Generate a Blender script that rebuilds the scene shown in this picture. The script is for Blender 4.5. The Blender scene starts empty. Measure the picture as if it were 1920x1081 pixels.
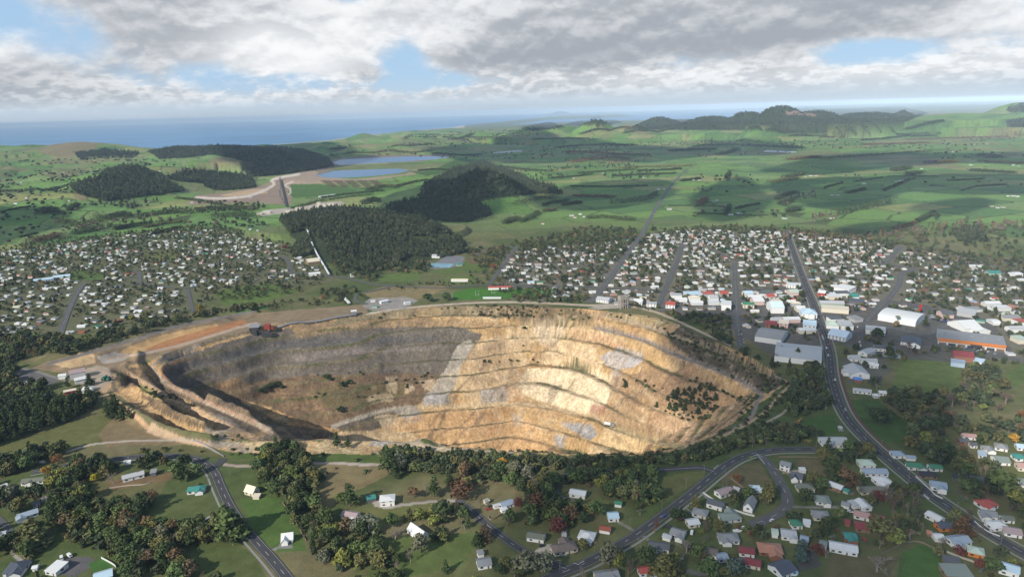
import bpy, bmesh, math, random
import numpy as np
R = math.radians
random.seed(7)
rng = np.random.default_rng(11)
scene = bpy.context.scene
COL = scene.collection

# ------------------------------------------------------------------ camera, sky, sun, exposure
CAM_H, F_PX, PITCH, ROLL = 300.0, 1280.0, R(14.6), R(1.55)
cp, sp, ca, sa = math.cos(PITCH), math.sin(PITCH), math.cos(ROLL), math.sin(ROLL)
FWD = np.array([0, cp, -sp])
R0, U0 = np.array([1.0, 0, 0]), np.array([0, sp, cp])
RGT, UPV = ca * R0 - sa * U0, sa * R0 + ca * U0
cam_d = bpy.data.cameras.new('camera')
cam = bpy.data.objects.new('camera', cam_d)
COL.objects.link(cam)
from mathutils import Matrix, Vector
m3 = Matrix([list(RGT), list(UPV), list(-FWD)]).transposed()
cam.matrix_world = Matrix.Translation((0, 0, CAM_H)) @ m3.to_4x4()
cam_d.sensor_width = 36
cam_d.lens = F_PX / 1920 * 36
cam_d.clip_start, cam_d.clip_end = 1.0, 250000
scene.camera = cam

SUN_EL, SUN_AZ = R(33), R(223)          # compass from +Y clockwise: the sun stands behind the camera's left shoulder
SUN_DIR = np.array([math.sin(SUN_AZ) * math.cos(SUN_EL), math.cos(SUN_AZ) * math.cos(SUN_EL), math.sin(SUN_EL)])
sl = bpy.data.lights.new('sun', 'SUN')
sl.energy, sl.angle, sl.color = 4.5, R(0.53), (1.0, 0.93, 0.82)
sun = bpy.data.objects.new('sun', sl)
COL.objects.link(sun)
sun.rotation_euler = Vector(-SUN_DIR).to_track_quat('-Z', 'Y').to_euler()
scene.view_settings.view_transform, scene.view_settings.look = 'Standard', 'None'
scene.view_settings.exposure, scene.view_settings.gamma = 0.2, 1
scene.cycles.max_bounces, scene.cycles.diffuse_bounces = 4, 2
scene.cycles.volume_bounces, scene.cycles.transparent_max_bounces = 0, 12
scene.cycles.use_denoising = True

class NT:
    """small helper to write node maths"""
    def __init__(s, tree): s.t = tree
    def n(s, kind, **kw):
        nd = s.t.nodes.new(kind)
        for k, v in kw.items(): setattr(nd, k, v)
        return nd
    def put(s, sock, v):
        if hasattr(v, 'is_linked') or isinstance(v, bpy.types.NodeSocket): s.t.links.new(v, sock)
        else: sock.default_value = v
    def m(s, op, a, b=0.0, c=0.0, clamp=False):
        nd = s.n('ShaderNodeMath', operation=op); nd.use_clamp = clamp
        s.put(nd.inputs[0], a); s.put(nd.inputs[1], b)
        if op in ('MULTIPLY_ADD', 'SMOOTH_MIN', 'SMOOTH_MAX', 'WRAP'): s.put(nd.inputs[2], c)
        return nd.outputs[0]
    def step(s, v, lo, hi, to0=0.0, to1=1.0):
        nd = s.n('ShaderNodeMapRange', interpolation_type='SMOOTHSTEP')
        for i, q in enumerate((v, lo, hi, to0, to1)): s.put(nd.inputs[i], q)
        return nd.outputs[0]
    def xyz(s, x, y, z):
        nd = s.n('ShaderNodeCombineXYZ')
        for i, q in enumerate((x, y, z)): s.put(nd.inputs[i], q)
        return nd.outputs[0]
    def noise(s, vec, scale, detail=4, rough=0.55, dist=0.0, out=0):
        nd = s.n('ShaderNodeTexNoise')
        if vec is not None: s.put(nd.inputs['Vector'], vec)
        nd.inputs['Scale'].default_value, nd.inputs['Detail'].default_value = scale, detail
        nd.inputs['Roughness'].default_value, nd.inputs['Distortion'].default_value = rough, dist
        return nd.outputs[out]
    def mix(s, f, a, b, mode='MIX'):
        nd = s.n('ShaderNodeMix', data_type='RGBA', blend_type=mode)
        s.put(nd.inputs[0], f)
        for sk, v in ((nd.inputs[6], a), (nd.inputs[7], b)):
            s.put(sk, (*v, 1) if isinstance(v, tuple) and len(v) == 3 else v)
        return nd.outputs[2]

world = bpy.data.worlds.new('World')
scene.world = world
world.use_nodes = True
wt = world.node_tree
wt.nodes.clear()
W = NT(wt)
sky = W.n('ShaderNodeTexSky', sky_type='NISHITA')
sky.sun_disc, sky.sun_elevation, sky.sun_rotation = False, SUN_EL, SUN_AZ
sky.altitude, sky.air_density, sky.dust_density, sky.ozone_density = 400, 1.0, 0.6, 2.2
tc = W.n('ShaderNodeTexCoord').outputs['Generated']
sx = W.n('ShaderNodeSeparateXYZ'); W.put(sx.inputs[0], tc)
AZ = W.m('ARCTAN2', sx.outputs[0], sx.outputs[1])
EL = W.m('ARCSINE', sx.outputs[2])
ELC = W.m('MAXIMUM', EL, 0.0)
def blob(px, py, wx, wy, amp):
    """a soft region of sky, given by bearing and height above the horizon, where cloud is thicker (or thinner)"""
    az0 = (px - 960) / F_PX; el0 = (207 - 0.027 * (px - 960) - py) / F_PX
    dx = W.m('DIVIDE', W.m('SUBTRACT', AZ, az0), wx / F_PX)
    dy = W.m('DIVIDE', W.m('SUBTRACT', EL, el0), wy / F_PX)
    q = W.m('ADD', W.m('MULTIPLY', dx, dx), W.m('MULTIPLY', dy, dy))
    return W.m('MULTIPLY', W.m('POWER', 2.718, W.m('MULTIPLY', q, -1.0)), amp)
CLOUD_BLOBS = [(300, -10, 330, 62, .50), (520, 60, 260, 62, .44), (600, 118, 130, 46, .36), (420, 120, 140, 50, .22), (700, 150, 60, 22, .2),
               (1050, 20, 330, 70, .52), (1250, 70, 330, 62, .52), (950, 112, 190, 34, .30), (1480, 60, 170, 45, .34), (1640, 15, 180, 60, .36), (1730, 90, 130, 60, .20), (1890, 90, 90, 70, .30),
               (75, 135, 130, 40, .46), (180, 165, 120, 36, .30), (40, 180, 130, 22, .25), (330, 190, 160, 16, .12), (640, 186, 160, 12, .10), (1200, 162, 260, 26, .30), (1700, 158, 280, 28, .32), (1420, 150, 140, 28, .26), (950, 178, 260, 20, .30), (200, 195, 260, 18, .26), (640, 188, 200, 16, .2), (1500, 172, 400, 20, .16),
               (40, 75, 150, 24, -.40), (780, 130, 50, 45, -.30), (820, 165, 120, 14, -.2), (1560, 118, 80, 28, -.34), (1880, 12, 80, 28, -.5), (330, 225, 420, 16, -.3), (700, 20, 60, 50, -.12)]
bias = W.step(EL, .16, .3, -.04, .12)
for b in CLOUD_BLOBS: bias = W.m('ADD', bias, blob(*b))
def density(shift):
    e = W.m('ADD', EL, shift)
    big = W.noise(W.xyz(W.m('MULTIPLY', AZ, 7.0), W.m('MULTIPLY', e, 13.0), 3.1), 1.0, 3, .45, .3)
    fine = W.noise(W.xyz(W.m('MULTIPLY', AZ, 24.0), W.m('MULTIPLY', e, 46.0), 8.7), 1.0, 7, .58, .25)
    puff = W.noise(W.xyz(W.m('MULTIPLY', AZ, 52.0), W.m('MULTIPLY', e, 150.0), 1.7), 1.0, 5, .55, .2)
    big = W.m('ADD', big, W.m('MULTIPLY', W.m('SUBTRACT', puff, .5), W.step(ELC, .03, .07, .75, .1)))
    return W.m('ADD', W.m('MULTIPLY', big, .60), W.m('MULTIPLY', fine, W.step(ELC, .0, .09, .58, .34)))
d0, d1 = density(0.0), density(0.010)
dd = W.m('ADD', d0, bias)
cover = W.step(dd, .55, .82)
cover = W.m('MULTIPLY', cover, W.step(EL, .004, .03, .0, 1.0))
relief = W.step(W.m('SUBTRACT', d0, d1), -.09, .11)
thick = W.step(dd, .70, 1.15)
lit = W.m('ADD', W.m('MULTIPLY_ADD', relief, .44, .06), W.m('MULTIPLY', W.m('SUBTRACT', 1.0, thick), .30))
for b in ((555, 95, 110, 50, .55), (640, 130, 80, 30, .35), (120, 112, 130, 32, .5), (1850, 60, 110, 55, .4), (690, 80, 60, 30, .35), (950, 15, 260, 30, .22), (1300, 150, 260, 24, .35), (1640, 150, 200, 30, .28), (860, 80, 90, 40, .25),
          (1130, 112, 330, 34, -.35), (300, 125, 130, 40, -.28), (60, 178, 130, 20, -.3), (250, 30, 200, 40, -.1), (1500, 85, 140, 30, -.22), (720, 150, 60, 14, -.2)): lit = W.m('ADD', lit, blob(*b))
cloud_col = W.mix(W.step(lit, -.05, 1.05), (.335, .355, .39), (.87, .87, .87))
cloud_col = W.mix(W.step(EL, .0, .055, .5, 0.0), cloud_col, (.62, .70, .77))
bg1 = W.n('ShaderNodeBackground'); bg1.inputs[1].default_value = 0.10
low = W.mix(W.step(EL, .0, .06), (4.8, 5.75, 6.9), (3.6, 5.4, 7.6))
skyc = W.mix(W.step(EL, .10, .5, .85, .25), sky.outputs[0], low)
W.put(bg1.inputs[0], skyc)
bg2 = W.n('ShaderNodeBackground'); bg2.inputs[1].default_value = 1.0; W.put(bg2.inputs[0], cloud_col)
ms = W.n('ShaderNodeMixShader')
W.put(ms.inputs[0], W.m('MULTIPLY', cover, .95)); W.put(ms.inputs[1], bg1.outputs[0]); W.put(ms.inputs[2], bg2.outputs[0])
wo = W.n('ShaderNodeOutputWorld'); W.put(wo.inputs[0], ms.outputs[0])

# ------------------------------------------------------------------ geometry helpers
def ray(px, py):
    px, py = np.asarray(px, float), np.asarray(py, float)
    return FWD + ((px - 960) / F_PX)[..., None] * RGT + ((540.5 - py) / F_PX)[..., None] * UPV
def at_z(px, py, z=0.0):
    d = ray(px, py)
    dz = np.minimum(d[..., 2], -1e-4)
    t = (z - CAM_H) / dz
    return np.stack([d[..., 0] * t, d[..., 1] * t], -1)
def project(x, y, z):
    v = np.stack([np.asarray(x, float), np.asarray(y, float), np.asarray(z, float) - CAM_H], -1)
    k = v @ FWD
    k = np.where(k < 1, 1, k)
    return 960 + F_PX * (v @ RGT) / k, 540.5 - F_PX * (v @ UPV) / k
def z_at(px_x, py_top, dist_xy):
    """height whose image is at row py_top for a point standing at the ground position dist_xy"""
    r = math.hypot(*dist_xy)
    d = ray(px_x, py_top); return CAM_H + d[2] / math.hypot(d[0], d[1]) * r
def inside(poly, x, y):
    poly = np.asarray(poly, float); x, y = np.asarray(x, float), np.asarray(y, float)
    res = np.zeros(x.shape, bool)
    lo, hi = poly.min(0), poly.max(0)
    cand = (x >= lo[0]) & (x <= hi[0]) & (y >= lo[1]) & (y <= hi[1])
    xs, ys = x[cand], y[cand]; r = np.zeros(xs.shape, bool)
    j = len(poly) - 1
    for i in range(len(poly)):
        xi, yi = poly[i]; xj, yj = poly[j]
        if yi != yj: r ^= ((yi > ys) != (yj > ys)) & (xs < (xj - xi) * (ys - yi) / (yj - yi) + xi)
        j = i
    res[cand] = r
    return res
def seg_dist(line, x, y, closed=False):
    line = np.asarray(line, float)
    best = np.full(np.shape(x), 1e9)
    n = len(line)
    for i in range(n if closed else n - 1):
        a, b = line[i], line[(i + 1) % n]; ab = b - a
        L = max(ab @ ab, 1e-9)
        t = np.clip(((x - a[0]) * ab[0] + (y - a[1]) * ab[1]) / L, 0, 1)
        best = np.minimum(best, np.hypot(x - a[0] - t * ab[0], y - a[1] - t * ab[1]))
    return best
def sstep(v, a, b):
    t = np.clip((np.asarray(v, float) - a) / (b - a), 0, 1); return t * t * (3 - 2 * t)
_perm = np.random.default_rng(5).random((256, 256))
def vnoise(x, y):
    xi, yi = np.floor(x).astype(int), np.floor(y).astype(int)
    fx, fy = x - xi, y - yi
    fx, fy = fx * fx * (3 - 2 * fx), fy * fy * (3 - 2 * fy)
    g = lambda a, b: _perm[a & 255, b & 255]
    return (g(xi, yi) * (1 - fx) + g(xi + 1, yi) * fx) * (1 - fy) + (g(xi, yi + 1) * (1 - fx) + g(xi + 1, yi + 1) * fx) * fy
def fbm(x, y, scale, oct=4, gain=.5):
    s, a, tot = 0, 1, 0
    for o in range(oct):
        k = 2.0 ** o / scale
        s = s + a * vnoise(x * k + 17.3 * o, y * k + 9.1 * o); tot += a; a *= gain
    return s / tot
def smooth_line(pts, n=8, closed=False):
    """Catmull-Rom through traced points"""
    p = np.asarray(pts, float); out = []
    m = len(p)
    for i in range(m if closed else m - 1):
        if closed: a, b, c, d = p[i - 1], p[i], p[(i + 1) % m], p[(i + 2) % m]
        else: a, b, c, d = p[max(i - 1, 0)], p[i], p[i + 1], p[min(i + 2, m - 1)]
        for t in np.linspace(0, 1, n, endpoint=False):
            out.append(.5 * (2 * b + (c - a) * t + (2 * a - 5 * b + 4 * c - d) * t * t + (3 * b - a - 3 * c + d) * t ** 3))
    if not closed: out.append(p[-1])
    return np.array(out)

def tag(o, label=None, cat=None, group=None, kind=None):
    if label: o['label'] = label
    if cat: o['category'] = cat
    if group: o['group'] = group
    if kind: o['kind'] = kind
    return o
def link(o, parent=None):
    COL.objects.link(o)
    if parent is not None: o.parent = parent
    return o
def mesh_np(name, verts, faces, mats=(), smooth=False, mat_idx=None):
    """verts (n,3), faces (m,k) arrays"""
    me = bpy.data.meshes.new(name)
    verts = np.ascontiguousarray(verts, np.float32); faces = np.ascontiguousarray(faces, np.int32)
    k = faces.shape[1]
    me.vertices.add(len(verts)); me.vertices.foreach_set('co', verts.ravel())
    me.loops.add(faces.size); me.loops.foreach_set('vertex_index', faces.ravel())
    me.polygons.add(len(faces)); me.polygons.foreach_set('loop_start', np.arange(0, faces.size, k, dtype=np.int32))
    me.polygons.foreach_set('loop_total', np.full(len(faces), k, np.int32))
    if smooth: me.polygons.foreach_set('use_smooth', np.ones(len(faces), bool))
    if mat_idx is not None: me.polygons.foreach_set('material_index', np.asarray(mat_idx, np.int32))
    for m in mats: me.materials.append(m)
    me.update(calc_edges=True); me.validate()
    return me

# ------------------------------------------------------------------ materials
MATS = {}
def material(name, color, rough=.85, noise=.0, scale=1.0, spec=.2, metal=0.0, tint=False, tint_var=0.0, bump=0.0):
    """procedural surface: base colour (or the object's own colour), broken up by noise"""
    if name in MATS: return MATS[name]
    m = bpy.data.materials.new(name); m.use_nodes = True
    t = NT(m.node_tree); b = m.node_tree.nodes['Principled BSDF']
    c = (*color, 1)
    if tint:
        oi = t.n('ShaderNodeObjectInfo'); c = oi.outputs['Color']
        if tint_var:
            v = t.m('MULTIPLY_ADD', oi.outputs['Random'], tint_var, 1 - tint_var / 2)
            c = t.mix(1.0, c, t.xyz(v, v, v), 'MULTIPLY')
    pos = t.n('ShaderNodeTexCoord').outputs['Object']
    if noise:
        f = t.noise(pos, scale, 5, .6)
        v = t.m('MULTIPLY_ADD', f, 2 * noise, 1 - noise)
        c = t.mix(1.0, c, t.xyz(v, v, v), 'MULTIPLY')
    t.put(b.inputs['Base Color'], c)
    if bump:
        bn = t.n('ShaderNodeBump'); bn.inputs['Strength'].default_value = bump; bn.inputs['Distance'].default_value = .3
        t.put(bn.inputs['Height'], t.noise(pos, scale * 2, 4)); t.put(b.inputs['Normal'], bn.outputs[0])
    b.inputs['Roughness'].default_value = rough; b.inputs['Metallic'].default_value = metal
    b.inputs['Specular IOR Level'].default_value = spec
    MATS[name] = m
    return m
def srgb(r, g, b):
    f = lambda c: (c / 255 / 12.92) if c / 255 <= .04045 else ((c / 255 + .055) / 1.055) ** 2.4
    return (f(r), f(g), f(b))
# ------------------------------------------------------------------ terrain: one sheet, finer near the viewer, reaching the horizon
NU = 1060
U_AX = np.linspace(-1.16, 1.16, NU)
ys = [290.0]
while ys[-1] < 60000:
    y = ys[-1]
    ys.append(y + (max(1.75, y * .0019) if y < 1250 else 2.4 + (y - 1250) * .0052))
V_AX = np.array(ys); NV = len(V_AX)
GU, GV = np.meshgrid(U_AX, V_AX)
GX, GY = GU * GV, GV
GR = np.hypot(GX, GY)
SEA_Z = -60.0

# coast: distance as a function of bearing, from the shoreline
coast_px = [(-900, 318), (-300, 296), (0, 284), (200, 280), (400, 276), (500, 272), (560, 268), (620, 263), (700, 252), (770, 246), (840, 239.5), (905, 236.5), (960, 233.5), (1010, 231), (1080, 228), (1150, 226), (1250, 224.5), (1400, 222.5), (1445, 218)]
cpts = at_z([p[0] for p in coast_px], [p[1] for p in coast_px], SEA_Z)
c_u, c_r = cpts[:, 0] / cpts[:, 1], cpts[:, 1]
CR = np.interp(GU, c_u, c_r)
seaside = GU < c_u[-1] + .012
gpx, gpy = project(GX, GY, np.full_like(GX, SEA_Z))
far_land = inside([(1120, 213), (1180, 209), (1300, 206), (1500, 203), (2100, 190), (2100, 150), (700, 100), (1120, 205)], gpx, gpy)
spit = inside([(846, 242), (905, 237), (960, 233), (1010, 227), (1040, 223), (1073, 218), (1078, 215.5), (1050, 217), (985, 224), (930, 230), (880, 235), (858, 237)], gpx, gpy)
island = inside([(985, 226), (1100, 222), (1190, 218), (1160, 214), (1100, 216), (1010, 222)], gpx, gpy)
is_sea = seaside & (GV > CR) & ~far_land & ~spit & ~island
sea_t = np.where(seaside, sstep(GV / CR, .62, 1.0), 0)

roll = sstep(GR, 1500, 3200) * 9 + sstep(GR, 2600, 7000) * 26
Z = roll * (fbm(GX, GY, 900, 4) - .47) * 2 + sstep(GR, 2500, 6000) * 10 * (fbm(GX + 999, GY, 330, 3) - .5)
leftness = sstep(-GU, .05, .5)
lf = sstep(-GU, -.02, .22) * sstep(GR, 1900, 3600)
Z += lf * (150 * np.abs(fbm(GX, GY + 555, 760, 4) - .5) * 2 - 18 + 26 * (fbm(GX + 50, GY, 260, 3) - .5))
Z += sstep(GR, 5200, 8000) * (GU > -.1) * sstep(GU, -.1, .05) * 70 * np.maximum(fbm(GX + 1500, GY + 200, 1100, 4) - .5, 0)
Z = Z * (1 - .85 * sstep(GU, .02, .3) * sstep(-GR, -7000, -5500))
Z = np.where(far_land, 12 + 30 * fbm(GX, GY, 2500, 3), Z)
Z = Z * (1 - sea_t) + (SEA_Z + 2) * sea_t
Z = np.where(spit, SEA_Z + 9, Z); Z = np.where(island, SEA_Z + 6, Z)
Z = np.where(is_sea, SEA_Z - 16, Z)

# hills: (x of centre, row its centre would have on flat ground, row of its top, half width in px, length across/along, power)
HILLS = [(690, 440, 412, 165, .7, 2.2), (610, 435, 411, 85, .8, 2), (800, 442, 428, 70, 1, 2),
         (905, 384, 322, 95, .9, 2.2), (955, 378, 344, 70, 1, 2), (825, 400, 380, 100, .6, 2.2), (790, 372, 352, 70, .8, 2),
         (520, 322, 283, 100, .9, 2.4), (470, 322, 290, 60, .9, 2), (585, 322, 304, 50, 1, 2),
         (225, 368, 330, 80, .75, 2.2), (290, 366, 343, 60, .8, 2), (420, 352, 338, 80, .7, 2),
         (330, 302, 277, 75, .8, 2), (410, 300, 275, 80, .8, 2), (150, 300, 266, 110, .9, 2), (60, 302, 271, 70, 1, 2), (240, 300, 276, 60, 1, 2), (-60, 305, 272, 90, 1, 2),
         (1115, 262, 225, 60, .9, 2), (1060, 262, 236, 60, 1, 2), (1180, 262, 234, 55, .8, 2), (1000, 262, 240, 60, 1, 2), (900, 262, 247, 70, .8, 2), (760, 270, 256, 70, .8, 2), (520, 282, 272, 60, .8, 2),
         (1460, 254, 199, 75, 1.2, 2), (1400, 252, 210, 55, 1.2, 2), (1530, 250, 208, 75, 1.0, 2), (1330, 250, 219, 80, 1, 2), (1235, 250, 220, 55, 1, 2), (1620, 246, 212, 100, .9, 2),
         (1690, 240, 206, 28, 1, 1.6), (1800, 243, 212, 150, .8, 2), (1905, 234, 192, 55, 1, 2), (1980, 236, 190, 90, 1, 2), (1412, 262, 235, 30, .8, 2), (1450, 262, 242, 40, .8, 2),
         (660, 414, 393, 45, .7, 2),
         (1330, 256, 229, 150, .5, 2), (1560, 252, 224, 150, .5, 2), (1440, 256, 222, 120, .5, 2), (200, 318, 302, 60, .8, 2), (90, 330, 316, 70, .8, 2), (380, 322, 306, 50, .8, 2), (30, 352, 342, 60, .8, 2), (300, 345, 336, 50, .8, 2)]
for hx, hb, ht, hw, asp, pw in HILLS:
    c = at_z(hx, hb, 0.0); r = math.hypot(*c)
    top = z_at(hx, ht, c)
    base = Z[np.abs(V_AX - c[1]).argmin(), np.abs(U_AX - c[0] / c[1]).argmin()]
    wx = hw * r / F_PX
    ux, uy = c[0] / r, c[1] / r
    ext = 3.2 * wx * max(asp, 1)
    j0, j1 = np.searchsorted(V_AX, (max(c[1] - ext, 300), c[1] + ext)); j1 = max(j1, j0 + 1)
    i0, i1 = np.searchsorted(U_AX, ((c[0] - ext) / max(c[1] - ext * .6, 300) if c[0] - ext < 0 else (c[0] - ext) / (c[1] + ext), (c[0] + ext) / max(c[1] - ext * .6, 300) if c[0] + ext > 0 else (c[0] + ext) / (c[1] + ext)))
    sl_ = (slice(j0, j1), slice(max(i0 - 1, 0), max(i1, i0 + 1)))
    gx, gy, zc = GX[sl_], GY[sl_], Z[sl_]
    a = ((gx - c[0]) * uy - (gy - c[1]) * ux) / wx
    b = ((gx - c[0]) * ux + (gy - c[1]) * uy) / (wx * asp)
    q = np.hypot(a, b) * (1 + .35 * (fbm(gx + hx * 7, gy, wx * .9, 4) - .5))
    bump = np.exp(-np.power(q, pw) * 1.5) * (top - base)
    bump *= 1 + .16 * (fbm(gx, gy + hb * 9, wx * .3, 3) - .5) * (q > .15)
    Z[sl_] = np.where((is_sea | spit | island)[sl_] | (bump <= .4), zc, np.maximum(zc, base + bump))
# the little mount on the horizon
c = at_z(1050, 214.4, SEA_Z); r = math.hypot(*c)
q = np.hypot(GX - c[0], (GY - c[1]) * .8) / (26 * r / F_PX)
Z = np.where(q < 1.6, np.maximum(Z, SEA_Z + (z_at(1050, 208.5, c) - SEA_Z) * np.exp(-q ** 2 * 2.2) - 3), Z)

# graded ground round the processing works and haul tracks
work = at_z([330, 365, 430, 480, 520, 600, 660, 790, 720, 640, 560, 470, 380], [388, 360, 350, 344, 328, 318, 342, 338, 362, 392, 405, 408, 398], 4.0)
near = (GV > 1700) & (GV < 5200) & (np.abs(GU) < .6)
sd = np.full_like(Z, 1e6); sd[near] = seg_dist(work, GX[near], GY[near], True); ins = np.zeros_like(near); ins[near] = inside(work, GX[near], GY[near])
t = np.where(ins, 1, 1 - sstep(sd, 0, 160)); Z = Z * (1 - t) + (4 + 4 * fbm(GX, GY, 300, 2)) * t
# tailings ponds: a flat bank on which two ponds lie
POND_Z = 22.0
bank_px = [(545, 333), (620, 338), (700, 334), (775, 324), (812, 318), (835, 303), (855, 298), (838, 292), (760, 290.5), (690, 292), (625, 300), (560, 318)]
POND_A = [(592, 329), (625, 320), (680, 318), (745, 316), (768, 319), (745, 325), (700, 330), (650, 333), (612, 333)]
POND_B = [(622, 305), (640, 299), (700, 295.5), (770, 293), (832, 293), (842, 295), (815, 298.5), (760, 302.5), (690, 306.5), (640, 309.5)]
bank = at_z([p[0] for p in bank_px], [p[1] for p in bank_px], POND_Z)
near = (GV > 2400) & (GV < 7000) & (np.abs(GU) < .5)
sd = np.full_like(Z, 1e6)
sd[near] = seg_dist(bank, GX[near], GY[near], True)
ins = np.zeros_like(near); ins[near] = inside(bank, GX[near], GY[near])
t = np.where(ins, 1, 1 - sstep(sd, 0, 210))
Z = Z * (1 - t) + (POND_Z + .5) * t
pond_polys = [at_z([p[0] for p in q], [p[1] for p in q], POND_Z) for q in (POND_A, POND_B)]
for q in pond_polys:
    hole = np.zeros_like(near); hole[near] = inside(q, GX[near], GY[near])
    Z = np.where(hole, POND_Z - 5, Z)

# the open pit: crest and bench lines, each at its own level
K = [(0, [(470, 829), (420, 826), (350, 812), (290, 795), (255, 765), (218, 738), (212, 715), (228, 690), (262, 676), (320, 660), (400, 634), (450, 622), (500, 612), (560, 604), (610, 597), (680, 587), (740, 580), (800, 575), (900, 572), (1000, 573), (1080, 578), (1150, 584), (1215, 592), (1270, 607), (1300, 622), (1340, 640), (1400, 668), (1450, 694), (1476, 710)]),
     (-12, [(470, 634), (560, 624), (640, 612), (740, 598), (830, 592), (900, 590), (960, 592), (1062, 594), (1110, 597), (1160, 604), (1210, 616), (1273, 637), (1320, 652), (1376, 677), (1425, 700), (1448, 716)]),
     (-26, [(469, 660), (560, 648), (640, 636), (740, 621), (830, 615), (900, 613), (960, 611), (1000, 609), (1062, 611), (1115, 616), (1174, 629), (1223, 645), (1260, 662), (1329, 688), (1376, 709), (1420, 731)]),
     (-44, [(461, 692), (560, 679), (640, 664), (740, 650), (830, 643), (900, 640), (960, 634), (1027, 632), (1096, 638), (1160, 653), (1210, 673), (1237, 687), (1285, 706), (1321, 720), (1371, 739), (1398, 755)]),
     (-62, [(452, 726), (560, 712), (640, 696), (740, 681), (830, 674), (900, 669), (960, 659), (1038, 657), (1077, 669), (1149, 689), (1179, 702), (1210, 720), (1260, 744), (1321, 762), (1372, 778)]),
     (-80, [(444, 760), (560, 747), (640, 730), (740, 713), (830, 704), (900, 698), (960, 686), (1021, 682), (1093, 695), (1165, 732), (1210, 756), (1254, 775), (1310, 795), (1340, 801)]),
     (-97, [(438, 796), (560, 782), (640, 762), (740, 744), (830, 735), (900, 728), (960, 718), (1000, 714), (1038, 721), (1079, 734), (1143, 761), (1179, 781), (1240, 803), (1300, 819)]),
     (-115, [(430, 832), (560, 815), (640, 797), (740, 779), (830, 769), (900, 763), (960, 757), (1021, 761), (1071, 774), (1115, 784), (1140, 797), (1171, 810), (1210, 823), (1265, 836)]),
     (-133, [(520, 850), (640, 832), (740, 813), (830, 801), (900, 796), (960, 788), (1015, 797), (1060, 812), (1104, 827), (1160, 842), (1205, 850)]),
     (-150, [(640, 862), (740, 845), (830, 832), (900, 826), (960, 816), (1001, 824), (1051, 838), (1100, 850)]),
     (-165, [(740, 872), (830, 862), (900, 856), (960, 848), (1010, 856)])]
CREST = [(900, 590), (830, 592), (740, 598), (640, 611), (590, 616), (540, 622), (480, 633), (430, 646), (380, 657), (340, 668), (308, 680), (296, 690), (303, 704), (335, 727), (380, 748), (425, 768), (475, 790), (510, 812), (530, 832), (560, 842), (620, 843)]
near_px = [(1470, 722), (1440, 745), (1410, 768), (1370, 797), (1330, 822), (1280, 842), (1200, 853), (1100, 854), (960, 850), (860, 843), (800, 836), (720, 834), (640, 834), (560, 836), (520, 836)]
near_w = at_z([p[0] for p in near_px], [p[1] for p in near_px], 0)
CONT = []
for z, line in K:
    a = smooth_line(at_z([p[0] for p in line], [p[1] for p in line], z), 5)
    s = 1 - .62 * (-z) / 165
    nx = near_w[:, 0].copy(); xc = 20
    nw = np.stack([xc + (nx - xc) * s, near_w[:, 1] + .82 * (-z)], -1)
    nw = nw[(nw[:, 0] < a[-1, 0] - 22) & (nw[:, 0] > a[0, 0] + 14)]
    CONT.append((z, np.concatenate([a, smooth_line(nw, 4)])))
RIM = CONT[0][1]
in_pit = np.zeros(Z.shape, bool)
box = (GX > RIM[:, 0].min()) & (GX < RIM[:, 0].max()) & (GY > RIM[:, 1].min()) & (GY < RIM[:, 1].max())
wob = (fbm(GX[box], GY[box], 46, 4) - .5) * 9
wob2 = (fbm(GX[box] + 300, GY[box] + 80, 46, 4) - .5) * 9
bx, by = GX[box] + wob, GY[box] + wob2
ins_k = [inside(c, bx, by) for _, c in CONT]
d_k = [seg_dist(c, bx, by, True) for _, c in CONT]
zz = np.zeros(bx.shape); deep = np.zeros(bx.shape)
lev = np.zeros(bx.shape)
ok = np.ones(bx.shape, bool)
for k in range(len(CONT)):
    ok = ok & ins_k[k]
    if k == len(CONT) - 1: val = np.full(bx.shape, float(CONT[k][0])); lv = np.full(bx.shape, float(k))
    else:
        d0_, d1_ = d_k[k], d_k[k + 1]
        t_ = d0_ / (d0_ + d1_ + 1e-6)
        face = sstep(t_, .34, .99)                       # a flat berm, then a steep face
        val = CONT[k][0] + (CONT[k + 1][0] - CONT[k][0]) * (face * .95 + t_ * .05)
        lv = k + t_
    zz = np.where(ok, val, zz); lev = np.where(ok, lv, lev)
# the western end is wider: a haul road runs along its crest and the walls fall away inside it
cr = smooth_line(at_z([q[0] for q in CREST], [q[1] for q in CREST], -10.0), 5)
cpoly = np.concatenate([cr, [(60, 640)]])
inC = inside(cpoly, bx, by); dC = seg_dist(cr, bx, by)
dip = np.minimum(dC * (.80 + .3 * sstep(-by, -810, -690) + .35 * sstep(-bx, 300, 360)), 152)
q_ = dip / 17.0; fl = np.floor(q_)
dip = (fl + sstep(q_ - fl, .25, .98) * .85 + (q_ - fl) * .15) * 17.0
zW = np.where(inC, -10 - dip, -10 * d_k[0] / (d_k[0] + dC + 1e-6))
wgt = sstep(bx, -240, -175)
zz = np.where(ins_k[0], zW * (1 - wgt) + zz * wgt, 0)
lev = np.where(ins_k[0], np.where(inC, .9 + dip / 17.0, d_k[0] / (d_k[0] + dC + 1e-6) * .9) * (1 - wgt) + lev * wgt, 0)
rough = (fbm(GX[box], GY[box], 8, 3) - .5) * 2.6 + (fbm(GX[box], GY[box], 34, 3) - .5) * 4
edge = sstep(d_k[0], 2, 18)
zz = np.where(ok, zz, zz) + np.where(ins_k[0], rough * edge, 0)
PITL = np.zeros_like(Z); PITF = np.zeros_like(Z)
Z[box] = np.where(ins_k[0], zz, Z[box]); in_pit[box] = ins_k[0]
PITL[box] = lev
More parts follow.
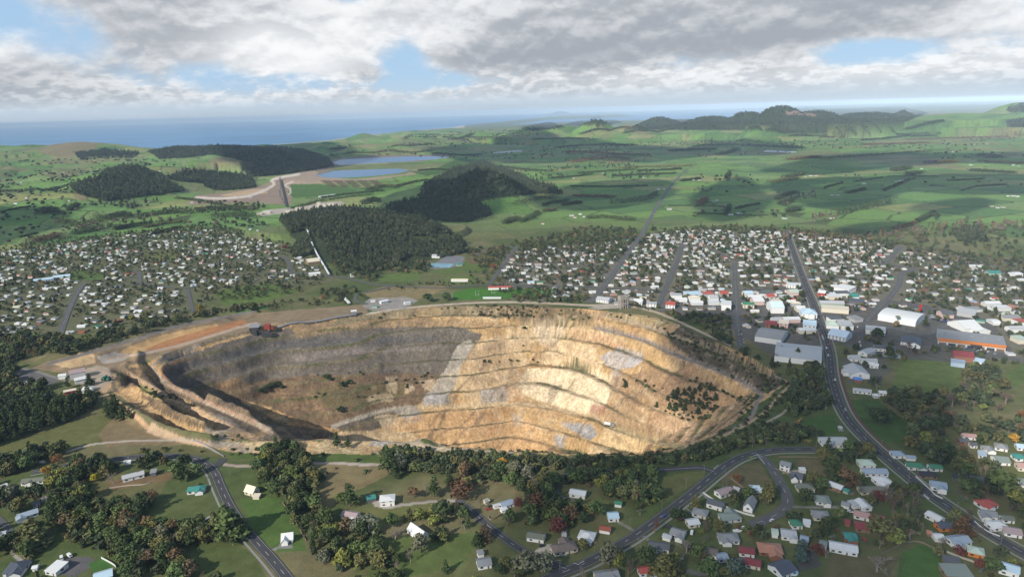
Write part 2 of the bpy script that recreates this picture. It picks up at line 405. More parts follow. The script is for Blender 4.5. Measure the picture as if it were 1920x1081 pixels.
def ridge(line, h, w, z0=0.0):
    """a bank of earth along a traced line"""
    global Z
    p = smooth_line(at_z([q[0] for q in line], [q[1] for q in line], z0), 5)
    lo, hi = p.min(0) - 3 * w, p.max(0) + 3 * w
    b = (GX > lo[0]) & (GX < hi[0]) & (GY > lo[1]) & (GY < hi[1])
    d = seg_dist(p, GX[b], GY[b])
    Z[b] = Z[b] + h * np.exp(-(d / w) ** 2) * (.7 + .6 * fbm(GX[b], GY[b], 14, 3))
ridge([(455, 834), (520, 836), (600, 833), (640, 825), (700, 822), (775, 826), (800, 836)], 5.0, 9)
ridge([(790, 838), (900, 846)], 2.0, 8)
ridge([(90, 672), (150, 664), (240, 640), (330, 612), (420, 594), (500, 584)], 7, 12)
ridge([(130, 690), (180, 676), (215, 662)], 8, 14)
ridge([(250, 650), (300, 632), (370, 618), (420, 604)], 8, 13)
ridge([(222, 762), (262, 785), (300, 805), (360, 822), (395, 829)], 9, 6)
ridge([(222, 702), (228, 688), (236, 682)], 5, 5)
ridge([(262, 690), (268, 705), (300, 722), (340, 742), (375, 760), (420, 778), (470, 800)], 6, 6, -20)
ridge([(250, 740), (300, 768), (335, 795), (385, 813)], 10, 6, -8)
ridge([(296, 700), (306, 708), (335, 727), (380, 748), (425, 768), (475, 790), (508, 810)], 5, 5, -10)
ridge([(236, 700), (252, 716), (285, 732), (325, 756), (360, 776), (410, 800)], -22, 9, -8)
ridge([(275, 694), (300, 712), (335, 738), (375, 757)], -17, 8, -14)
ridge([(290, 780), (330, 805), (380, 818)], -12, 8, -4)
ridge([(640, 602), (560, 606), (520, 607)], 3, 8)
# rounded ground in the foreground paddocks
fore = sstep(-GR, -760, -470)
pxg, pyg = project(GX, GY, Z)

GRD = V_AX
def height(x, y):
    """ground level at world positions (read back from the sheet)"""
    x, y = np.asarray(x, float), np.asarray(y, float)
    u = np.clip((x / y - U_AX[0]) / (U_AX[1] - U_AX[0]), 0, NU - 1.001)
    j = np.clip(np.searchsorted(V_AX, y) - 1, 0, NV - 2)
    v = np.clip((y - V_AX[j]) / (V_AX[j + 1] - V_AX[j]), 0, 1)
    i = u.astype(int); f = u - i
    return (Z[j, i] * (1 - f) + Z[j, i + 1] * f) * (1 - v) + (Z[j + 1, i] * (1 - f) + Z[j + 1, i + 1] * f) * v
def ground(px, py):
    """where the line of sight through a photo position first meets the ground: (n,3)"""
    px, py = np.atleast_1d(np.asarray(px, float)), np.atleast_1d(np.asarray(py, float))
    d = ray(px, py); k = np.hypot(d[:, 0], d[:, 1])
    res = np.full((len(px), 3), np.nan); prev = np.full(len(px), 330.0); done = np.zeros(len(px), bool)
    s = 330.0
    while s < 45000 and not done.all():
        step = max(2.0, s * .006); s2 = s + step
        t_ = s2 / k; X, Y, ZZ = d[:, 0] * t_, d[:, 1] * t_, CAM_H + d[:, 2] * t_
        hit = ~done & (height(X, Y) >= ZZ)
        if hit.any():
            lo, hi = np.full(hit.sum(), s), np.full(hit.sum(), s2); dd_, kk = d[hit], k[hit]
            for _ in range(8):
                mid = (lo + hi) / 2; q = mid / kk
                up = height(dd_[:, 0] * q, dd_[:, 1] * q) >= CAM_H + dd_[:, 2] * q
                hi = np.where(up, mid, hi); lo = np.where(up, lo, mid)
            q = hi / kk
            X_, Y_ = dd_[:, 0] * q, dd_[:, 1] * q
            res[hit] = np.stack([X_, Y_, height(X_, Y_)], -1)
            done |= hit
        s = s2
    return res
def g1(px, py): return ground(px, py)[0]
# ------------------------------------------------------------------ what the ground is made of (base colours, with some shade and haze painted in)
GRASS, GRASS_B, GRASS_D = (.108, .120, .05), (.085, .148, .038), (.175, .15, .085)
BUSHFLOOR, EARTH, OCHRE, CREAM, RUST = (.036, .046, .019), (.17, .115, .065), (.43, .285, .135), (.60, .46, .27), (.34, .165, .075)
GREY, DARKROCK, GRAVEL, ASPH, PALEGREY = (.142, .120, .096), (.085, .076, .068), (.33, .30, .255), (.055, .055, .06), (.36, .36, .37)
BROWN, TOWN, SHRUBDARK = (.21, .145, .085), (.145, .14, .11), (.045, .047, .026)

N = Z.size
colr = np.zeros((NV, NU, 3)); colr[:] = GRASS
rock = np.zeros((NV, NU))
J1 = (fbm(GX, GY, 16, 4) - .5) * 2; J2 = (fbm(GX + 700, GY + 300, 16, 4) - .5) * 2
JM1 = (fbm(GX, GY, 130, 4) - .5) * 2; JM2 = (fbm(GX + 4000, GY, 130, 4) - .5) * 2
def cmix(mask, c, a=1.0):
    w = (mask * a)[..., None]
    colr[:] = colr * (1 - w) + np.array(c) * w
# farmland: paddocks of different greens, split by fence lines
def paddocks(cell, rot, seed):
    c_, s_ = math.cos(rot), math.sin(rot)
    x, y = (GX * c_ + GY * s_) / cell, (-GX * s_ + GY * c_) / (cell * .72)
    xi, yi = np.floor(x), np.floor(y)
    b1, b2, bid = np.full(Z.shape, 9.0), np.full(Z.shape, 9.0), np.zeros(Z.shape)
    for dx in (-1, 0, 1):
        for dy in (-1, 0, 1):
            a, b = (xi + dx).astype(int), (yi + dy).astype(int)
            h1, h2, h3 = _perm[(a + seed) & 255, (b + 31) & 255], _perm[(a + 77) & 255, (b + seed) & 255], _perm[(a + 13) & 255, (b + 201 + seed) & 255]
            d = np.maximum(np.abs(x - (a + .2 + .6 * h1)), np.abs(y - (b + .2 + .6 * h2)))
            near_ = d < b1
            b2 = np.where(near_, b1, np.minimum(b2, d)); bid = np.where(near_, h3, bid); b1 = np.where(near_, d, b1)
    return bid, (b2 - b1) * cell
pid, pedge = paddocks(190.0, .35, 3)
far = sstep(GR, 1500, 2100)
pal = np.array([(.09, .175, .045), (.115, .205, .055), (.07, .14, .044), (.17, .20, .075), (.10, .185, .056), (.13, .195, .07)])
pc = 1.14 * pal[(pid * 5.99).astype(int)] * (.8 + .45 * fbm(GX, GY, 260, 4))[..., None]
colr[:] = colr * (1 - far[..., None]) + pc * far[..., None]
cmix(far * sstep(-pedge, -9, -4.5) * sstep(-GR, -9500, -5500) * (pid > .15), (.046, .055, .028), .85)
cmix(sstep(GR, 9500, 15000) * 1.0, (.10, .125, .10), .7)  # far land greyed with distance: haze painted into the ground colour
dry = sstep(fbm(GX + 123, GY + 77, 420, 4), .56, .68) * sstep(GR, 2300, 3600)
cmix(dry, (.17, .15, .085), .6)
cmix(sstep(fbm(GX + 12, GY + 7, 55, 4), .5, .68) * (1 - far), GRASS_D, .6)
cmix(sstep(fbm(GX + 912, GY + 7, 130, 4), .52, .7) * (1 - far), (.055, .09, .028), .7)

NEARJ = 1 - .85 * sstep(GR, 1500, 2400)
rowlo, rowhi = pyg.min(1), pyg.max(1)
def rows_for(lo, hi):
    k = np.nonzero((rowhi >= lo) & (rowlo <= hi) & (V_AX > 300))[0]
    return slice(k[0], k[-1] + 1) if len(k) else slice(0, 1)
def blend(s_, w, c):
    w = w[..., None]; colr[s_] = colr[s_] * (1 - w) + np.array(c) * w
NZ18 = sstep(fbm(GX + 400, GY + 40, 15, 4), .36, .58)
def paint(poly, c, a=1.0, jit=2.0, rk=None, only=None):
    q = np.asarray(poly, float)
    s_ = rows_for(q[:, 1].min() - 12, q[:, 1].max() + 12)
    nf = NEARJ[s_] * jit
    j = inside(q, pxg[s_] + J1[s_] * nf + (JM1[s_] * 3 * (.15 + .85 * NEARJ[s_]) if jit > 4 else 0), pyg[s_] + J2[s_] * nf * .55)
    if only is not None: j &= only[s_]
    blend(s_, j * float(a) * (.76 + .24 * NZ18[s_] if only is not None and a < 1 else 1), c)
    if rk is not None: rock[s_] = np.where(j, rk, rock[s_])
def stripe(line, wpx, c, a=1.0, jit=0.6):
    l = smooth_line(line, 5); lo, hi = l.min(0) - wpx * 2, l.max(0) + wpx * 2
    s_ = rows_for(lo[1], hi[1]); X_, Y_ = pxg[s_], pyg[s_]
    b = (X_ > lo[0]) & (X_ < hi[0]) & (Y_ > lo[1]) & (Y_ < hi[1])
    d = seg_dist(l, X_[b] + J1[s_][b] * jit, Y_[b] + J2[s_][b] * jit * .5)
    w = np.zeros(X_.shape); w[b] = 1 - sstep(d, wpx * .4, wpx * .65)
    blend(s_, w * a, c)

# town ground
paint([(925, 545), (950, 470), (1060, 458), (1195, 440), (1300, 430), (1480, 432), (1640, 452), (1750, 470), (1800, 480), (2000, 490), (2000, 690), (1560, 640), (1440, 650), (1300, 600), (1240, 582), (1110, 566), (960, 562)], TOWN, .85, 4)
paint([(-150, 475), (0, 470), (120, 455), (220, 440), (400, 425), (480, 445), (560, 470), (600, 500), (640, 525), (540, 540), (400, 560), (330, 600), (200, 620), (-150, 650)], (.115, .122, .07), .8, 4)
BUILT = [(1300, 590), (1320, 572), (1240, 585), (1240, 560), (1460, 555), (1540, 560), (1600, 560), (1700, 565), (1860, 600), (1900, 660), (1780, 690), (1640, 665), (1560, 640), (1540, 675), (1450, 670), (1380, 620)]
paint(BUILT, (.10, .10, .098), .8, 3)
for q, c in (([(850, 548), (880, 541), (1036, 541), (1031, 556), (850, 563)], (.05, .15, .02)),
             ([(706, 526), (722, 514), (790, 507), (786, 524), (760, 529)], (.09, .14, .04)),
             ([(800, 502), (838, 479), (872, 480), (866, 498), (820, 504)], (.17, .18, .2)),
             ([(801, 499), (806, 493), (852, 495), (843, 502)], (.19, .34, .42)),
             ([(866, 500), (876, 484), (930, 486), (915, 508), (830, 514), (805, 508)], (.085, .13, .035)),
             ([(875, 482), (930, 482), (925, 494), (878, 494)], (.13, .10, .055)),
             ([(836, 517), (897, 515), (892, 532), (830, 531)], (.10, .14, .04)),
             ([(680, 548), (720, 537), (830, 535), (840, 540), (790, 560), (700, 561)], (.20, .165, .085)),
             ([(135, 505), (195, 512), (194, 528), (136, 525)], (.08, .13, .035)),
             ([(262, 475), (300, 468), (345, 474), (330, 485), (275, 486)], (.13, .15, .055)),
             ([(400, 548), (440, 538), (520, 532), (560, 545), (500, 566), (420, 572)], (.085, .135, .035)),
             ([(440, 585), (480, 576), (512, 571), (500, 578), (450, 590)], (.05, .14, .03)),
             ([(1675, 725), (1690, 672), (1800, 680), (1803, 735), (1750, 738)], (.105, .145, .045)),
             ([(1590, 750), (1640, 745), (1700, 790), (1705, 830), (1640, 826), (1600, 790)], (.05, .095, .025)),
             ([(1500, 790), (1565, 775), (1572, 812), (1520, 812)], (.05, .10, .025)),
             ([(1600, 725), (1660, 735), (1655, 752), (1600, 745)], (.085, .11, .04)),
             ([(1622, 690), (1655, 690), (1655, 715), (1628, 718)], (.06, .06, .066)),
             ([(1575, 672), (1660, 668), (1670, 700), (1590, 720)], (.12, .12, .10)),
             ([(1885, 700), (1920, 680), (1960, 700), (1900, 725)], (.08, .12, .035))):
    paint(q, c, .95, 1.0)
# foreground paddocks and clearings
paint([(-80, 870), (-80, 840), (0, 836), (60, 816), (130, 790), (200, 776), (235, 800), (190, 832), (120, 843), (60, 853), (0, 868)], (.115, .125, .048), 1, 2)
paint([(185, 815), (215, 780), (260, 790), (330, 815), (420, 828), (440, 845), (380, 838), (270, 832), (200, 838)], (.19, .15, .085), 1, 3)
paint([(225, 856), (270, 842), (360, 830), (400, 842), (415, 856), (330, 852)], (.115, .115, .05), 1, 2)
paint([(415, 842), (440, 848), (520, 851), (640, 850), (720, 851), (720, 868), (600, 862), (480, 860), (440, 860)], (.075, .115, .033), 1, 2)
paint([(590, 868), (720, 866), (735, 885), (700, 905), (640, 930), (600, 975), (590, 930), (605, 900)], (.19, .155, .082), .9, 3)
paint([(640, 955), (760, 945), (820, 940), (800, 975), (700, 985), (640, 975)], (.115, .125, .045), .9, 3)
paint([(450, 935), (520, 930), (560, 990), (575, 1030), (520, 1035), (480, 1005)], (.072, .125, .033), .95, 1.5)
paint([(720, 1010), (800, 1000), (900, 1000), (870, 1060), (760, 1081), (690, 1081)], (.085, .12, .037), .9, 4)
paint([(175, 900), (225, 880), (260, 905), (320, 890), (300, 925), (180, 935)], (.12, .115, .05), .9, 3)
paint([(200, 900), (300, 890), (330, 880), (320, 900), (210, 918)], (.16, .11, .062), .9, 2)
paint([(265, 985), (300, 930), (390, 935), (400, 950), (330, 985)], (.09, .115, .042), .9, 4)
paint([(330, 1020), (420, 1000), (480, 1040), (500, 1081), (330, 1081)], (.075, .10, .035), .9, 3)
paint([(1222, 900), (1280, 885), (1322, 882), (1318, 897), (1270, 925), (1240, 945)], (.11, .12, .045), .95, 1.5)
paint([(1370, 880), (1420, 862), (1440, 890), (1455, 925), (1400, 930), (1350, 900)], (.12, .105, .055), .9, 3)
paint([(1490, 862), (1545, 858), (1565, 885), (1540, 895), (1500, 880)], (.13, .11, .06), .95, 1)
paint([(1690, 1035), (1735, 1018), (1768, 1040), (1760, 1090), (1680, 1090)], (.06, .125, .03), .95, 1.5)
paint([(1560, 1040), (1640, 1040), (1690, 1040), (1660, 1090), (1540, 1090)], (.12, .105, .055), .9, 3)
paint([(1870, 1015), (1920, 1005), (1980, 1020), (1960, 1040), (1900, 1030)], (.14, .14, .055), .9, 1)
paint([(1500, 1035), (1530, 1030), (1540, 1060), (1490, 1075)], (.075, .075, .075), .9, 1)
paint([(1380, 965), (1420, 985), (1450, 985), (1430, 1000), (1385, 995)], (.085, .10, .04), .9, 1)
paint([(850, 855), (895, 852), (903, 862), (870, 868), (845, 862)], (.22, .10, .065), .95, 1.5)
paint([(640, 866), (700, 868), (690, 873), (630, 870)], (.42, .39, .35), .95, 1.5)
# brown grazed slopes of the left hills
for q in ([(70, 285), (100, 268), (165, 263), (185, 270), (170, 290), (110, 296)], [(390, 300), (430, 290), (460, 302), (440, 312), (400, 310)], [(330, 318), (380, 310), (400, 320), (350, 326)], [(140, 358), (160, 362), (165, 378), (140, 372)], [(1160, 236), (1200, 232), (1240, 244), (1190, 250)]): paint(q, (.21, .165, .10), .75, 3)
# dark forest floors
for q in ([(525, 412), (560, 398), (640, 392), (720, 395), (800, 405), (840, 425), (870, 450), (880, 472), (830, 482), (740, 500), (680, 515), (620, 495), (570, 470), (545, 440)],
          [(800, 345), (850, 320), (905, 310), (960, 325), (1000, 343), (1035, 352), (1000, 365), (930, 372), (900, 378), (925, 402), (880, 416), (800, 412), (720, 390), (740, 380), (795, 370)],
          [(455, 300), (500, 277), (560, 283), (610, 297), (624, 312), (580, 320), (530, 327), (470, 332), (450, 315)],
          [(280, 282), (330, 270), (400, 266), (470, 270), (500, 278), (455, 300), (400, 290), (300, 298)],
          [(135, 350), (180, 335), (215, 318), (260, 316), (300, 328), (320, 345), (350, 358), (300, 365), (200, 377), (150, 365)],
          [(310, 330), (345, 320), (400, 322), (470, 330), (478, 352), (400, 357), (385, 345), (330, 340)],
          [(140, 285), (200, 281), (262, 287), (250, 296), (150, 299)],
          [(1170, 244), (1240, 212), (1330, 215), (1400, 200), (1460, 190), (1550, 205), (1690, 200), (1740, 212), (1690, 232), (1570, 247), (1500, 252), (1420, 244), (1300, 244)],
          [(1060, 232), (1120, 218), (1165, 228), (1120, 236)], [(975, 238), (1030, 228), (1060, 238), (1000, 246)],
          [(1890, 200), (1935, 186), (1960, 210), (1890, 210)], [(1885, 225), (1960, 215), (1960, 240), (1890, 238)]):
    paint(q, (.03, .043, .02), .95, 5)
paint([(1470, 210), (1490, 207), (1535, 216), (1530, 218), (1475, 214)], (.28, .2, .15), .9, 2)
# tailings works: bare ground, haul tracks and banks beside the ponds
paint([(350, 384), (368, 366), (430, 360), (470, 352), (500, 345), (520, 330), (545, 330), (548, 360), (545, 385), (470, 378), (400, 383)], (.24, .19, .145), 1, 2)
paint([(410, 366), (470, 355), (505, 352), (500, 362), (440, 370)], (.42, .32, .2), .9, 2)
paint([(520, 345), (560, 322), (590, 318), (600, 330), (660, 336), (760, 327), (770, 320), (805, 314), (812, 318), (775, 327), (700, 337), (640, 342), (560, 345)], (.30, .24, .18), 1, 1.5)
paint([(600, 330), (630, 312), (700, 306), (790, 303), (830, 296), (850, 292), (840, 290), (690, 291), (625, 298), (600, 306), (590, 318)], (.20, .165, .13), 1, 1.5)
paint([(765, 321), (812, 318), (850, 300), (865, 296), (905, 308), (850, 320), (800, 330)], (.055, .115, .03), .9, 1.5)
paint([(540, 362), (545, 346), (590, 345), (640, 348), (670, 358), (640, 366), (550, 371)], (.065, .13, .035), 1, 1)
for x in range(600, 700, 22): paint([(x, 338), (x + 20, 338), (x + 34, 350), (x + 22, 352)], (.08, .068, .042), .8, 1)
stripe([(368, 370), (420, 372), (470, 366), (512, 348), (510, 338), (525, 333), (560, 327)], 4.5, (.5, .46, .4))
stripe([(525, 333), (527, 350), (525, 365), (540, 390)], 2.2, (.1, .1, .1))
stripe([(548, 341), (535, 347), (545, 355), (543, 364)], 2.5, (.5, .46, .4))
paint([(480, 400), (500, 393), (560, 388), (600, 380), (640, 377), (645, 383), (600, 390), (540, 399), (490, 405)], (.36, .33, .28), 1, 2)

# the pit
PIT = RIM
inp = in_pit.astype(float)
cmix(inp, OCHRE); rock[:] = np.where(in_pit, 1.0, rock)
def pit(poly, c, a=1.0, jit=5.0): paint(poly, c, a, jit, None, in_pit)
lv_n = (fbm(GX, GY, 45, 4))
strat = fbm(PITL * 30 + J1 * 1.5, GX * .012, 3.0, 3)
cmix(inp * sstep(strat, .5, .7), (.48, .31, .16), .6)
cmix(inp * sstep(-strat, -.42, -.3), (.36, .22, .115), .55)
cmix(inp * sstep(lv_n, .56, .7), CREAM, .5)
cmix(inp * sstep(fbm(GX + 50, GY + 900, 60, 4), .56, .68), RUST, .5)
pit([(300, 690), (330, 668), (480, 625), (600, 602), (640, 600), (750, 600), (860, 612), (905, 628), (890, 650), (866, 682), (830, 702), (700, 702), (560, 706), (450, 722), (390, 716), (340, 740), (310, 712)], GREY)
pit([(540, 612), (640, 598), (760, 594), (880, 600), (960, 606), (945, 613), (835, 612), (757, 613), (660, 616), (560, 634)], (.31, .21, .115), .9, 3)
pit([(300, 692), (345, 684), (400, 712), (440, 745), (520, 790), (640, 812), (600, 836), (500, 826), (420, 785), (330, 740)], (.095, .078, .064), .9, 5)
pit([(320, 690), (480, 640), (640, 632), (820, 628), (825, 638), (650, 648), (480, 672), (360, 690)], (.112, .104, .096), .9, 3)
pit([(545, 665), (640, 650), (830, 645), (820, 655), (640, 664), (560, 680)], (.20, .17, .15), .8, 3)
pit([(390, 716), (470, 716), (560, 706), (700, 700), (830, 700), (850, 720), (815, 745), (740, 775), (640, 800), (600, 800), (500, 760), (430, 745)], (.165, .112, .068), 1, 6)
pit([(560, 735), (640, 720), (760, 715), (760, 740), (700, 760), (620, 765)], (.13, .115, .05), .6, 9)
pit([(500, 735), (600, 735), (610, 775), (560, 770)], (.25, .16, .09), .6, 8)
pit([(406, 718), (445, 706), (462, 708), (425, 726)], (.33, .2, .1), .9, 2)
pit([(620, 800), (690, 778), (740, 775), (730, 800), (660, 812)], DARKROCK, .9, 4)
for q in ([(724, 706), (745, 705), (742, 735), (722, 734)], [(752, 722), (775, 718), (780, 730), (755, 736)], [(786, 712), (812, 708), (820, 728), (795, 732)], [(690, 745), (735, 735), (735, 752), (695, 757)], [(700, 780), (740, 775), (760, 800), (720, 812)]):
    pit(q, (.50, .385, .25), .65, 8)
pit([(735, 765), (790, 758), (790, 790), (762, 795)], (.30, .29, .28), .8, 4)
pit([(1000, 600), (1120, 612), (1180, 640), (1120, 650), (1040, 640), (960, 640), (940, 625)], CREAM, .65, 3)
pit([(1062, 612), (1130, 625), (1175, 645), (1160, 655), (1080, 640)], (.45, .24, .15), .5, 7)
pit([(1000, 612), (1018, 604), (1060, 606), (1050, 640), (1020, 650), (1008, 640)], (.56, .46, .34), .6, 2)
pit([(1125, 665), (1160, 650), (1200, 660), (1205, 675), (1180, 690), (1150, 690), (1130, 682)], PALEGREY, .85, 6)
pit([(1145, 690), (1165, 690), (1165, 730), (1150, 735)], (.33, .32, .30), .7, 5)
pit([(985, 690), (1080, 690), (1150, 705), (1150, 745), (1110, 775), (1050, 765), (985, 740), (965, 720)], (.70, .565, .38), .9, 8)
pit([(1040, 640), (1120, 650), (1130, 690), (1060, 690), (1000, 680)], (.60, .46, .29), .7, 6)
pit([(960, 625), (1000, 630), (990, 655), (900, 655), (890, 640)], (.50, .37, .23), .7, 5)
pit([(880, 648), (960, 640), (980, 740), (940, 757), (880, 757), (865, 700)], (.47, .34, .21), .7, 6)
pit([(900, 730), (955, 725), (955, 755), (905, 757)], (.26, .25, .24), .7, 4)
pit([(1150, 705), (1240, 690), (1330, 700), (1400, 740), (1395, 780), (1300, 835), (1180, 812), (1130, 780)], (.30, .195, .11), .8, 8)
pit([(1200, 680), (1300, 700), (1400, 745), (1390, 775), (1250, 770), (1190, 720)], (.25, .16, .095), .5, 9)
pit([(1240, 640), (1290, 660), (1330, 690), (1300, 700), (1220, 660)], (.34, .22, .13), .6, 6)
pit([(1260, 775), (1310, 795), (1330, 800), (1300, 830), (1230, 820), (1220, 790)], (.50, .34, .21), .7, 5)
pit([(1050, 790), (1110, 795), (1122, 815), (1105, 825), (1060, 800)], (.26, .26, .265), .9, 3)
pit([(1040, 812), (1062, 815), (1055, 840), (1042, 836)], (.30, .30, .30), .9, 3)
pit([(960, 775), (978, 778), (978, 800), (960, 795)], (.30, .29, .28), .8, 3)
pit([(1108, 755), (1140, 760), (1130, 782), (1105, 775)], (.35, .18, .13), .8, 3)
pit([(800, 770), (830, 765), (1000, 790), (1060, 850), (760, 830), (720, 800)], (.47, .29, .15), .6, 8)
pit([(855, 650), (880, 636), (888, 646), (868, 680), (856, 715), (845, 740), (835, 755), (800, 760), (790, 752), (812, 722), (835, 690)], (.38, .335, .27), .95, 3)
pit([(800, 735), (835, 735), (850, 752), (835, 765), (790, 765)], (.33, .31, .29), .9, 4)
# upper slopes with scrub
pit([(880, 570), (1000, 572), (1080, 578), (1120, 588), (1100, 602), (1000, 600), (900, 594)], (.12, .095, .058), .9, 6)
pit([(640, 590), (740, 580), (900, 570), (900, 594), (800, 592), (700, 598), (620, 612)], (.20, .165, .10), .9, 4)
pit([(1115, 586), (1150, 584), (1215, 592), (1270, 606), (1240, 615), (1160, 600)], (.22, .18, .10), .9, 4)
pit([(1230, 612), (1270, 606), (1300, 622), (1400, 668), (1478, 712), (1440, 738), (1400, 725), (1330, 690), (1270, 655)], (.085, .07, .048), 1, 5)
pit([(1262, 600), (1276, 610), (1255, 628), (1225, 622)], (.44, .29, .15), .9, 3)
pit([(300, 705), (330, 722), (430, 765), (500, 800), (480, 815), (400, 780), (330, 745), (290, 715)], (.10, .08, .06), .85, 4)  # wall inside the ramp crest, darkened to imitate its shade
pit([(230, 690), (262, 690), (300, 720), (380, 755), (330, 752), (260, 720), (222, 730)], (.085, .065, .05), .95, 4)  # valley cut faces painted darker to stand for their shade
pit([(265, 738), (330, 760), (400, 800), (360, 800), (300, 780)], (.085, .066, .05), .9, 4)  # second valley, its shade also painted in as a darker tone
pit([(262, 720), (300, 735), (335, 745), (330, 752), (290, 745), (262, 730)], (.10, .125, .04), .95, 2)
pit([(212, 715), (222, 735), (262, 768), (300, 798), (400, 826), (470, 831), (440, 820), (350, 800), (290, 765), (250, 735)], (.44, .29, .15), .8, 4)
pit([(300, 745), (345, 745), (390, 775), (440, 805), (420, 815), (360, 785)], (.47, .33, .18), .6, 5)
pit([(385, 770), (430, 780), (470, 810), (510, 832), (440, 820)], (.17, .15, .135), .6, 6)
# bench ledges carry a little growth and dust, faces are scored by water
fracl = PITL - np.floor(PITL)
ledge = inp * (fracl < .20) * (PITL > .9)
cmix(ledge, (.19, .155, .085), .5)
cmix(ledge * sstep(fbm(GX, GY, 26, 3), .42, .56), (.085, .088, .038), .8)
cmix(inp * (fracl > .2) * (fracl < .30) * (PITL > .9), (.16, .11, .065), .5)
veins = sstep(-np.abs(fbm(GX * 1.0 + PITL * 26, GY * .35, 55, 4) - .5), -.02, -.006) * inp
cmix(veins, (.11, .085, .06), .55)
veins2 = sstep(-np.abs(fbm(GX + 77, PITL * 40, 34, 4) - .5), -.025, -.008) * inp
cmix(veins2 * sstep(pxg, 800, 900), (.55, .44, .3), .4)
# tracks in and around the pit
TAN = (.46, .34, .20)
stripe([(624, 799), (674, 782), (730, 767), (782, 763)], 7, (.33, .29, .23))
stripe([(782, 763), (863, 761), (960, 757), (1021, 761), (1071, 773), (1115, 780), (1140, 796), (1171, 808), (1210, 822), (1279, 838)], 7, TAN)
stripe([(1140, 796), (1171, 808), (1210, 822), (1279, 838)], 9, (.20, .17, .09), .7)
stripe([(1110, 586), (1160, 599), (1210, 611), (1273, 633), (1320, 647), (1376, 672), (1432, 694), (1468, 712)], 5, (.30, .24, .17))
stripe([(1115, 613), (1174, 627), (1223, 643), (1260, 661), (1329, 687), (1376, 708), (1426, 738), (1420, 752), (1400, 790), (1320, 832)], 7, (.22, .185, .16))
stripe([(1468, 712), (1478, 722), (1455, 748), (1430, 775), (1380, 805), (1320, 833)], 5, (.36, .28, .18))
stripe([(228, 690), (248, 706), (285, 726), (330, 752), (372, 772), (425, 800), (480, 822)], 9, (.40, .28, .175), .9)
stripe([(290, 692), (300, 708), (335, 730), (380, 751), (425, 771), (475, 792), (508, 812)], 8, (.36, .27, .19), .95)
# mine surface works west of the pit
paint([(88, 678), (150, 660), (240, 638), (350, 608), (470, 588), (560, 580), (690, 570), (690, 588), (600, 598), (500, 614), (440, 632), (320, 662), (230, 690), (214, 716), (222, 735), (165, 730), (120, 700), (60, 690)], (.21, .165, .105), 1, 2)
paint([(230, 655), (290, 632), (370, 612), (410, 606), (400, 620), (330, 640), (270, 658), (225, 664)], OCHRE, .95, 3)
paint([(270, 655), (330, 632), (400, 612), (460, 598), (462, 606), (400, 630), (320, 656)], RUST, .85, 3)
paint([(95, 682), (150, 662), (175, 662), (180, 680), (130, 690)], (.5, .36, .2), .9, 2)
paint([(180, 668), (215, 660), (245, 664), (232, 676), (195, 682)], (.35, .32, .28), .95, 2)
paint([(128, 706), (180, 684), (205, 690), (210, 712), (200, 735), (160, 725)], (.34, .285, .22), .95, 2)
paint([(20, 690), (60, 692), (110, 712), (100, 722), (40, 716)], (.12, .12, .125), .9, 2)
stripe([(20, 690), (60, 694), (100, 706), (130, 715)], 4, (.2, .19, .18))
stripe([(205, 722), (196, 735), (215, 752), (255, 780), (275, 800)], 9, (.42, .29, .17))
paint([(285, 790), (300, 800), (350, 822), (420, 835), (390, 840), (320, 825), (275, 810)], (.42, .31, .2), .95, 2)
stripe([(202, 672), (280, 660), (345, 645), (410, 625), (440, 616), (480, 605)], 5, (.35, .28, .21))
stripe([(375, 645), (345, 658), (300, 676), (286, 688), (295, 703), (325, 725), (375, 747), (425, 768), (475, 788), (505, 806)], 6, (.33, .26, .20))
stripe([(345, 672), (305, 690), (310, 708), (332, 728), (380, 748), (430, 770), (480, 792)], 3, RUST, .7)
stripe([(480, 583), (410, 596), (330, 612), (240, 640), (160, 663), (90, 682)], 5, (.16, .15, .14))
stripe([(690, 588), (760, 577), (900, 567), (1000, 567), (1100, 572), (1165, 572), (1230, 585), (1300, 615), (1370, 648)], 3.5, (.40, .34, .26))
paint([(690, 560), (760, 556), (785, 562), (760, 578), (700, 582), (680, 574)], (.27, .26, .245), .9, 2)
paint([(1100, 577), (1130, 570), (1165, 570), (1165, 577), (1120, 580)], (.36, .33, .28), .9, 1)
paint([(390, 824), (430, 828), (520, 826), (560, 822), (600, 828), (640, 808), (700, 806), (775, 810), (795, 832), (870, 842), (980, 846), (980, 856), (860, 853), (760, 852), (640, 850), (540, 851), (440, 848), (400, 840)], (.46, .345, .205), .85, 2, 1.0)
cmix(in_pit * 0.0 + ((pyg > 800) & (pyg < 860) & (pxg > 380) & (pxg < 990) & (rock > .5) & (GV < 640)) * sstep(fbm(GX + 5, GY, 20, 4), .45, .62), (.36, .235, .125), .75)
cmix(((pyg > 800) & (pyg < 860) & (pxg > 380) & (pxg < 990) & (rock > .5) & (GV < 640)) * sstep(fbm(GX + 55, GY, 34, 4), .55, .66), (.28, .25, .21), .7)
paint([(640, 825), (700, 818), (740, 818), (720, 838), (650, 836)], (.5, .36, .2), .6, 3)
paint([(700, 826), (745, 826), (720, 836), (690, 834)], (.30, .29, .28), .8, 2)
stripe([(720, 842), (800, 838), (880, 845), (960, 848)], 6, (.45, .36, .25))
stripe([(125, 847), (170, 833), (230, 827), (300, 825), (362, 825), (390, 838), (418, 853)], 3.2, (.37, .33, .275))
stripe([(420, 870), (450, 873), (500, 872)], 5, (.33, .28, .23))
stripe([(580, 868), (640, 868), (720, 871)], 4.5, (.34, .30, .26))
stripe([(885, 872), (930, 850)], 3, (.36, .32, .27))
stripe([(1478, 722), (1502, 710), (1500, 730), (1485, 750), (1470, 772), (1440, 790)], 4, (.32, .28, .22))
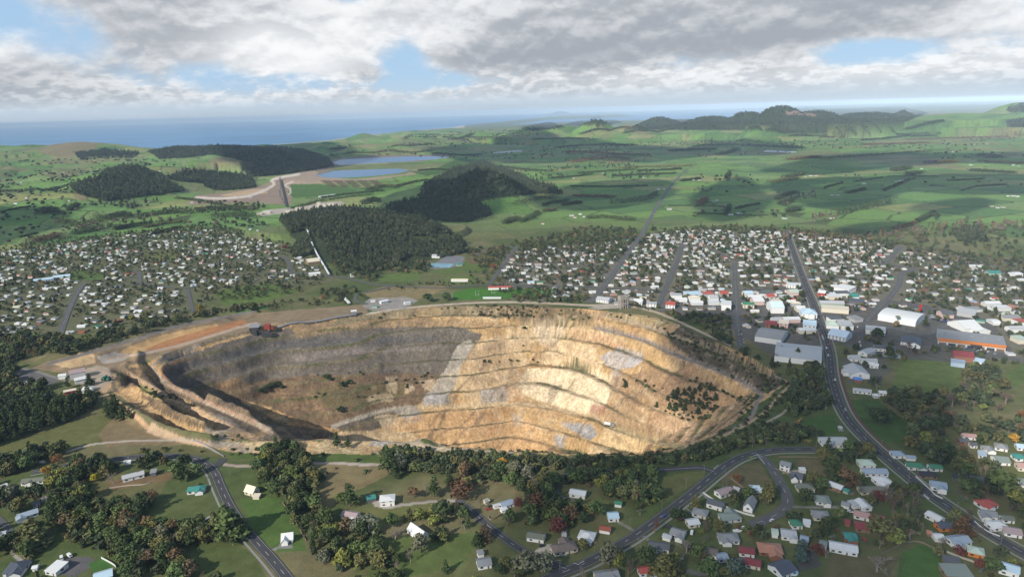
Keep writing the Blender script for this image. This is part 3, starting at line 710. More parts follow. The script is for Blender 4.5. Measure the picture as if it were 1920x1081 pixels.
stripe([(700, 935), (725, 950), (760, 945), (830, 938), (862, 938)], 4.5, (.33, .31, .28))
paint([(695, 935), (712, 938), (732, 945), (722, 953), (702, 948)], (.33, .31, .28), 1, .6)
paint([(523, 1018), (545, 1018), (550, 1028), (528, 1028)], (.2, .2, .2), 1, .8)
stripe([(512, 1030), (530, 1022)], 4, (.22, .22, .22))
stripe([(1046, 905), (1048, 925), (1065, 934), (1090, 936)], 4, (.15, .15, .15))
stripe([(22, 1010), (24, 1035), (40, 1050)], 8, (.33, .31, .29))
paint([(120, 1045), (170, 1042), (180, 1055), (140, 1081), (110, 1075)], (.10, .10, .105), 1, 1)
paint([(165, 1055), (195, 1047), (215, 1062), (175, 1072)], (.05, .12, .03), 1, 1)
paint([(1000, 1032), (1030, 1018), (1045, 1030), (1015, 1038)], (.42, .38, .32), 1, .6)
stripe([(280, 1010), (340, 1005)], 6, (.17, .16, .155))
stripe([(1365, 1055), (1400, 1045), (1340, 1075), (1290, 1070)], 7, (.15, .145, .14))
stripe([(1331, 1045), (1340, 1060)], 5, (.25, .24, .22))
stripe([(1470, 885), (1500, 882)], 4, (.33, .3, .25))
stripe([(1480, 950), (1560, 950), (1600, 952)], 4, (.22, .21, .19))
stripe([(1555, 915), (1600, 925)], 4, (.18, .17, .16))
for a, b in (((1310, 920), (1330, 935)), ((1285, 950), (1305, 968)), ((1180, 990), (1215, 1010)), ((1155, 975), (1190, 995))): stripe([a, b], 3, (.24, .23, .21))
sandy = spit & (pxg < 870)
cmix(sandy.astype(float), (.45, .42, .36), .8)
beach = (~is_sea) & seaside & (GV > CR * .985) & (GV < CR * 1.02) & (pxg < 850)
cmix(beach.astype(float), (.55, .5, .42), .7)
# the sea-side town on the coast
seatown = (~is_sea) & (GV > CR * .93) & (pxg > 600) & (pxg < 850)
cmix(seatown * sstep(fbm(GX, GY, 60, 3), .5, .6), (.5, .48, .46), .6)
cmix(is_sea.astype(float), (.1, .13, .14), 1)

idx = np.arange(NV * NU).reshape(NV, NU)
quads = np.stack([idx[:-1, :-1], idx[:-1, 1:], idx[1:, 1:], idx[1:, :-1]], -1).reshape(-1, 4)
gme = mesh_np('ground', np.stack([GX, GY, Z], -1).reshape(-1, 3), quads, smooth=True)
at = gme.attributes.new('land', 'FLOAT_COLOR', 'POINT')
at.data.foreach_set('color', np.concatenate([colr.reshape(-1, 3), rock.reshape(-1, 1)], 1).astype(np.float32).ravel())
gm = bpy.data.materials.new('land'); gm.use_nodes = True
T = NT(gm.node_tree); B = gm.node_tree.nodes['Principled BSDF']
av = T.n('ShaderNodeAttribute', attribute_name='land')
pos = T.n('ShaderNodeNewGeometry').outputs['Position']
f1 = T.noise(pos, .9, 6, .65); f2 = T.noise(pos, .085, 5, .6); f3 = T.noise(pos, .012, 4, .6)
var = T.m('ADD', T.m('ADD', T.m('MULTIPLY', f1, 1.0), T.m('MULTIPLY', f2, 1.0)), T.m('ADD', T.m('MULTIPLY', f3, .45), -.22))
base = T.mix(1.0, av.outputs['Color'], T.xyz(var, var, var), 'MULTIPLY')
hue = T.step(T.noise(pos, .21, 4, .6), .42, .66)
grassy = T.m('SUBTRACT', 1.0, av.outputs['Alpha'])
base = T.mix(T.m('MULTIPLY', T.m('MULTIPLY', hue, grassy), .4), base, T.mix(1.0, base, (1.35, 1.0, .95), 'MULTIPLY'))
# rock: runnels down the faces, stains and scattered blocks
st = T.noise(T.n('ShaderNodeVectorMath', operation='MULTIPLY').outputs[0], 1.0, 5, .6)
vm = st.node.inputs['Vector'].links[0].from_node; T.put(vm.inputs[0], pos); vm.inputs[1].default_value = (.30, .30, .028)
rk = T.m('MULTIPLY_ADD', T.step(st, .3, .7), .38, .81)
blk = T.m('MULTIPLY_ADD', T.step(T.noise(pos, .30, 6, .72), .34, .68), .5, .76)
rk = T.m('MULTIPLY', rk, blk)
base = T.mix(av.outputs['Alpha'], base, T.mix(1.0, base, T.xyz(rk, rk, rk), 'MULTIPLY'))
dark = T.m('MULTIPLY', T.step(T.noise(pos, .075, 7, .74), .55, .62), av.outputs['Alpha'])
base = T.mix(T.m('MULTIPLY', dark, .45), base, T.mix(1.0, base, (.55, .52, .5), 'MULTIPLY'))
T.put(B.inputs['Base Color'], base)
B.inputs['Roughness'].default_value = .95; B.inputs['Specular IOR Level'].default_value = .1
bp = T.n('ShaderNodeBump'); bp.inputs['Strength'].default_value = .55; bp.inputs['Distance'].default_value = 1.0
hh = T.m('ADD', T.m('MULTIPLY', T.noise(pos, .5, 6, .6), T.m('MULTIPLY_ADD', av.outputs['Alpha'], 1.1, .5)), T.m('MULTIPLY', st, T.m('MULTIPLY', av.outputs['Alpha'], .7)))
T.put(bp.inputs['Height'], hh); T.put(B.inputs['Normal'], bp.outputs[0])
gme.materials.append(gm)
tag(link(bpy.data.objects.new('ground', gme)), kind='structure')

def sheet(name, poly, z, mat, kind='structure'):
    bm = bmesh.new()
    vs = [bm.verts.new((p[0], p[1], z)) for p in poly]
    bm.faces.new(vs); bmesh.ops.triangulate(bm, faces=bm.faces)
    bmesh.ops.recalc_face_normals(bm, faces=bm.faces)
    for f in bm.faces:
        if f.normal.z < 0: f.normal_flip()
    me = bpy.data.meshes.new(name); bm.to_mesh(me); bm.free(); me.materials.append(mat)
    return tag(link(bpy.data.objects.new(name, me)), kind=kind)
def water_mat(name, c, rough, sc, spec=.5, bump=.2):
    m = bpy.data.materials.new(name); m.use_nodes = True
    t = NT(m.node_tree); b = m.node_tree.nodes['Principled BSDF']
    p = t.n('ShaderNodeNewGeometry').outputs['Position']
    f = t.noise(p, .0004, 4, .6)
    t.put(b.inputs['Base Color'], t.mix(t.step(f, .35, .65), c, tuple(q * 1.35 for q in c)))
    b.inputs['Roughness'].default_value = rough; b.inputs['Specular IOR Level'].default_value = spec
    bn = t.n('ShaderNodeBump'); bn.inputs['Strength'].default_value = bump; bn.inputs['Distance'].default_value = .5
    t.put(bn.inputs['Height'], t.noise(p, sc, 5, .6)); t.put(b.inputs['Normal'], bn.outputs[0])
    return m
sea_m = water_mat('sea_water', (.085, .20, .34), .6, .02, .3)
sheet('sea', [(-75000, 2000), (10, 2000), (36000, 20000), (36000, 64000), (-75000, 64000)], SEA_Z, sea_m)
pond_m = water_mat('pond_water', (.075, .15, .27), .35, .05, .2)
for q in pond_polys: sheet('pond_water', smooth_line(q, 4, True), POND_Z - .6, pond_m)
# ------------------------------------------------------------------ shape builders
class MB:
    """collects boxes, prisms and tubes; build() links them as one mesh object"""
    def __init__(s): s.v, s.f, s.k = [], [], []
    def add(s, vs, fs, mat=0):
        o = len(s.v); s.v += [tuple(p) for p in vs]
        for f in fs: s.f.append(tuple(i + o for i in f)); s.k.append(mat)
        return s
    def box(s, x0, x1, y0, y1, z0, z1, mat=0):
        v = [(x, y, z) for z in (z0, z1) for y in (y0, y1) for x in (x0, x1)]
        return s.add(v, [(0, 2, 3, 1), (4, 5, 7, 6), (0, 1, 5, 4), (2, 6, 7, 3), (0, 4, 6, 2), (1, 3, 7, 5)], mat)
    def tube(s, a, b, r0, r1, n=6, mat=0):
        a, b = Vector(a), Vector(b); d = (b - a).normalized()
        u = d.orthogonal().normalized(); w = d.cross(u)
        v = [a + (u * math.cos(t) + w * math.sin(t)) * r0 for t in [2 * math.pi * i / n for i in range(n)]]
        v += [b + (u * math.cos(t) + w * math.sin(t)) * r1 for t in [2 * math.pi * i / n for i in range(n)]]
        return s.add(v, [(i, (i + 1) % n, n + (i + 1) % n, n + i) for i in range(n)] + [tuple(range(n))[::-1], tuple(range(n, 2 * n))], mat)
    def gable(s, x0, x1, y0, y1, z, rise, over=.5, th=.18, mat=0, axis='x'):
        """two pitched roof planes with thickness and overhang, and the gable ends closed"""
        if axis == 'y':
            m = MB().gable(y0, y1, x0, x1, z, rise, over, th, mat)
            return s.add([(p[1], p[0], p[2]) for p in m.v], [f[::-1] for f in m.f], mat)
        ym = (y0 + y1) / 2; k = rise / ((y1 - y0) / 2)
        xa, xb, ya, yb = x0 - over, x1 + over, y0 - over, y1 + over; zl = z - over * k
        lo = [(xa, ya, zl), (xa, ym, z + rise), (xa, yb, zl), (xb, ya, zl), (xb, ym, z + rise), (xb, yb, zl)]
        hi = [(p[0], p[1], p[2] + th) for p in lo]
        return s.add(lo + hi, [(6, 9, 10, 7), (7, 10, 11, 8), (0, 1, 4, 3), (1, 2, 5, 4), (0, 3, 9, 6), (2, 8, 11, 5), (0, 6, 7, 1), (1, 7, 8, 2), (3, 4, 10, 9), (4, 5, 11, 10)], mat)
    def hip(s, x0, x1, y0, y1, z, rise, over=.6, th=.18, mat=0):
        xa, xb, ya, yb = x0 - over, x1 + over, y0 - over, y1 + over
        i = min((yb - ya) / 2, (xb - xa) / 2 * .95); ym = (ya + yb) / 2; z -= .1
        v = [(xa, ya, z), (xb, ya, z), (xb, yb, z), (xa, yb, z)]
        v += [(p[0], p[1], z + th) for p in v] + [(xa + i, ym, z + th + rise), (xb - i, ym, z + th + rise)]
        return s.add(v, [(0, 3, 2, 1), (0, 1, 5, 4), (1, 2, 6, 5), (2, 3, 7, 6), (3, 0, 4, 7), (4, 5, 9, 8), (5, 6, 9), (6, 7, 8, 9), (7, 4, 8)], mat)
    def mono(s, x0, x1, y0, y1, z, rise, over=.4, th=.2, mat=0):
        xa, xb, ya, yb = x0 - over, x1 + over, y0 - over, y1 + over
        v = [(xa, ya, z + .05), (xb, ya, z + .05), (xb, yb, z + rise), (xa, yb, z + rise)]
        v += [(p[0], p[1], p[2] + th) for p in v]
        return s.add(v, [(0, 3, 2, 1), (4, 5, 6, 7), (0, 1, 5, 4), (1, 2, 6, 5), (2, 3, 7, 6), (3, 0, 4, 7)], mat)
    def barrel(s, x0, x1, y0, y1, z, rise, n=10, mat=0):
        v, f = [], []
        for x in (x0, x1):
            for i in range(n + 1):
                t = math.pi * i / n
                v.append((x, (y0 + y1) / 2 - math.cos(t) * (y1 - y0) / 2, z + math.sin(t) * rise))
        for i in range(n): f.append((i, n + 1 + i, n + 2 + i, i + 1))
        f += [tuple(range(n + 1)), tuple(range(2 * n + 1, n, -1))]
        return s.add(v, f, mat)
    def mesh(s, name, mats):
        me = bpy.data.meshes.new(name); me.from_pydata(s.v, [], s.f)
        for m in mats: me.materials.append(m)
        if len(mats) > 1: me.polygons.foreach_set('material_index', s.k)
        me.update(); return me
    def build(s, name, mat, parent=None):
        return link(bpy.data.objects.new(name, s.mesh(name, mat if isinstance(mat, (list, tuple)) else [mat])), parent)
def empty(name, loc, rz=0.0, sc=1.0):
    o = bpy.data.objects.new(name, None); o.location = loc; o.rotation_euler = (0, 0, rz); o.scale = (sc,) * 3; o.empty_display_size = .5
    return link(o)
def copy_tree(o, parent=None):
    c = o.copy(); COL.objects.link(c)
    if parent is not None: c.parent = parent
    for ch in list(o.children): copy_tree(ch, c)
    return c
ORD = ['', 'first', 'second', 'third', 'fourth', 'fifth', 'sixth', 'seventh', 'eighth', 'ninth', 'tenth', 'eleventh', 'twelfth', 'thirteenth', 'fourteenth', 'fifteenth', 'sixteenth', 'seventeenth', 'eighteenth', 'nineteenth', 'twentieth']
def nth(i):
    if i < len(ORD): return ORD[i]
    return f"{i}{'st' if i % 10 == 1 and i % 100 != 11 else 'nd' if i % 10 == 2 and i % 100 != 12 else 'rd' if i % 10 == 3 and i % 100 != 13 else 'th'}"

# where nothing may be scattered (roads, buildings, yards), on a 1.5 m raster
KO_X0, KO_Y0, KO_S = -1700.0, 320.0, 1.5
KO = np.zeros((1700, 2270), bool)
def ko_line(p, w):
    for a, b in zip(p[:-1], p[1:]):
        n = max(int(np.hypot(*(b - a)) / 1.5), 1)
        for t in np.linspace(0, 1, n + 1): ko_disc(a + (b - a) * t, w)
def ko_disc(c, r):
    i, j, k = int((c[0] - KO_X0) / KO_S), int((c[1] - KO_Y0) / KO_S), max(int(r / KO_S + .5), 0)
    if 0 <= j < KO.shape[0] and 0 <= i < KO.shape[1]: KO[max(j - k, 0):j + k + 1, max(i - k, 0):i + k + 1] = True
def ko_hit(x, y):
    i, j = ((np.asarray(x) - KO_X0) / KO_S).astype(int), ((np.asarray(y) - KO_Y0) / KO_S).astype(int)
    ok = (i >= 0) & (i < KO.shape[1]) & (j >= 0) & (j < KO.shape[0])
    return ok & KO[np.clip(j, 0, KO.shape[0] - 1), np.clip(i, 0, KO.shape[1] - 1)]

# ------------------------------------------------------------------ foliage
def leaf_mat(name, c, var=.5, tint=False):
    m = bpy.data.materials.new(name); m.use_nodes = True
    t = NT(m.node_tree); b = m.node_tree.nodes['Principled BSDF']
    oi = t.n('ShaderNodeObjectInfo'); col = oi.outputs['Color'] if tint else (*c, 1)
    v = t.m('MULTIPLY_ADD', oi.outputs['Random'], var, 1 - var / 2)
    g = t.n('ShaderNodeNewGeometry')
    w = t.m('MULTIPLY_ADD', g.outputs['Random Per Island'], .6, .72)
    r2 = t.m('FRACT', t.m('MULTIPLY', oi.outputs['Random'], 7.31))
    col = t.mix(t.m('MULTIPLY', r2, .5), col, t.mix(1.0, col, (1.35, 1.0, .7), 'MULTIPLY'))
    k = t.m('MULTIPLY', v, w)
    t.put(b.inputs['Base Color'], t.mix(1.0, col, t.xyz(k, k, k), 'MULTIPLY'))
    b.inputs['Roughness'].default_value = .8; b.inputs['Specular IOR Level'].default_value = .15
    MATS[name] = m; return m
LEAF_T = leaf_mat('leaf', (0, 0, 0), .25, True)
BARK = material('bark', (.11, .085, .065), .95, .3, 3)
TWIG = leaf_mat('twig', (0, 0, 0), .25, True)
def leaves(centres, normals, size, rs):
    """leaf-sprays: small crossed faces turned roughly outwards"""
    n = len(centres)
    d = normals + rs.normal(0, .55, (n, 3)); d /= np.linalg.norm(d, axis=1)[:, None] + 1e-9
    u = np.cross(d, rs.normal(0, 1, (n, 3))); u /= np.linalg.norm(u, axis=1)[:, None] + 1e-9
    w = np.cross(d, u)
    s = size * rs.uniform(.6, 1.35, (n, 1)) / 2
    a = rs.uniform(.55, 1, (n, 1))
    V = np.stack([centres - u * s - w * s * a * .6, centres + u * s * .9 - w * s * a, centres + u * s + w * s * a * .7, centres - u * s * .7 + w * s * a], 1)
    V += d[:, None] * rs.normal(0, .12, (n, 4, 1)) * size
    return V.reshape(-1, 3), np.arange(n * 4).reshape(n, 4)
def crown_mesh(name, lobes, n, size, seed, mat, shell=.45):
    """leaf sprays filling a set of ellipsoid lobes: (centre, radii)"""
    rs = np.random.default_rng(seed)
    vol = np.array([l[1][0] * l[1][1] * l[1][2] for l in lobes]) ** .75; k = rs.choice(len(lobes), n, p=vol / vol.sum())
    d = rs.normal(0, 1, (n, 3)); d /= np.linalg.norm(d, axis=1)[:, None]
    r = shell + (1.04 - shell) * rs.random((n, 1)) ** .6
    C = np.array([l[0] for l in lobes], float)[k]; Rr = np.array([l[1] for l in lobes], float)[k]
    low = d[:, 2] < -.35; d[low, 2] *= .5
    P = C + d * r * Rr
    v, f = leaves(P, d / Rr * Rr.mean(), size, rs)
    return mesh_np(name, v, f, [mat])
def lobes_round(h, r, seed, n=7, squash=.75):
    rs = np.random.default_rng(seed); out = [((0, 0, h - r * squash * 1.0), (r * .7, r * .7, r * squash * .9))]
    for i in range(n):
        a = 2 * math.pi * i / n + rs.uniform(-.4, .4); q = rs.uniform(.4, .72) * r; s = rs.uniform(.34, .58) * r
        out.append(((q * math.cos(a), q * math.sin(a), h - r * squash * rs.uniform(.65, 1.7)), (s, s, s * squash)))
    out.append(((rs.uniform(-.3, .3) * r, rs.uniform(-.3, .3) * r, h - r * .32), (r * .42, r * .42, r * .34)))
    return out
def lobes_cone(h, r, seed, n=13, base=.12):
    rs = np.random.default_rng(seed); out = []
    for i in range(n):
        t = i / (n - 1); z = h * (base + (1 - base) * t * .97); q = r * (1 - t) ** .8 * rs.uniform(.8, 1.2) + .12 * r
        a = rs.uniform(0, 6.28); out.append(((q * .28 * math.cos(a), q * .28 * math.sin(a), z), (q * .85, q * .85, h * .075)))
    return out
def lobes_pine(h, r, seed, n=16):
    """open layered crown: separate plates of foliage on the limbs"""
    rs = np.random.default_rng(seed); out = []
    for i in range(n):
        t = (i + rs.random()) / n; z = h * (.22 + .76 * t); q = r * (1 - t * .82) * rs.uniform(.45, 1); a = i * 2.4 + rs.uniform(-.5, .5)
        s = r * (.46 - .24 * t) * rs.uniform(.75, 1.2); out.append(((q * math.cos(a) * .75, q * math.sin(a) * .75, z), (s * 1.15, s * 1.15, s * .62)))
    out.append(((0, 0, h * .97), (r * .16, r * .16, h * .07)))
    return out
def trunk_mb(h, r, seed, limbs=5, spread=.5):
    rs = np.random.default_rng(seed); m = MB()
    m.tube((0, 0, -.6), (rs.normal(0, .15), rs.normal(0, .15), h * .55), r, r * .62, 7); m.tube((0, 0, h * .5), (rs.normal(0, .3), rs.normal(0, .3), h * .92), r * .62, r * .15, 6)
    for i in range(limbs):
        a = 6.28 * i / limbs + rs.uniform(-.4, .4); z = h * rs.uniform(.3, .6); L = h * spread * rs.uniform(.5, .8)
        m.tube((0, 0, z), (L * math.cos(a), L * math.sin(a), z + L * .7), r * .42, r * .1, 5)
    return m
def bare_mesh(name, h, r, seed, mat, levels=4):
    """a leafless tree: forking limbs down to fine twigs"""
    rs = np.random.default_rng(seed); V, F = [], []
    def limb(a, d, L, w, lv):
        b = a + d * L
        u = np.cross(d, rs.normal(0, 1, 3)); u /= np.linalg.norm(u) + 1e-9; v = np.cross(d, u); o = len(V)
        k = 3
        for p, q in ((a, w), (b, w * .62)):
            for i in range(k): V.append(p + (u * math.cos(6.283 * i / k) + v * math.sin(6.283 * i / k)) * q)
        for i in range(k): F.append((o + i, o + (i + 1) % k, o + k + (i + 1) % k, o + k + i))
        if lv == 0: return
        n = 4 if lv > 1 else 5
        for i in range(n):
            nd = d * .75 + rs.normal(0, .52, 3) + np.array([0, 0, .16]); nd /= np.linalg.norm(nd)
            limb(a + d * L * rs.uniform(.5, 1.0), nd, L * rs.uniform(.5, .8), max(w * .5, .035), lv - 1)
    limb(np.array([0, 0, -.5]), np.array([.03, .02, 1.0]), h * .34, r, levels)
    return mesh_np(name, np.array(V), np.array(F), [mat])

# kinds of tree: name -> list of (trunk mesh, crown mesh, natural height)
PROTO = {}
def proto(kind, h, crown, trunk): PROTO.setdefault(kind, []).append((trunk, crown, h))
for i in range(4): proto('broadleaf_tree', 9, crown_mesh('crown', lobes_round(9, 4.6, 20 + i, 7 + i % 2), 620, 1.0, 40 + i, LEAF_T), trunk_mb(7, .28, 60 + i).mesh('trunk', [BARK]))
for i in range(3): proto('pine_tree', 20, crown_mesh('crown', lobes_pine(20, 6.2, 120 + i), 620, 1.25, 140 + i, LEAF_T, .2), trunk_mb(19.5, .42, 160 + i, 7, .2).mesh('trunk', [BARK]))
for i in range(2): proto('cypress_tree', 14, crown_mesh('crown', lobes_cone(14, 4.2, 220 + i), 640, 1.1, 240 + i, LEAF_T, .6), trunk_mb(12, .35, 260 + i, 4, .15).mesh('trunk', [BARK]))
for i in range(2): proto('autumn_tree', 9, crown_mesh('crown', lobes_round(9, 4.0, 320 + i, 8, .95), 460, .8, 340 + i, LEAF_T, .2), trunk_mb(8, .22, 360 + i, 7, .45).mesh('trunk', [BARK]))
for i in range(3): proto('bare_tree', 10, bare_mesh('crown', 10, .2, 420 + i, TWIG), MB().tube((0, 0, -.6), (.05, .05, 3.2), .27, .2, 7).mesh('trunk', [TWIG]))
for i in range(3): proto('shrub', 2.4, crown_mesh('crown', lobes_round(2.4, 1.7, 520 + i, 5, .8), 150, .62, 540 + i, LEAF_T), trunk_mb(1.8, .07, 560 + i, 3).mesh('trunk', [BARK]))
def fern_mesh(seed):
    rs = np.random.default_rng(seed); m = MB()
    for i in range(16):
        a = 6.283 * i / 16 + rs.uniform(-.1, .1); c, s = math.cos(a), math.sin(a); L = rs.uniform(1.9, 2.6); w = .42; z = 4.3
        pts = [(0, z, .1), (L * .4, z + .75, w), (L * .8, z + .35, w * .8), (L, z - .5, .05)]
        vs = [(r * c - e * q * s, r * s + e * q * c, zz) for r, zz, q in pts for e in (-1, 1)]
        m.add(vs, [(2 * k, 2 * k + 1, 2 * k + 3, 2 * k + 2) for k in range(3)])
    return m.mesh('crown', [LEAF_T])
proto('tree_fern', 5, fern_mesh(1), MB().tube((0, 0, -.5), (.1, .1, 4.3), .16, .14, 6).mesh('trunk', [BARK]))
proto('palm_tree', 8, (lambda me: (me.transform(Matrix.Translation((0, 0, 2.6))), me)[1])(fern_mesh(2)), MB().tube((0, 0, -.5), (.15, .05, 7), .22, .17, 7).mesh('trunk', [BARK]))
GREENS = {'dark green': (.034, .052, .022), 'deep green': (.045, .07, .028), 'mid green': (.066, .098, .035), 'olive': (.092, .10, .04), 'yellow-green': (.125, .145, .04), 'grey-green': (.095, .108, .075), 'russet': (.125, .072, .045), 'red': (.14, .048, .04), 'golden yellow': (.40, .26, .05),
          'orange': (.20, .105, .05), 'grey': (.19, .165, .145), 'pinkish grey': (.185, .135, .115), 'pale grey': (.27, .24, .21), 'blue-green': (.06, .095, .085), 'brown': (.10, .075, .045)}
GREENS = {k: tuple(min(q * (1.38 if k in ('dark green', 'deep green', 'mid green', 'olive', 'yellow-green', 'grey-green', 'blue-green', 'brown') else 1.0), .5) for q in v) for k, v in GREENS.items()}
def make_tree(kind, x, y, h, colour, label, group=None, parts=True, variant=None, wide=1.0, z=None):
    tr, cr, nat = PROTO[kind][(variant if variant is not None else random.randrange(99)) % len(PROTO[kind])]
    s = h / nat; z = float(height(x, y)) if z is None else z; rz = random.uniform(0, 6.28)
    c = (*GREENS[colour], 1) if isinstance(colour, str) else (*colour, 1)
    if parts:
        root = empty(kind, (x, y, z), rz); root.scale = (s * wide, s * wide, s)
        o = link(bpy.data.objects.new('trunk', tr), root); o.color = c if kind == 'bare_tree' else (.1, .08, .06, 1)
        o = link(bpy.data.objects.new('crown', cr), root); o.color = c
    else:
        root = link(bpy.data.objects.new(kind, joined(kind, tr, cr))); root.location = (x, y, z); root.rotation_euler = (0, 0, rz); root.scale = (s * wide, s * wide, s); root.color = c
    tag(root, label, {'shrub': 'shrub', 'palm_tree': 'palm', 'tree_fern': 'tree fern'}.get(kind, 'tree'), group)
    return root
JOINED = {}
def joined(kind, tr, cr):
    key = (tr.name, cr.name)
    if key not in JOINED:
        bm = bmesh.new(); bm.from_mesh(cr); n = len(bm.faces); bm.from_mesh(tr); bm.faces.ensure_lookup_table()
        for f in bm.faces[n:]: f.material_index = 1
        me = bpy.data.meshes.new(kind); bm.to_mesh(me); bm.free(); me.materials.append(cr.materials[0]); me.materials.append(tr.materials[0]); JOINED[key] = me
    return JOINED[key]

# masses of trees nobody could count: points carrying copies of a few small tree meshes
FAR_LEAF = {n: leaf_mat('far_' + n, c, .6) for n, c in (('dark', (.046, .066, .034)), ('forest', (.060, .080, .044)), ('mid', (.085, .115, .048)), ('olive', (.115, .12, .055)), ('grove', (.088, .104, .062)), ('bare', (.16, .13, .11)), ('gold', (.19, .14, .07)), ('scrub', (.06, .062, .03)))}
PCOL = {}
def mass_collection(key, spec):
    """spec: list of (kind, material) -> a collection of joined tree meshes"""
    c = bpy.data.collections.new('mass_' + key)
    for n_, (shape, mat) in enumerate(spec):
        me = MASS_SHAPES[shape].copy(); me.materials.clear(); me.materials.append(FAR_LEAF[mat])
        o = bpy.data.objects.new(f'tree_{key}_{n_:02d}', me); c.objects.link(o)
    PCOL[key] = c; return c
MASS_SHAPES = {'round': crown_mesh('crown', lobes_round(9, 4.8, 700, 7), 300, 1.5, 701, BARK, .5), 'round2': crown_mesh('crown', lobes_round(10, 4.4, 702, 6, .95), 300, 1.5, 703, BARK, .5),
               'pine': crown_mesh('crown', lobes_pine(20, 5.5, 704, 13), 260, 1.9, 705, BARK, .3), 'cone': crown_mesh('crown', lobes_cone(15, 3.8, 706, 10), 260, 1.7, 707, BARK, .6),
               'bush': crown_mesh('crown', lobes_round(2.4, 1.8, 708, 4), 60, .9, 709, BARK, .4), 'farround': crown_mesh('crown', lobes_round(9, 4.8, 710, 6), 70, 2.9, 711, BARK, .5), 'farcone': crown_mesh('crown', lobes_cone(16, 3.9, 712, 8), 60, 3.0, 713, BARK, .6),
               'bare': bare_mesh('crown', 10, .2, 714, BARK, 3), 'farpoplar': crown_mesh('crown', lobes_cone(18, 2.6, 715, 9, .08), 60, 2.4, 716, BARK, .5)}
def gn_tree(coll):
    g = bpy.data.node_groups.new('scatter_' + coll.name, 'GeometryNodeTree')
    g.interface.new_socket('Geometry', in_out='INPUT', socket_type='NodeSocketGeometry'); g.interface.new_socket('Geometry', in_out='OUTPUT', socket_type='NodeSocketGeometry')
    N_ = g.nodes; i, o = N_.new('NodeGroupInput'), N_.new('NodeGroupOutput')
    ci = N_.new('GeometryNodeCollectionInfo'); ci.inputs[0].default_value = coll; ci.inputs[1].default_value = True; ci.inputs[2].default_value = True
    ip = N_.new('GeometryNodeInstanceOnPoints'); ip.inputs['Pick Instance'].default_value = True
    def attr(name, typ):
        a = N_.new('GeometryNodeInputNamedAttribute'); a.data_type = typ; a.inputs[0].default_value = name; return a.outputs[0]
    L = g.links.new
    L(i.outputs[0], ip.inputs['Points']); L(ci.outputs[0], ip.inputs['Instance']); L(attr('which', 'INT'), ip.inputs['Instance Index'])
    L(attr('turn', 'FLOAT_VECTOR'), ip.inputs['Rotation']); L(attr('size', 'FLOAT_VECTOR'), ip.inputs['Scale']); L(ip.outputs[0], o.inputs[0])
    return g
def mass(name, pts, coll, which, size, label, cat):
    """one object of kind stuff that carries a tree at every point"""
    n = len(pts)
    if n == 0: return
    me = bpy.data.meshes.new(name); me.vertices.add(n); me.vertices.foreach_set('co', np.asarray(pts, np.float32).ravel())
    a = me.attributes.new('which', 'INT', 'POINT'); a.data.foreach_set('value', np.asarray(which, np.int32))
    a = me.attributes.new('turn', 'FLOAT_VECTOR', 'POINT'); t = np.zeros((n, 3), np.float32); t[:, 2] = rng.uniform(0, 6.28, n); a.data.foreach_set('vector', t.ravel())
    a = me.attributes.new('size', 'FLOAT_VECTOR', 'POINT'); s = np.repeat(np.asarray(size, np.float32)[:, None], 3, 1); s[:, :2] *= rng.uniform(.85, 1.2, (n, 1)); a.data.foreach_set('vector', s.ravel())
    o = link(bpy.data.objects.new(name, me)); md = o.modifiers.new('trees', 'NODES'); md.node_group = gn_tree(coll)
    tag(o, label, cat, kind='stuff'); return o
def scatter(poly, spacing, keep=1.0, jit=.8, clear=True, clump=None):
    """world points inside a traced outline"""
    q = np.asarray(poly, float); g = ground(np.append(q[:, 0], q[:, 0]), np.append(q[:, 1], q[:, 1]))[:len(q)]
    g = g[~np.isnan(g[:, 0])]; lo, hi = g[:, :2].min(0) - 30, g[:, :2].max(0) + 30
    X, Y = np.meshgrid(np.arange(lo[0], hi[0], spacing), np.arange(lo[1], hi[1], spacing))
    X = X + rng.uniform(-.5, .5, X.shape) * spacing * jit * 2; Y = Y + rng.uniform(-.5, .5, X.shape) * spacing * jit * 2
    X, Y = X.ravel(), Y.ravel(); m = (rng.random(X.shape) < keep) & (Y > 300); X, Y = X[m], Y[m]
    Zc = height(X, Y); px, py = project(X, Y, Zc)
    ok = inside(q, px, py)
    if clear: ok &= ~ko_hit(X, Y)
    if clump: ok &= fbm(X + 31, Y + 77, clump, 3) > .54
    return np.stack([X, Y, Zc], -1)[ok]
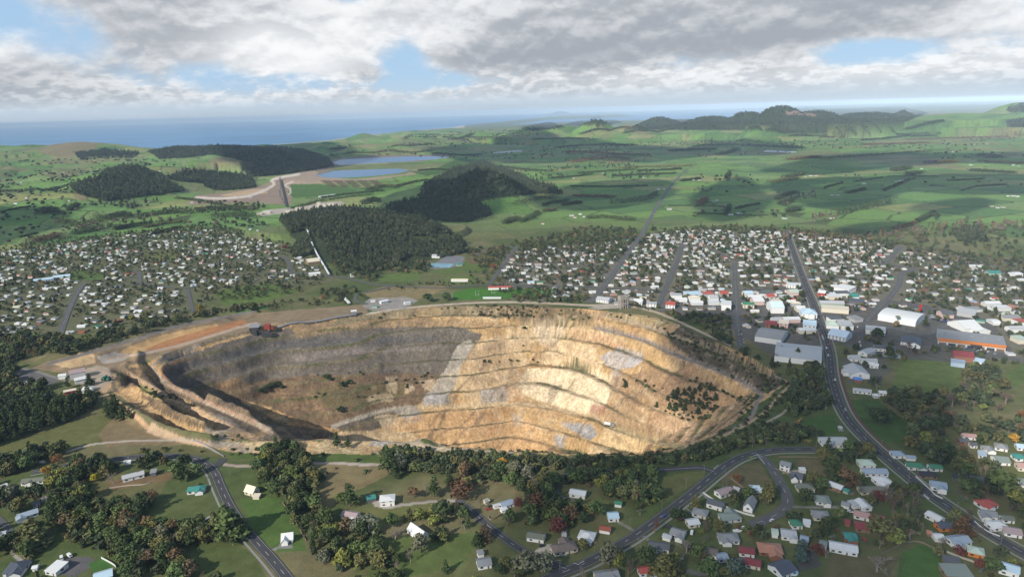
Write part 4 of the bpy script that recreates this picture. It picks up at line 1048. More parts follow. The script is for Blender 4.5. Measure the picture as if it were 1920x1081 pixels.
# ------------------------------------------------------------------ roads
ASPHALT = material('asphalt', (.06, .06, .064), .9, .35, .12)
ASPHALT_OLD = material('asphalt_old', (.10, .10, .10), .9, .35, .12)
PAINT_W = material('road_paint', (.42, .42, .41), .7, .15, 2)
KERB = material('concrete', (.30, .295, .28), .9, .2, 1)
FOOT = material('footpath', (.24, .235, .22), .9, .2, .6)
def strip(name, p, offs, widths, z, mat, dashes=None, skip=0):
    """flat ribbons along a centre line p (n,2); offs: sideways offsets, widths: ribbon widths"""
    d = np.gradient(p, axis=0); d /= np.linalg.norm(d, axis=1)[:, None] + 1e-9; nrm = np.stack([-d[:, 1], d[:, 0]], -1)
    s = np.concatenate([[0], np.cumsum(np.linalg.norm(np.diff(p, axis=0), axis=1))])
    V, F = [], []
    for off, w in zip(offs, widths):
        a, b = p + nrm * (off - w / 2), p + nrm * (off + w / 2)
        za, zb = height(a[:, 0], a[:, 1]) + z, height(b[:, 0], b[:, 1]) + z
        zz = np.maximum(za, zb)
        o = len(V); V += [(*a[i], zz[i]) for i in range(len(p))] + [(*b[i], zz[i]) for i in range(len(p))]
        n = len(p)
        for i in range(n - 1):
            if dashes and (s[i] % (dashes[0] + dashes[1])) > dashes[0]: continue
            F.append((o + n + i, o + i, o + i + 1, o + n + i + 1))
    me = bpy.data.meshes.new(name); me.from_pydata(V, [], F); me.materials.append(mat); me.update()
    return tag(link(bpy.data.objects.new(name, me)), kind='structure')
def resample(p, step):
    s = np.concatenate([[0], np.cumsum(np.linalg.norm(np.diff(p, axis=0), axis=1))]); t = np.arange(0, s[-1], step)
    return np.stack([np.interp(t, s, p[:, 0]), np.interp(t, s, p[:, 1])], -1)
ROADS = {}
ZR = [.30]
def road(key, px, width, lines='', mat=ASPHALT, foot=0):
    g = ground([q[0] for q in px], [q[1] for q in px])[:, :2]
    p = resample(smooth_line(g, 10), 3.0 if width > 5 else 3.0)
    ROADS[key] = p; ZR[0] += .012; z = ZR[0]
    ko_line(resample(p, 6), width / 2 + 2.5)
    if foot: strip('footpath', p, [o for o in (-width / 2 - 2.6, width / 2 + 2.6)][:foot], [1.7, 1.7][:foot], z - .05, FOOT)
    if 'k' in lines: strip('kerb', p, [-width / 2 - .25, width / 2 + .25], [.5, .5], z + .12, KERB)
    strip('road', p, [0], [width], z, mat)
    if 'c' in lines: strip('road_marking', p, [0], [.32], z + .03, PAINT_W, (5, 9))
    if 's' in lines: strip('road_marking', p, [0], [.34], z + .035, PAINT_W)
    if 'e' in lines: strip('road_marking', p, [-width / 2 + .9, width / 2 - .9], [.15, .15], z + .04, PAINT_W)
road('lower left', [(60, 885), (150, 868), (245, 857), (300, 854), (350, 856), (385, 868), (402, 885), (415, 915), (432, 950), (455, 985), (485, 1020), (512, 1050), (540, 1085), (570, 1125)], 8.2, 'ce', ASPHALT, 1)
road('stub left', [(400, 878), (412, 868), (420, 858)], 8, '')
road('left edge', [(-12, 965), (10, 985), (20, 1000), (24, 1015)], 5.5, '', ASPHALT_OLD)
road('front right', [(985, 1105), (1030, 1083), (1062, 1070), (1105, 1052), (1145, 1030), (1190, 1004), (1245, 964), (1295, 926), (1335, 893), (1362, 872), (1392, 856), (1430, 846), (1480, 842), (1538, 842)], 9, 'ce', ASPHALT, 1)
road('upper branch', [(1338, 884), (1315, 877), (1280, 878), (1230, 881), (1150, 885), (1055, 888)], 7, 's')
road('right branch', [(1422, 852), (1440, 868), (1455, 890), (1470, 918), (1477, 940), (1466, 958), (1440, 972), (1405, 985)], 9, 'c', ASPHALT_OLD)
road('left branch', [(1062, 1066), (1030, 1054), (990, 1038), (950, 1012), (915, 985), (885, 958), (868, 944)], 7.5, 'ce', ASPHALT)
road('driveway', [(868, 944), (862, 938), (850, 937)], 5, '', ASPHALT_OLD)
road('main street', [(1474, 432), (1482, 455), (1494, 490), (1508, 528), (1522, 562), (1535, 598), (1550, 640), (1556, 665), (1559, 700), (1566, 730), (1580, 768), (1602, 800), (1640, 838), (1690, 882), (1750, 930), (1815, 974), (1870, 1008), (1925, 1040), (1990, 1075)], 9.5, 'ce', ASPHALT, 2)
road('straight road', [(1108, 568), (1130, 540), (1165, 492), (1195, 452), (1212, 424), (1235, 382), (1262, 344), (1285, 320), (1298, 312)], 10, 'c', ASPHALT_OLD)
road('town street', [(1232, 576), (1246, 545), (1262, 508), (1278, 465), (1272, 458)], 9, '', ASPHALT_OLD)
road('town street', [(1390, 655), (1384, 615), (1381, 575), (1379, 530), (1377, 492)], 9, 'c', ASPHALT_OLD)
road('town street', [(1690, 462), (1668, 485), (1662, 493), (1700, 503), (1712, 506), (1690, 514), (1686, 532), (1668, 558), (1648, 578), (1622, 605)], 9, 'c', ASPHALT_OLD)
road('town street', [(1250, 455), (1320, 465), (1380, 488), (1430, 494), (1500, 495)], 8, '', ASPHALT_OLD)
road('town street', [(960, 538), (1060, 537), (1125, 540), (1200, 542), (1245, 546), (1300, 547), (1378, 545), (1440, 541), (1512, 540)], 8, '', ASPHALT_OLD)
road('town street', [(1142, 515), (1200, 517), (1256, 520)], 7, '', ASPHALT_OLD)
road('town street', [(1265, 502), (1330, 505), (1378, 504), (1430, 500), (1497, 497), (1600, 500), (1660, 495)], 7, '', ASPHALT_OLD)
road('town street', [(1270, 527), (1380, 524), (1440, 521), (1505, 519), (1600, 521), (1680, 530)], 7, '', ASPHALT_OLD)
road('town street', [(1235, 582), (1300, 586), (1386, 590), (1460, 592), (1532, 590), (1600, 598), (1622, 606), (1690, 620), (1740, 632), (1780, 650), (1900, 672), (1960, 690)], 10, 'c', ASPHALT_OLD)
road('town street', [(1740, 628), (1770, 612), (1800, 600), (1785, 588), (1700, 570), (1660, 562)], 9, 'c', ASPHALT_OLD)
road('town street', [(1614, 608), (1612, 640), (1608, 655)], 8, '', ASPHALT_OLD)
road('town street', [(890, 480), (940, 462), (980, 470)], 6, '', ASPHALT_OLD)
road('school street', [(918, 533), (938, 505), (958, 478), (970, 462)], 7, '', ASPHALT_OLD)
road('town street', [(960, 497), (1060, 500), (1140, 498)], 6, '', ASPHALT_OLD)
road('left suburb', [(113, 626), (122, 600), (135, 568), (147, 545), (160, 530)], 9, 'c', ASPHALT_OLD)
road('left suburb', [(-40, 568), (60, 553), (147, 545), (260, 532), (350, 540), (440, 516), (540, 512), (600, 515), (650, 522), (700, 533), (740, 536)], 7, '', ASPHALT_OLD)
road('left suburb', [(262, 532), (262, 512), (258, 508), (400, 495), (480, 485), (530, 482), (540, 490), (545, 512)], 7, '', ASPHALT_OLD)
road('left suburb', [(-40, 532), (30, 530), (120, 527), (200, 525), (262, 520)], 6, '', ASPHALT_OLD)
road('left suburb', [(352, 541), (356, 560), (362, 585)], 6, '', ASPHALT_OLD)
road('left suburb', [(20, 505), (120, 490), (220, 478), (330, 470), (430, 470)], 6, '', ASPHALT_OLD)
road('mine gate', [(740, 536), (700, 545), (670, 552), (668, 565), (690, 570)], 6, '', ASPHALT_OLD)
road('club road', [(740, 536), (830, 540), (880, 536), (960, 534), (1020, 536)], 6, '', ASPHALT_OLD)
# give-way and stop lines, and the striped island at the fork
for a, b in (((1338, 880), (1348, 872)), ((1406, 858), (1422, 852)), ((1086, 1057), (1098, 1051)), ((1419, 852), (1435, 872)), ((1075, 1056), (1088, 1060))):
    strip('road_marking', resample(ground([a[0], b[0]], [a[1], b[1]])[:, :2], 1.5), [0], [.6], ZR[0] + .10, PAINT_W)
strip('path', ROADS['main street'][(np.abs(ROADS['main street'][:, 1] - 640) < 110)], [9.5], [3.5], .28, material('red_path', (.12, .06, .05), .9, .2, .5))
# ------------------------------------------------------------------ buildings
RC = {'white': (.60, .61, .61), 'pale': (.40, .41, .42), 'grey': (.24, .245, .25), 'dark grey': (.10, .105, .115), 'slate': (.075, .085, .11), 'blue grey': (.27, .33, .40), 'light blue': (.42, .55, .64), 'green': (.055, .19, .11), 'pale green': (.42, .50, .42), 'olive': (.15, .16, .125),
      'brown': (.16, .125, .11), 'pinkish': (.34, .26, .26), 'dark red': (.22, .045, .05), 'rusty red': (.27, .075, .045), 'terracotta': (.40, .19, .125), 'bright red': (.38, .085, .065), 'teal': (.05, .22, .19), 'cream': (.62, .56, .44), 'black': (.03, .032, .04), 'pink': (.42, .26, .235), 'grey green': (.20, .235, .21), 'blue': (.10, .22, .55), 'pale blue': (.55, .66, .75)}
WC = {'white': (.70, .70, .68), 'cream': (.60, .55, .44), 'grey': (.36, .36, .36), 'brick': (.26, .12, .075), 'pale': (.55, .55, .53), 'brown': (.24, .16, .10), 'blue': (.35, .45, .55), 'orange': (.60, .20, .04), 'pink': (.58, .42, .38), 'dark': (.12, .12, .13), 'green': (.3, .38, .3), 'yellow': (.65, .5, .2), 'red': (.42, .07, .06)}
ROOF = material('roof_metal', (1, 1, 1), .55, .14, .6, .35, 0, True)
WALL = material('weatherboard', (1, 1, 1), .8, .08, 1.2, .2, 0, True)
GLASS = material('window_glass', (.035, .045, .055), .15, .1, 1, .6)
DOORM = material('door_paint', (.16, .10, .07), .6, .2, 2)
CONC = MATS['concrete']
_u = MB().box(-.5, .5, -.5, .5, -.5, .5)
WIN_ME, DOOR_ME = _u.mesh('window', [GLASS]), _u.mesh('door', [DOORM])
CHIM_ME = MB().box(-.4, .4, -.4, .4, -1.2, 1.0).box(-.5, .5, -.5, .5, 1.0, 1.15).mesh('chimney', [material('chimney_brick', (.22, .11, .08), .9, .25, 3)])
def paint_obj(o, c): o.color = (*c, 1); return o
def body(L, D, h, roof, wing=None, rise=None):
    """wall mesh and roof mesh of a building standing on the ground, long side along x"""
    w, r = MB(), MB(); k = rise or {'gable': .2, 'hip': .24, 'steep': .52, 'mono': .12, 'flat': .03, 'barrel': .22}[roof] * D
    def block(x0, x1, y0, y1, axis, rr, hh):
        w.box(x0, x1, y0, y1, -2.2, hh)
        if roof in ('gable', 'steep'):
            r.gable(x0, x1, y0, y1, hh, rr, .5 if h < 7 else .4, .2, 0, axis)
            if axis == 'x':
                for x in (x0, x1): ym = (y0 + y1) / 2; w.add([(x, y0, hh), (x, y1, hh), (x, ym, hh + rr)], [(0, 1, 2)])
            else:
                for y in (y0, y1): xm = (x0 + x1) / 2; w.add([(x0, y, hh), (x1, y, hh), (xm, y, hh + rr)], [(0, 1, 2)])
        elif roof == 'hip': r.hip(x0, x1, y0, y1, hh, rr)
        elif roof == 'barrel': r.barrel(x0 - .4, x1 + .4, y0 - .5, y1 + .5, hh, rr)
        else: r.mono(x0, x1, y0, y1, hh, rr)
    block(-L / 2, L / 2, -D / 2, D / 2, 'x', k, h)
    if wing:
        fx, side, wl, ww = wing                     # place along the front, which side, how far it stands out, its width
        c = fx * L / 2; y0, y1 = (-D / 2 - wl, .2) if side < 0 else (-.2, D / 2 + wl)
        kk = k * (ww / D) if roof != 'mono' else k
        if roof in ('gable', 'steep', 'hip'):
            w.box(c - ww / 2, c + ww / 2, min(y0, y1), max(y0, y1), -2.2, h - .02)
            ro = roof; r.gable(c - ww / 2, c + ww / 2, y0, y1, h - .02, kk, .5, .2, 0, 'y')
            y = y0 if side < 0 else y1
            w.add([(c - ww / 2, y, h - .02), (c + ww / 2, y, h - .02), (c, y, h - .02 + kk)], [(0, 1, 2)])
        else:
            w.box(c - ww / 2, c + ww / 2, y0, y1, -2.2, h - .4); r.mono(c - ww / 2, c + ww / 2, y0, y1, h - .35, .2)
    return w, r
SITES = []
def building(name, cat, x1, y1, x2, y2, D, h, roof, rcol, wcol, label, wing=None, windows=True, chimney=False, group=None, rise=None, minL=0):
    p, q = at_z(x1, y1, h + 1.0), at_z(x2, y2, h + 1.0)
    c = (p + q) / 2; L = max(np.hypot(*(q - p)) - .8, minL, 3); a = math.atan2(q[1] - p[1], q[0] - p[0])
    z = float(height(c[0], c[1]))
    if L < 28: D, L = D * .84, L * .95
    w, r = body(L, D, h, roof, wing, rise)
    root = empty(name, (c[0], c[1], z), a); tag(root, label, cat, group)
    paint_obj(w.build('wall', WALL, root), WC[wcol]); paint_obj(r.build('roof', ROOF, root), RC[rcol])
    if windows:
        n = max(2, int(L / 4.2)); dn = n // 2
        for s in (-1, 1):
            for fl in range(1 if h < 4.5 else 2):
                zz = 1.6 + fl * 2.7
                for i in range(n):
                    x = -L / 2 + (i + .5) * L / n; yy = s * (D / 2 + .02)
                    if wing and (wing[1] > 0) == (s > 0) and abs(x - wing[0] * L / 2) < wing[3] / 2 + .8: continue
                    door = fl == 0 and i == dn and s < 0
                    o = link(bpy.data.objects.new('door' if door else 'window', DOOR_ME if door else WIN_ME), root)
                    o.location = (x, yy, 1.05 if door else zz); o.scale = (1.0 if door else min(2.0, L / n * .5), .12, 2.1 if door else 1.25)
            o = link(bpy.data.objects.new('window', WIN_ME), root); o.location = (s * (L / 2 + .02), 0, h - 1.2); o.scale = (.12, min(2.2, D * .3), 1.3)
    if chimney:
        o = link(bpy.data.objects.new('chimney', CHIM_ME), root); o.location = (L * .22, 0, h + D * .2)
    n = int(L / 3) + 2
    for t in np.linspace(-.5, .5, n): ko_disc(c + np.array([math.cos(a), math.sin(a)]) * t * L, D / 2 + 1.0 + (wing[2] * .5 if wing else 0))
    if math.hypot(*c) < 800: ko_disc(c - c / np.linalg.norm(c) * (D / 2 + 6), 5.0)
    SITES.append((c[0], c[1])); return root
H = lambda *a, **k: building('house', 'house', *a, **k)
S = lambda *a, **k: building('garden_shed', 'shed', *a, windows=False, **k)
W_ = 'white'
# houses below the pit, left of the lower road
H(-8, 914, 14, 906, 10, 2.9, 'gable', 'white', W_, 'white roofed house at the far left above the dense bush')
H(40, 899, 86, 894, 9, 2.8, 'gable', 'olive', W_, 'long olive roofed house with white front beside the small golden tree', (-.2, -1, 2.5, 6))
H(227, 893, 271, 882, 9, 3.2, 'gable', 'pale', W_, 'long white roofed verandah house beside the tall leafless grey tree', chimney=True)
S(281, 882, 294, 880, 7, 3.2, 'mono', 'grey', 'dark', 'small dark two level shed at the end of the white verandah house')
H(350, 915, 386, 910, 9, 2.9, 'hip', 'teal', W_, 'sea green roofed villa with white walls near the lower road bend', (.45, -1, 3.5, 6))
H(30, 966, 72, 953, 9, 2.9, 'gable', 'blue grey', W_, 'long grey blue roofed house deep in the left bush', (-.7, -1, 3, 6))
H(59, 942, 74, 937, 6, 2.8, 'gable', 'dark grey', W_, 'small dark roofed cottage half hidden by bush above the blue grey house')
S(76, 933, 88, 929, 6, 2.6, 'gable', 'pinkish', 'grey', 'small pink roofed shed among the bush behind the dark cottage')
H(10, 1062, 52, 1056, 15, 2.9, 'hip', 'slate', 'pale', 'large modern slate hip roofed house at the end of the curved driveway', (.35, -1, 4, 8))
H(94, 1058, 117, 1062, 12, 3.0, 'mono', 'white', 'pale', 'flat white roofed house beside the dark parking yard')
S(60, 1060, 71, 1058, 4.5, 2.4, 'gable', 'white', W_, 'small white shed right of the big slate roofed house')
H(174, 1079, 212, 1068, 11, 2.9, 'gable', 'light blue', W_, 'light blue roofed house behind the curved white fence')
H(380, 981, 398, 966, 8, 2.8, 'gable', 'grey', W_, 'grey roofed house hidden behind the huge rounded cypress')
S(-5, 999, 12, 995, 8, 2.6, 'gable', 'pale', W_, 'pale garage beside the lane at the far left')
S(232, 863, 246, 861, 5, 2.6, 'gable', 'white', W_, 'small white roofed carport beside the lower road curve')
# between the lower road and the paddock
H(527, 1005, 551, 1002, 8, 3.2, 'steep', 'white', W_, 'little white steep gabled cottage on the lawn beside the lower road', (-.4, -1, 2.5, 4.5), chimney=True)
H(463, 913, 481, 918, 9, 3.2, 'steep', 'cream', 'cream', 'cream cottage with steep gable right of the lower road', chimney=True)
S(474, 926, 488, 926, 5, 2.4, 'mono', 'cream', 'cream', 'low cream outbuilding below the steep cream cottage')
H(711, 932, 741, 929, 11, 4.8, 'hip', 'white', W_, 'white two storey house at the end of the pale gravel driveway', rise=1.2)
S(686, 932, 705, 928, 6, 2.6, 'mono', 'teal', 'dark', 'green roofed carport left of the white two storey house')
H(642, 958, 672, 963, 9, 3.0, 'gable', 'pinkish', W_, 'old rusty and white roofed farm house below the big rounded pine')
S(657, 968, 670, 964, 4, 2.6, 'barrel', 'white', W_, 'pair of white water tanks style shed beside the rusty roofed farm house')
H(770, 984, 797, 1003, 9, 3.4, 'steep', 'white', W_, 'white steep roofed house partly behind a tall gum tree')
H(893, 1052, 921, 1047, 10, 3.0, 'gable', 'grey', W_, 'grey gabled white weatherboard house near the bottom of the photo')
S(894, 1034, 907, 1031, 5, 2.6, 'mono', 'grey', W_, 'small grey roofed shed just behind the grey gabled house')
H(937, 944, 962, 936, 8, 2.9, 'gable', 'blue grey', W_, 'grey blue roofed house above the little red car')
S(924, 945, 936, 942, 4, 2.4, 'gable', 'pale', W_, 'tiny pale shed left of the grey blue roofed house')
S(938, 953, 951, 949, 5, 2.3, 'mono', 'white', W_, 'white carport roof beside the red car')
S(908, 937, 916, 933, 4, 2.6, 'gable', 'cream', 'cream', 'small cream shed beside the pinkish bare tree')
# between the left branch and the front right road
H(1068, 917, 1100, 922, 9, 3.4, 'gable', 'white', W_, 'long white house above the looping dark driveway')
S(1152, 938, 1167, 940, 6, 2.8, 'gable', 'green', W_, 'small green roofed shed in the trees above the light blue house')
H(1138, 963, 1160, 962, 10, 3.2, 'gable', 'light blue', W_, 'light blue roofed white house behind the red roofed garage')
S(1124, 985, 1146, 989, 7, 2.8, 'gable', 'rusty red', W_, 'white garage with rusty red roof beside the front right road')
H(1085, 997, 1116, 1003, 11, 2.9, 'hip', 'white', W_, 'white hip roofed house on a lawn left of the red garage', (.4, -1, 3, 5.5))
H(988, 998, 1023, 1003, 9, 3.2, 'gable', 'olive', W_, 'grey brown roofed white house beside the yellow bushes', chimney=True)
H(1034, 1027, 1081, 1017, 11, 2.9, 'hip', 'brown', 'cream', 'wide brown tiled house with green lawn beside the left branch road', (.3, 1, 4.5, 7))
S(1053, 998, 1062, 997, 4, 2.2, 'mono', 'pale', W_, 'small pale shed behind the brown tiled house')
# inside the fork
H(1344, 922, 1371, 913, 9, 3.3, 'gable', 'pinkish', W_, 'pinkish grey roofed white house nearest the inside of the road fork')
S(1375, 910, 1388, 914, 4, 2.4, 'gable', 'pale', W_, 'white garden shed behind the pinkish grey house')
H(1326, 935, 1358, 944, 9, 3.8, 'gable', 'dark grey', W_, 'dark grey gabled white house below the pinkish grey house')
H(1298, 953, 1328, 960, 10, 2.8, 'hip', 'grey', 'pale', 'low grey hip roofed house beside the front right road')
H(1402, 949, 1411, 932, 8, 4.2, 'steep', 'grey', W_, 'tall narrow white house with steep grey roof turned end on')
H(1350, 967, 1387, 962, 11, 2.9, 'hip', 'grey green', 'pale', 'dark green hip roofed house below the tall narrow house', (.45, 1, 4, 6))
H(1287, 976, 1310, 973, 9, 2.9, 'gable', 'white', 'cream', 'small white roofed cottage near the round trampoline')
H(1258, 990, 1286, 998, 10, 3.2, 'gable', 'grey', W_, 'grey roofed white house with pink lean to above the lawn', (.5, -1, 3.5, 5), chimney=True)
S(1243, 999, 1260, 1004, 6, 2.6, 'gable', 'pale', W_, 'long white garage left of the grey roofed house with pink lean to')
H(1215, 1016, 1257, 1022, 9, 3.4, 'gable', 'dark grey', 'pale', 'long dark slate roofed house beside the side road mouth')
H(1345, 1003, 1386, 1004, 11, 2.8, 'hip', 'grey', W_, 'grey hip roofed house facing the road end beside a white boat', (-.3, -1, 3, 6))
H(1320, 1027, 1347, 1033, 9, 2.9, 'gable', 'brown', W_, 'brown grey gabled house with dark solar panels')
H(1343, 1040, 1364, 1038, 8, 2.8, 'gable', 'blue grey', W_, 'blue grey roofed garage house right of the brown grey gabled house')
H(1384, 1026, 1416, 1030, 9, 3.0, 'gable', 'dark red', W_, 'upper of two dark red roofed houses beside the dark driveway')
H(1396, 1047, 1428, 1053, 9, 3.0, 'gable', 'dark red', 'cream', 'lower of two dark red roofed houses beside the dark driveway')
H(1420, 1022, 1468, 1026, 13, 2.9, 'hip', 'terracotta', 'brick', 'sprawling terracotta tiled house right of the two dark red roofs', (.3, -1, 4.5, 8))
H(1405, 911, 1437, 912, 9, 3.0, 'gable', 'pale blue', W_, 'pale blue white house inside the fork beside dark trees')
H(1114, 1077, 1160, 1070, 11, 3.4, 'gable', 'grey', 'cream', 'large grey roofed house cut by the bottom of the photo', (.5, -1, 4, 6), chimney=True)
H(1196, 1066, 1217, 1063, 8, 3.2, 'gable', 'bright red', W_, 'red and white roofed cottage at the bottom beside the pink tree')
S(1224, 1080, 1234, 1072, 5, 2.6, 'gable', 'white', W_, 'white shed at the bottom right of the red roofed cottage')
# right of the fork
building('community_hall', 'hall', 1537, 823, 1588, 823, 16, 4.2, 'gable', 'pale', W_, 'long low white hall with pale roof beside the main road', windows=True)
H(1463, 864, 1484, 869, 9, 5.2, 'gable', 'grey', W_, 'white two storey house with grey roof on the fork corner')
H(1482, 888, 1506, 892, 8, 3.6, 'steep', 'slate', W_, 'blue slate steep roofed house beside the right branch road', (-.3, -1, 2.5, 5))
S(1498, 877, 1511, 877, 5, 2.6, 'mono', 'white', W_, 'white cube shed above the blue slate roofed house')
H(1492, 908, 1527, 909, 10, 3.2, 'hip', 'olive', 'cream', 'olive green hip roofed house right of the right branch road')
H(1527, 931, 1557, 933, 11, 3.0, 'hip', 'grey green', W_, 'grey green hip roofed white house with porch', (.4, -1, 3, 5))
H(1608, 864, 1639, 864, 12, 3.0, 'hip', 'pale green', W_, 'pale green hip roofed house highest of the row left of the main road')
H(1615, 880, 1664, 880, 10, 3.0, 'gable', 'blue grey', W_, 'long blue grey roofed house second in the row left of the main road')
H(1640, 898, 1669, 896, 13, 3.2, 'hip', 'white', W_, 'bright white roofed square house below the long blue grey one', (-.4, -1, 3, 5))
H(1609, 914, 1662, 914, 10, 2.8, 'gable', 'olive', 'cream', 'long olive brown roofed house below the bright white square house')
H(1554, 902, 1582, 912, 9, 3.4, 'gable', 'white', 'brown', 'white roofed long house turned towards a green carport')
S(1582, 913, 1594, 918, 5, 2.6, 'gable', 'teal', 'green', 'small teal roofed carport at the end of the white roofed long house')
S(1578, 939, 1595, 944, 7, 2.7, 'gable', 'grey', W_, 'left of three narrow sheds in a row')
S(1593, 935, 1607, 946, 5, 2.7, 'mono', 'pale', W_, 'middle of three narrow sheds in a row')
H(1610, 933, 1628, 950, 9, 3.0, 'gable', 'white', W_, 'long white roofed cottage pointing down at the pink and red roofs')
H(1522, 960, 1556, 962, 11, 2.9, 'hip', 'grey', 'cream', 'beige house with grey hip roof and white deck')
H(1600, 957, 1632, 964, 9, 3.0, 'gable', 'pink', W_, 'pink half of the long pink and red roofed house')
H(1631, 966, 1660, 971, 9, 3.0, 'gable', 'rusty red', W_, 'red half of the long pink and red roofed house')
H(1601, 980, 1632, 984, 11, 3.0, 'gable', 'dark red', 'brown', 'dark crimson roofed house below the long pink and red house')
S(1583, 973, 1595, 975, 7, 2.6, 'gable', 'dark red', 'brick', 'small dark red roofed garage left of the dark crimson house')
H(1481, 976, 1503, 976, 10, 3.0, 'hip', 'green', W_, 'little white house with bright green hip roof')
S(1505, 974, 1521, 977, 6, 2.6, 'mono', 'white', W_, 'plain white shed right of the bright green hip roof')
H(1463, 994, 1494, 998, 11, 3.2, 'gable', 'pale', W_, 'white house with pale blue grey roof below the green hip roof', (.6, -1, 2.5, 5))
S(1446, 993, 1460, 995, 8, 2.8, 'barrel', 'pale green', W_, 'small round topped pale green shed left of the pale blue grey roof')
H(1500, 1004, 1517, 1008, 8, 3.4, 'gable', 'blue grey', W_, 'small blue grey roofed house tucked beside the pale blue grey one')
H(1580, 1000, 1606, 1001, 9, 3.0, 'gable', 'teal', 'brick', 'brick house with twin teal gables', (.1, -1, 3.5, 6))
H(1553, 1016, 1610, 1026, 10, 3.6, 'gable', 'white', W_, 'very long bright white roofed house behind the big bare tree')
S(1536, 1014, 1552, 1018, 8, 3.0, 'barrel', 'grey green', W_, 'dark green roofed end building left of the very long white house')
H(1452, 1066, 1482, 1054, 15, 3.2, 'gable', 'slate', W_, 'slate roofed house beside the round blue pool')
# right of the main road
H(1671, 847, 1695, 847, 10, 3.0, 'hip', 'blue grey', W_, 'blue grey hip roofed house first below the field right of the main road')
S(1697, 853, 1717, 854, 6, 2.7, 'gable', 'blue grey', W_, 'low blue grey garage right of the first hip roofed house')
H(1699, 868, 1734, 870, 9, 3.0, 'hip', 'green', W_, 'bright green roofed villa right of the main road', (.6, -1, 3, 6))
H(1740, 871, 1766, 872, 9, 2.8, 'gable', 'green', W_, 'green gabled house right of the bright green roofed villa')
H(1721, 884, 1757, 886, 9, 2.8, 'gable', 'black', 'brown', 'black roofed bungalow above the white roadside wall')
H(1743, 902, 1776, 907, 11, 3.8, 'gable', 'blue grey', W_, 'blue grey two wing house behind the white roadside wall', (.3, -1, 4, 6))
H(1784, 887, 1803, 891, 8, 2.8, 'gable', 'black', 'dark', 'black roofed cottage lost in the valley trees')
H(1816, 891, 1845, 895, 8, 2.8, 'gable', 'slate', 'dark', 'slate roofed house in shade beside the valley trees')
H(1739, 957, 1768, 972, 9, 3.0, 'gable', 'white', W_, 'curved row white house beside the russet conifer')
H(1756, 982, 1784, 980, 9, 2.8, 'gable', 'slate', 'orange', 'slate roofed house with orange walls below the curved white house')
H(1778, 1010, 1815, 1005, 11, 3.2, 'gable', 'blue grey', W_, 'blue grey zigzag gabled white house left of the main road', (-.5, -1, 3.5, 6))
S(1749, 1001, 1769, 1002, 8, 2.8, 'gable', 'white', W_, 'white roofed garage left of the zigzag gabled house')
S(1737, 993, 1748, 995, 5, 2.4, 'gable', 'terracotta', 'brown', 'tiny orange brown hut above the white roofed garage')
H(1813, 1024, 1847, 1032, 10, 3.2, 'hip', 'pale green', 'orange', 'orange walled house with pale aqua hip roof beside the main road')
S(1767, 1044, 1802, 1049, 8, 2.6, 'mono', 'dark grey', 'brown', 'long dark lean to shed above the green striped paddock')
H(1766, 1066, 1820, 1068, 13, 2.8, 'mono', 'grey green', 'brown', 'wide dark flat roofed workshop at the bottom right')
H(1872, 1054, 1914, 1066, 11, 3.8, 'gable', 'light blue', W_, 'light blue roofed long house in the bottom right corner')
H(1834, 941, 1865, 937, 11, 3.0, 'hip', 'bright red', W_, 'bright red hip roofed villa at the right', (-.3, -1, 3, 6))
H(1836, 957, 1870, 961, 10, 3.4, 'gable', 'grey', W_, 'grey two gabled house below the bright red villa', (-.5, -1, 3, 6))
H(1853, 981, 1884, 978, 10, 3.0, 'hip', 'white', W_, 'white hip roofed bungalow below the grey two gabled house')
H(1876, 966, 1901, 968, 8, 2.8, 'gable', 'olive', W_, 'olive grey roofed cottage behind the white hip roofed bungalow')
H(1879, 988, 1916, 994, 11, 2.8, 'gable', 'pinkish', W_, 'wide pinkish roofed house right of the white hip roofed bungalow')
H(1796, 822, 1817, 823, 9, 2.8, 'gable', 'dark grey', 'brick', 'dark gabled brick bungalow at the edge of the right hand park')
H(1803, 812, 1831, 815, 9, 2.8, 'gable', 'pink', W_, 'long pink roofed house at the top of the right hand suburb')
H(1817, 829, 1832, 830, 7, 2.8, 'gable', 'dark grey', W_, 'small dark roofed house left of the two white fronted ones')
H(1841, 836, 1864, 838, 9, 2.8, 'hip', 'grey', W_, 'left of two grey hip roofed houses with white fronts', (.3, -1, 3, 6))
H(1864, 831, 1891, 836, 11, 2.8, 'hip', 'grey', W_, 'right of two grey hip roofed houses with white fronts')
H(1833, 845, 1850, 848, 13, 2.8, 'gable', 'blue grey', W_, 'steel blue roofed house end on to the paddock corner')
H(1862, 857, 1891, 859, 14, 2.8, 'gable', 'grey green', W_, 'large grey green roofed house right of the steel blue roof')
H(1904, 832, 1922, 834, 10, 2.8, 'gable', 'light blue', W_, 'pale blue roofed house at the right edge of the photo')
H(1899, 852, 1922, 853, 10, 2.8, 'hip', 'teal', W_, 'aqua roofed house at the right edge')
H(1905, 868, 1925, 870, 11, 3.4, 'gable', 'pink', 'cream', 'cream and pink house at the right edge below the aqua roof')

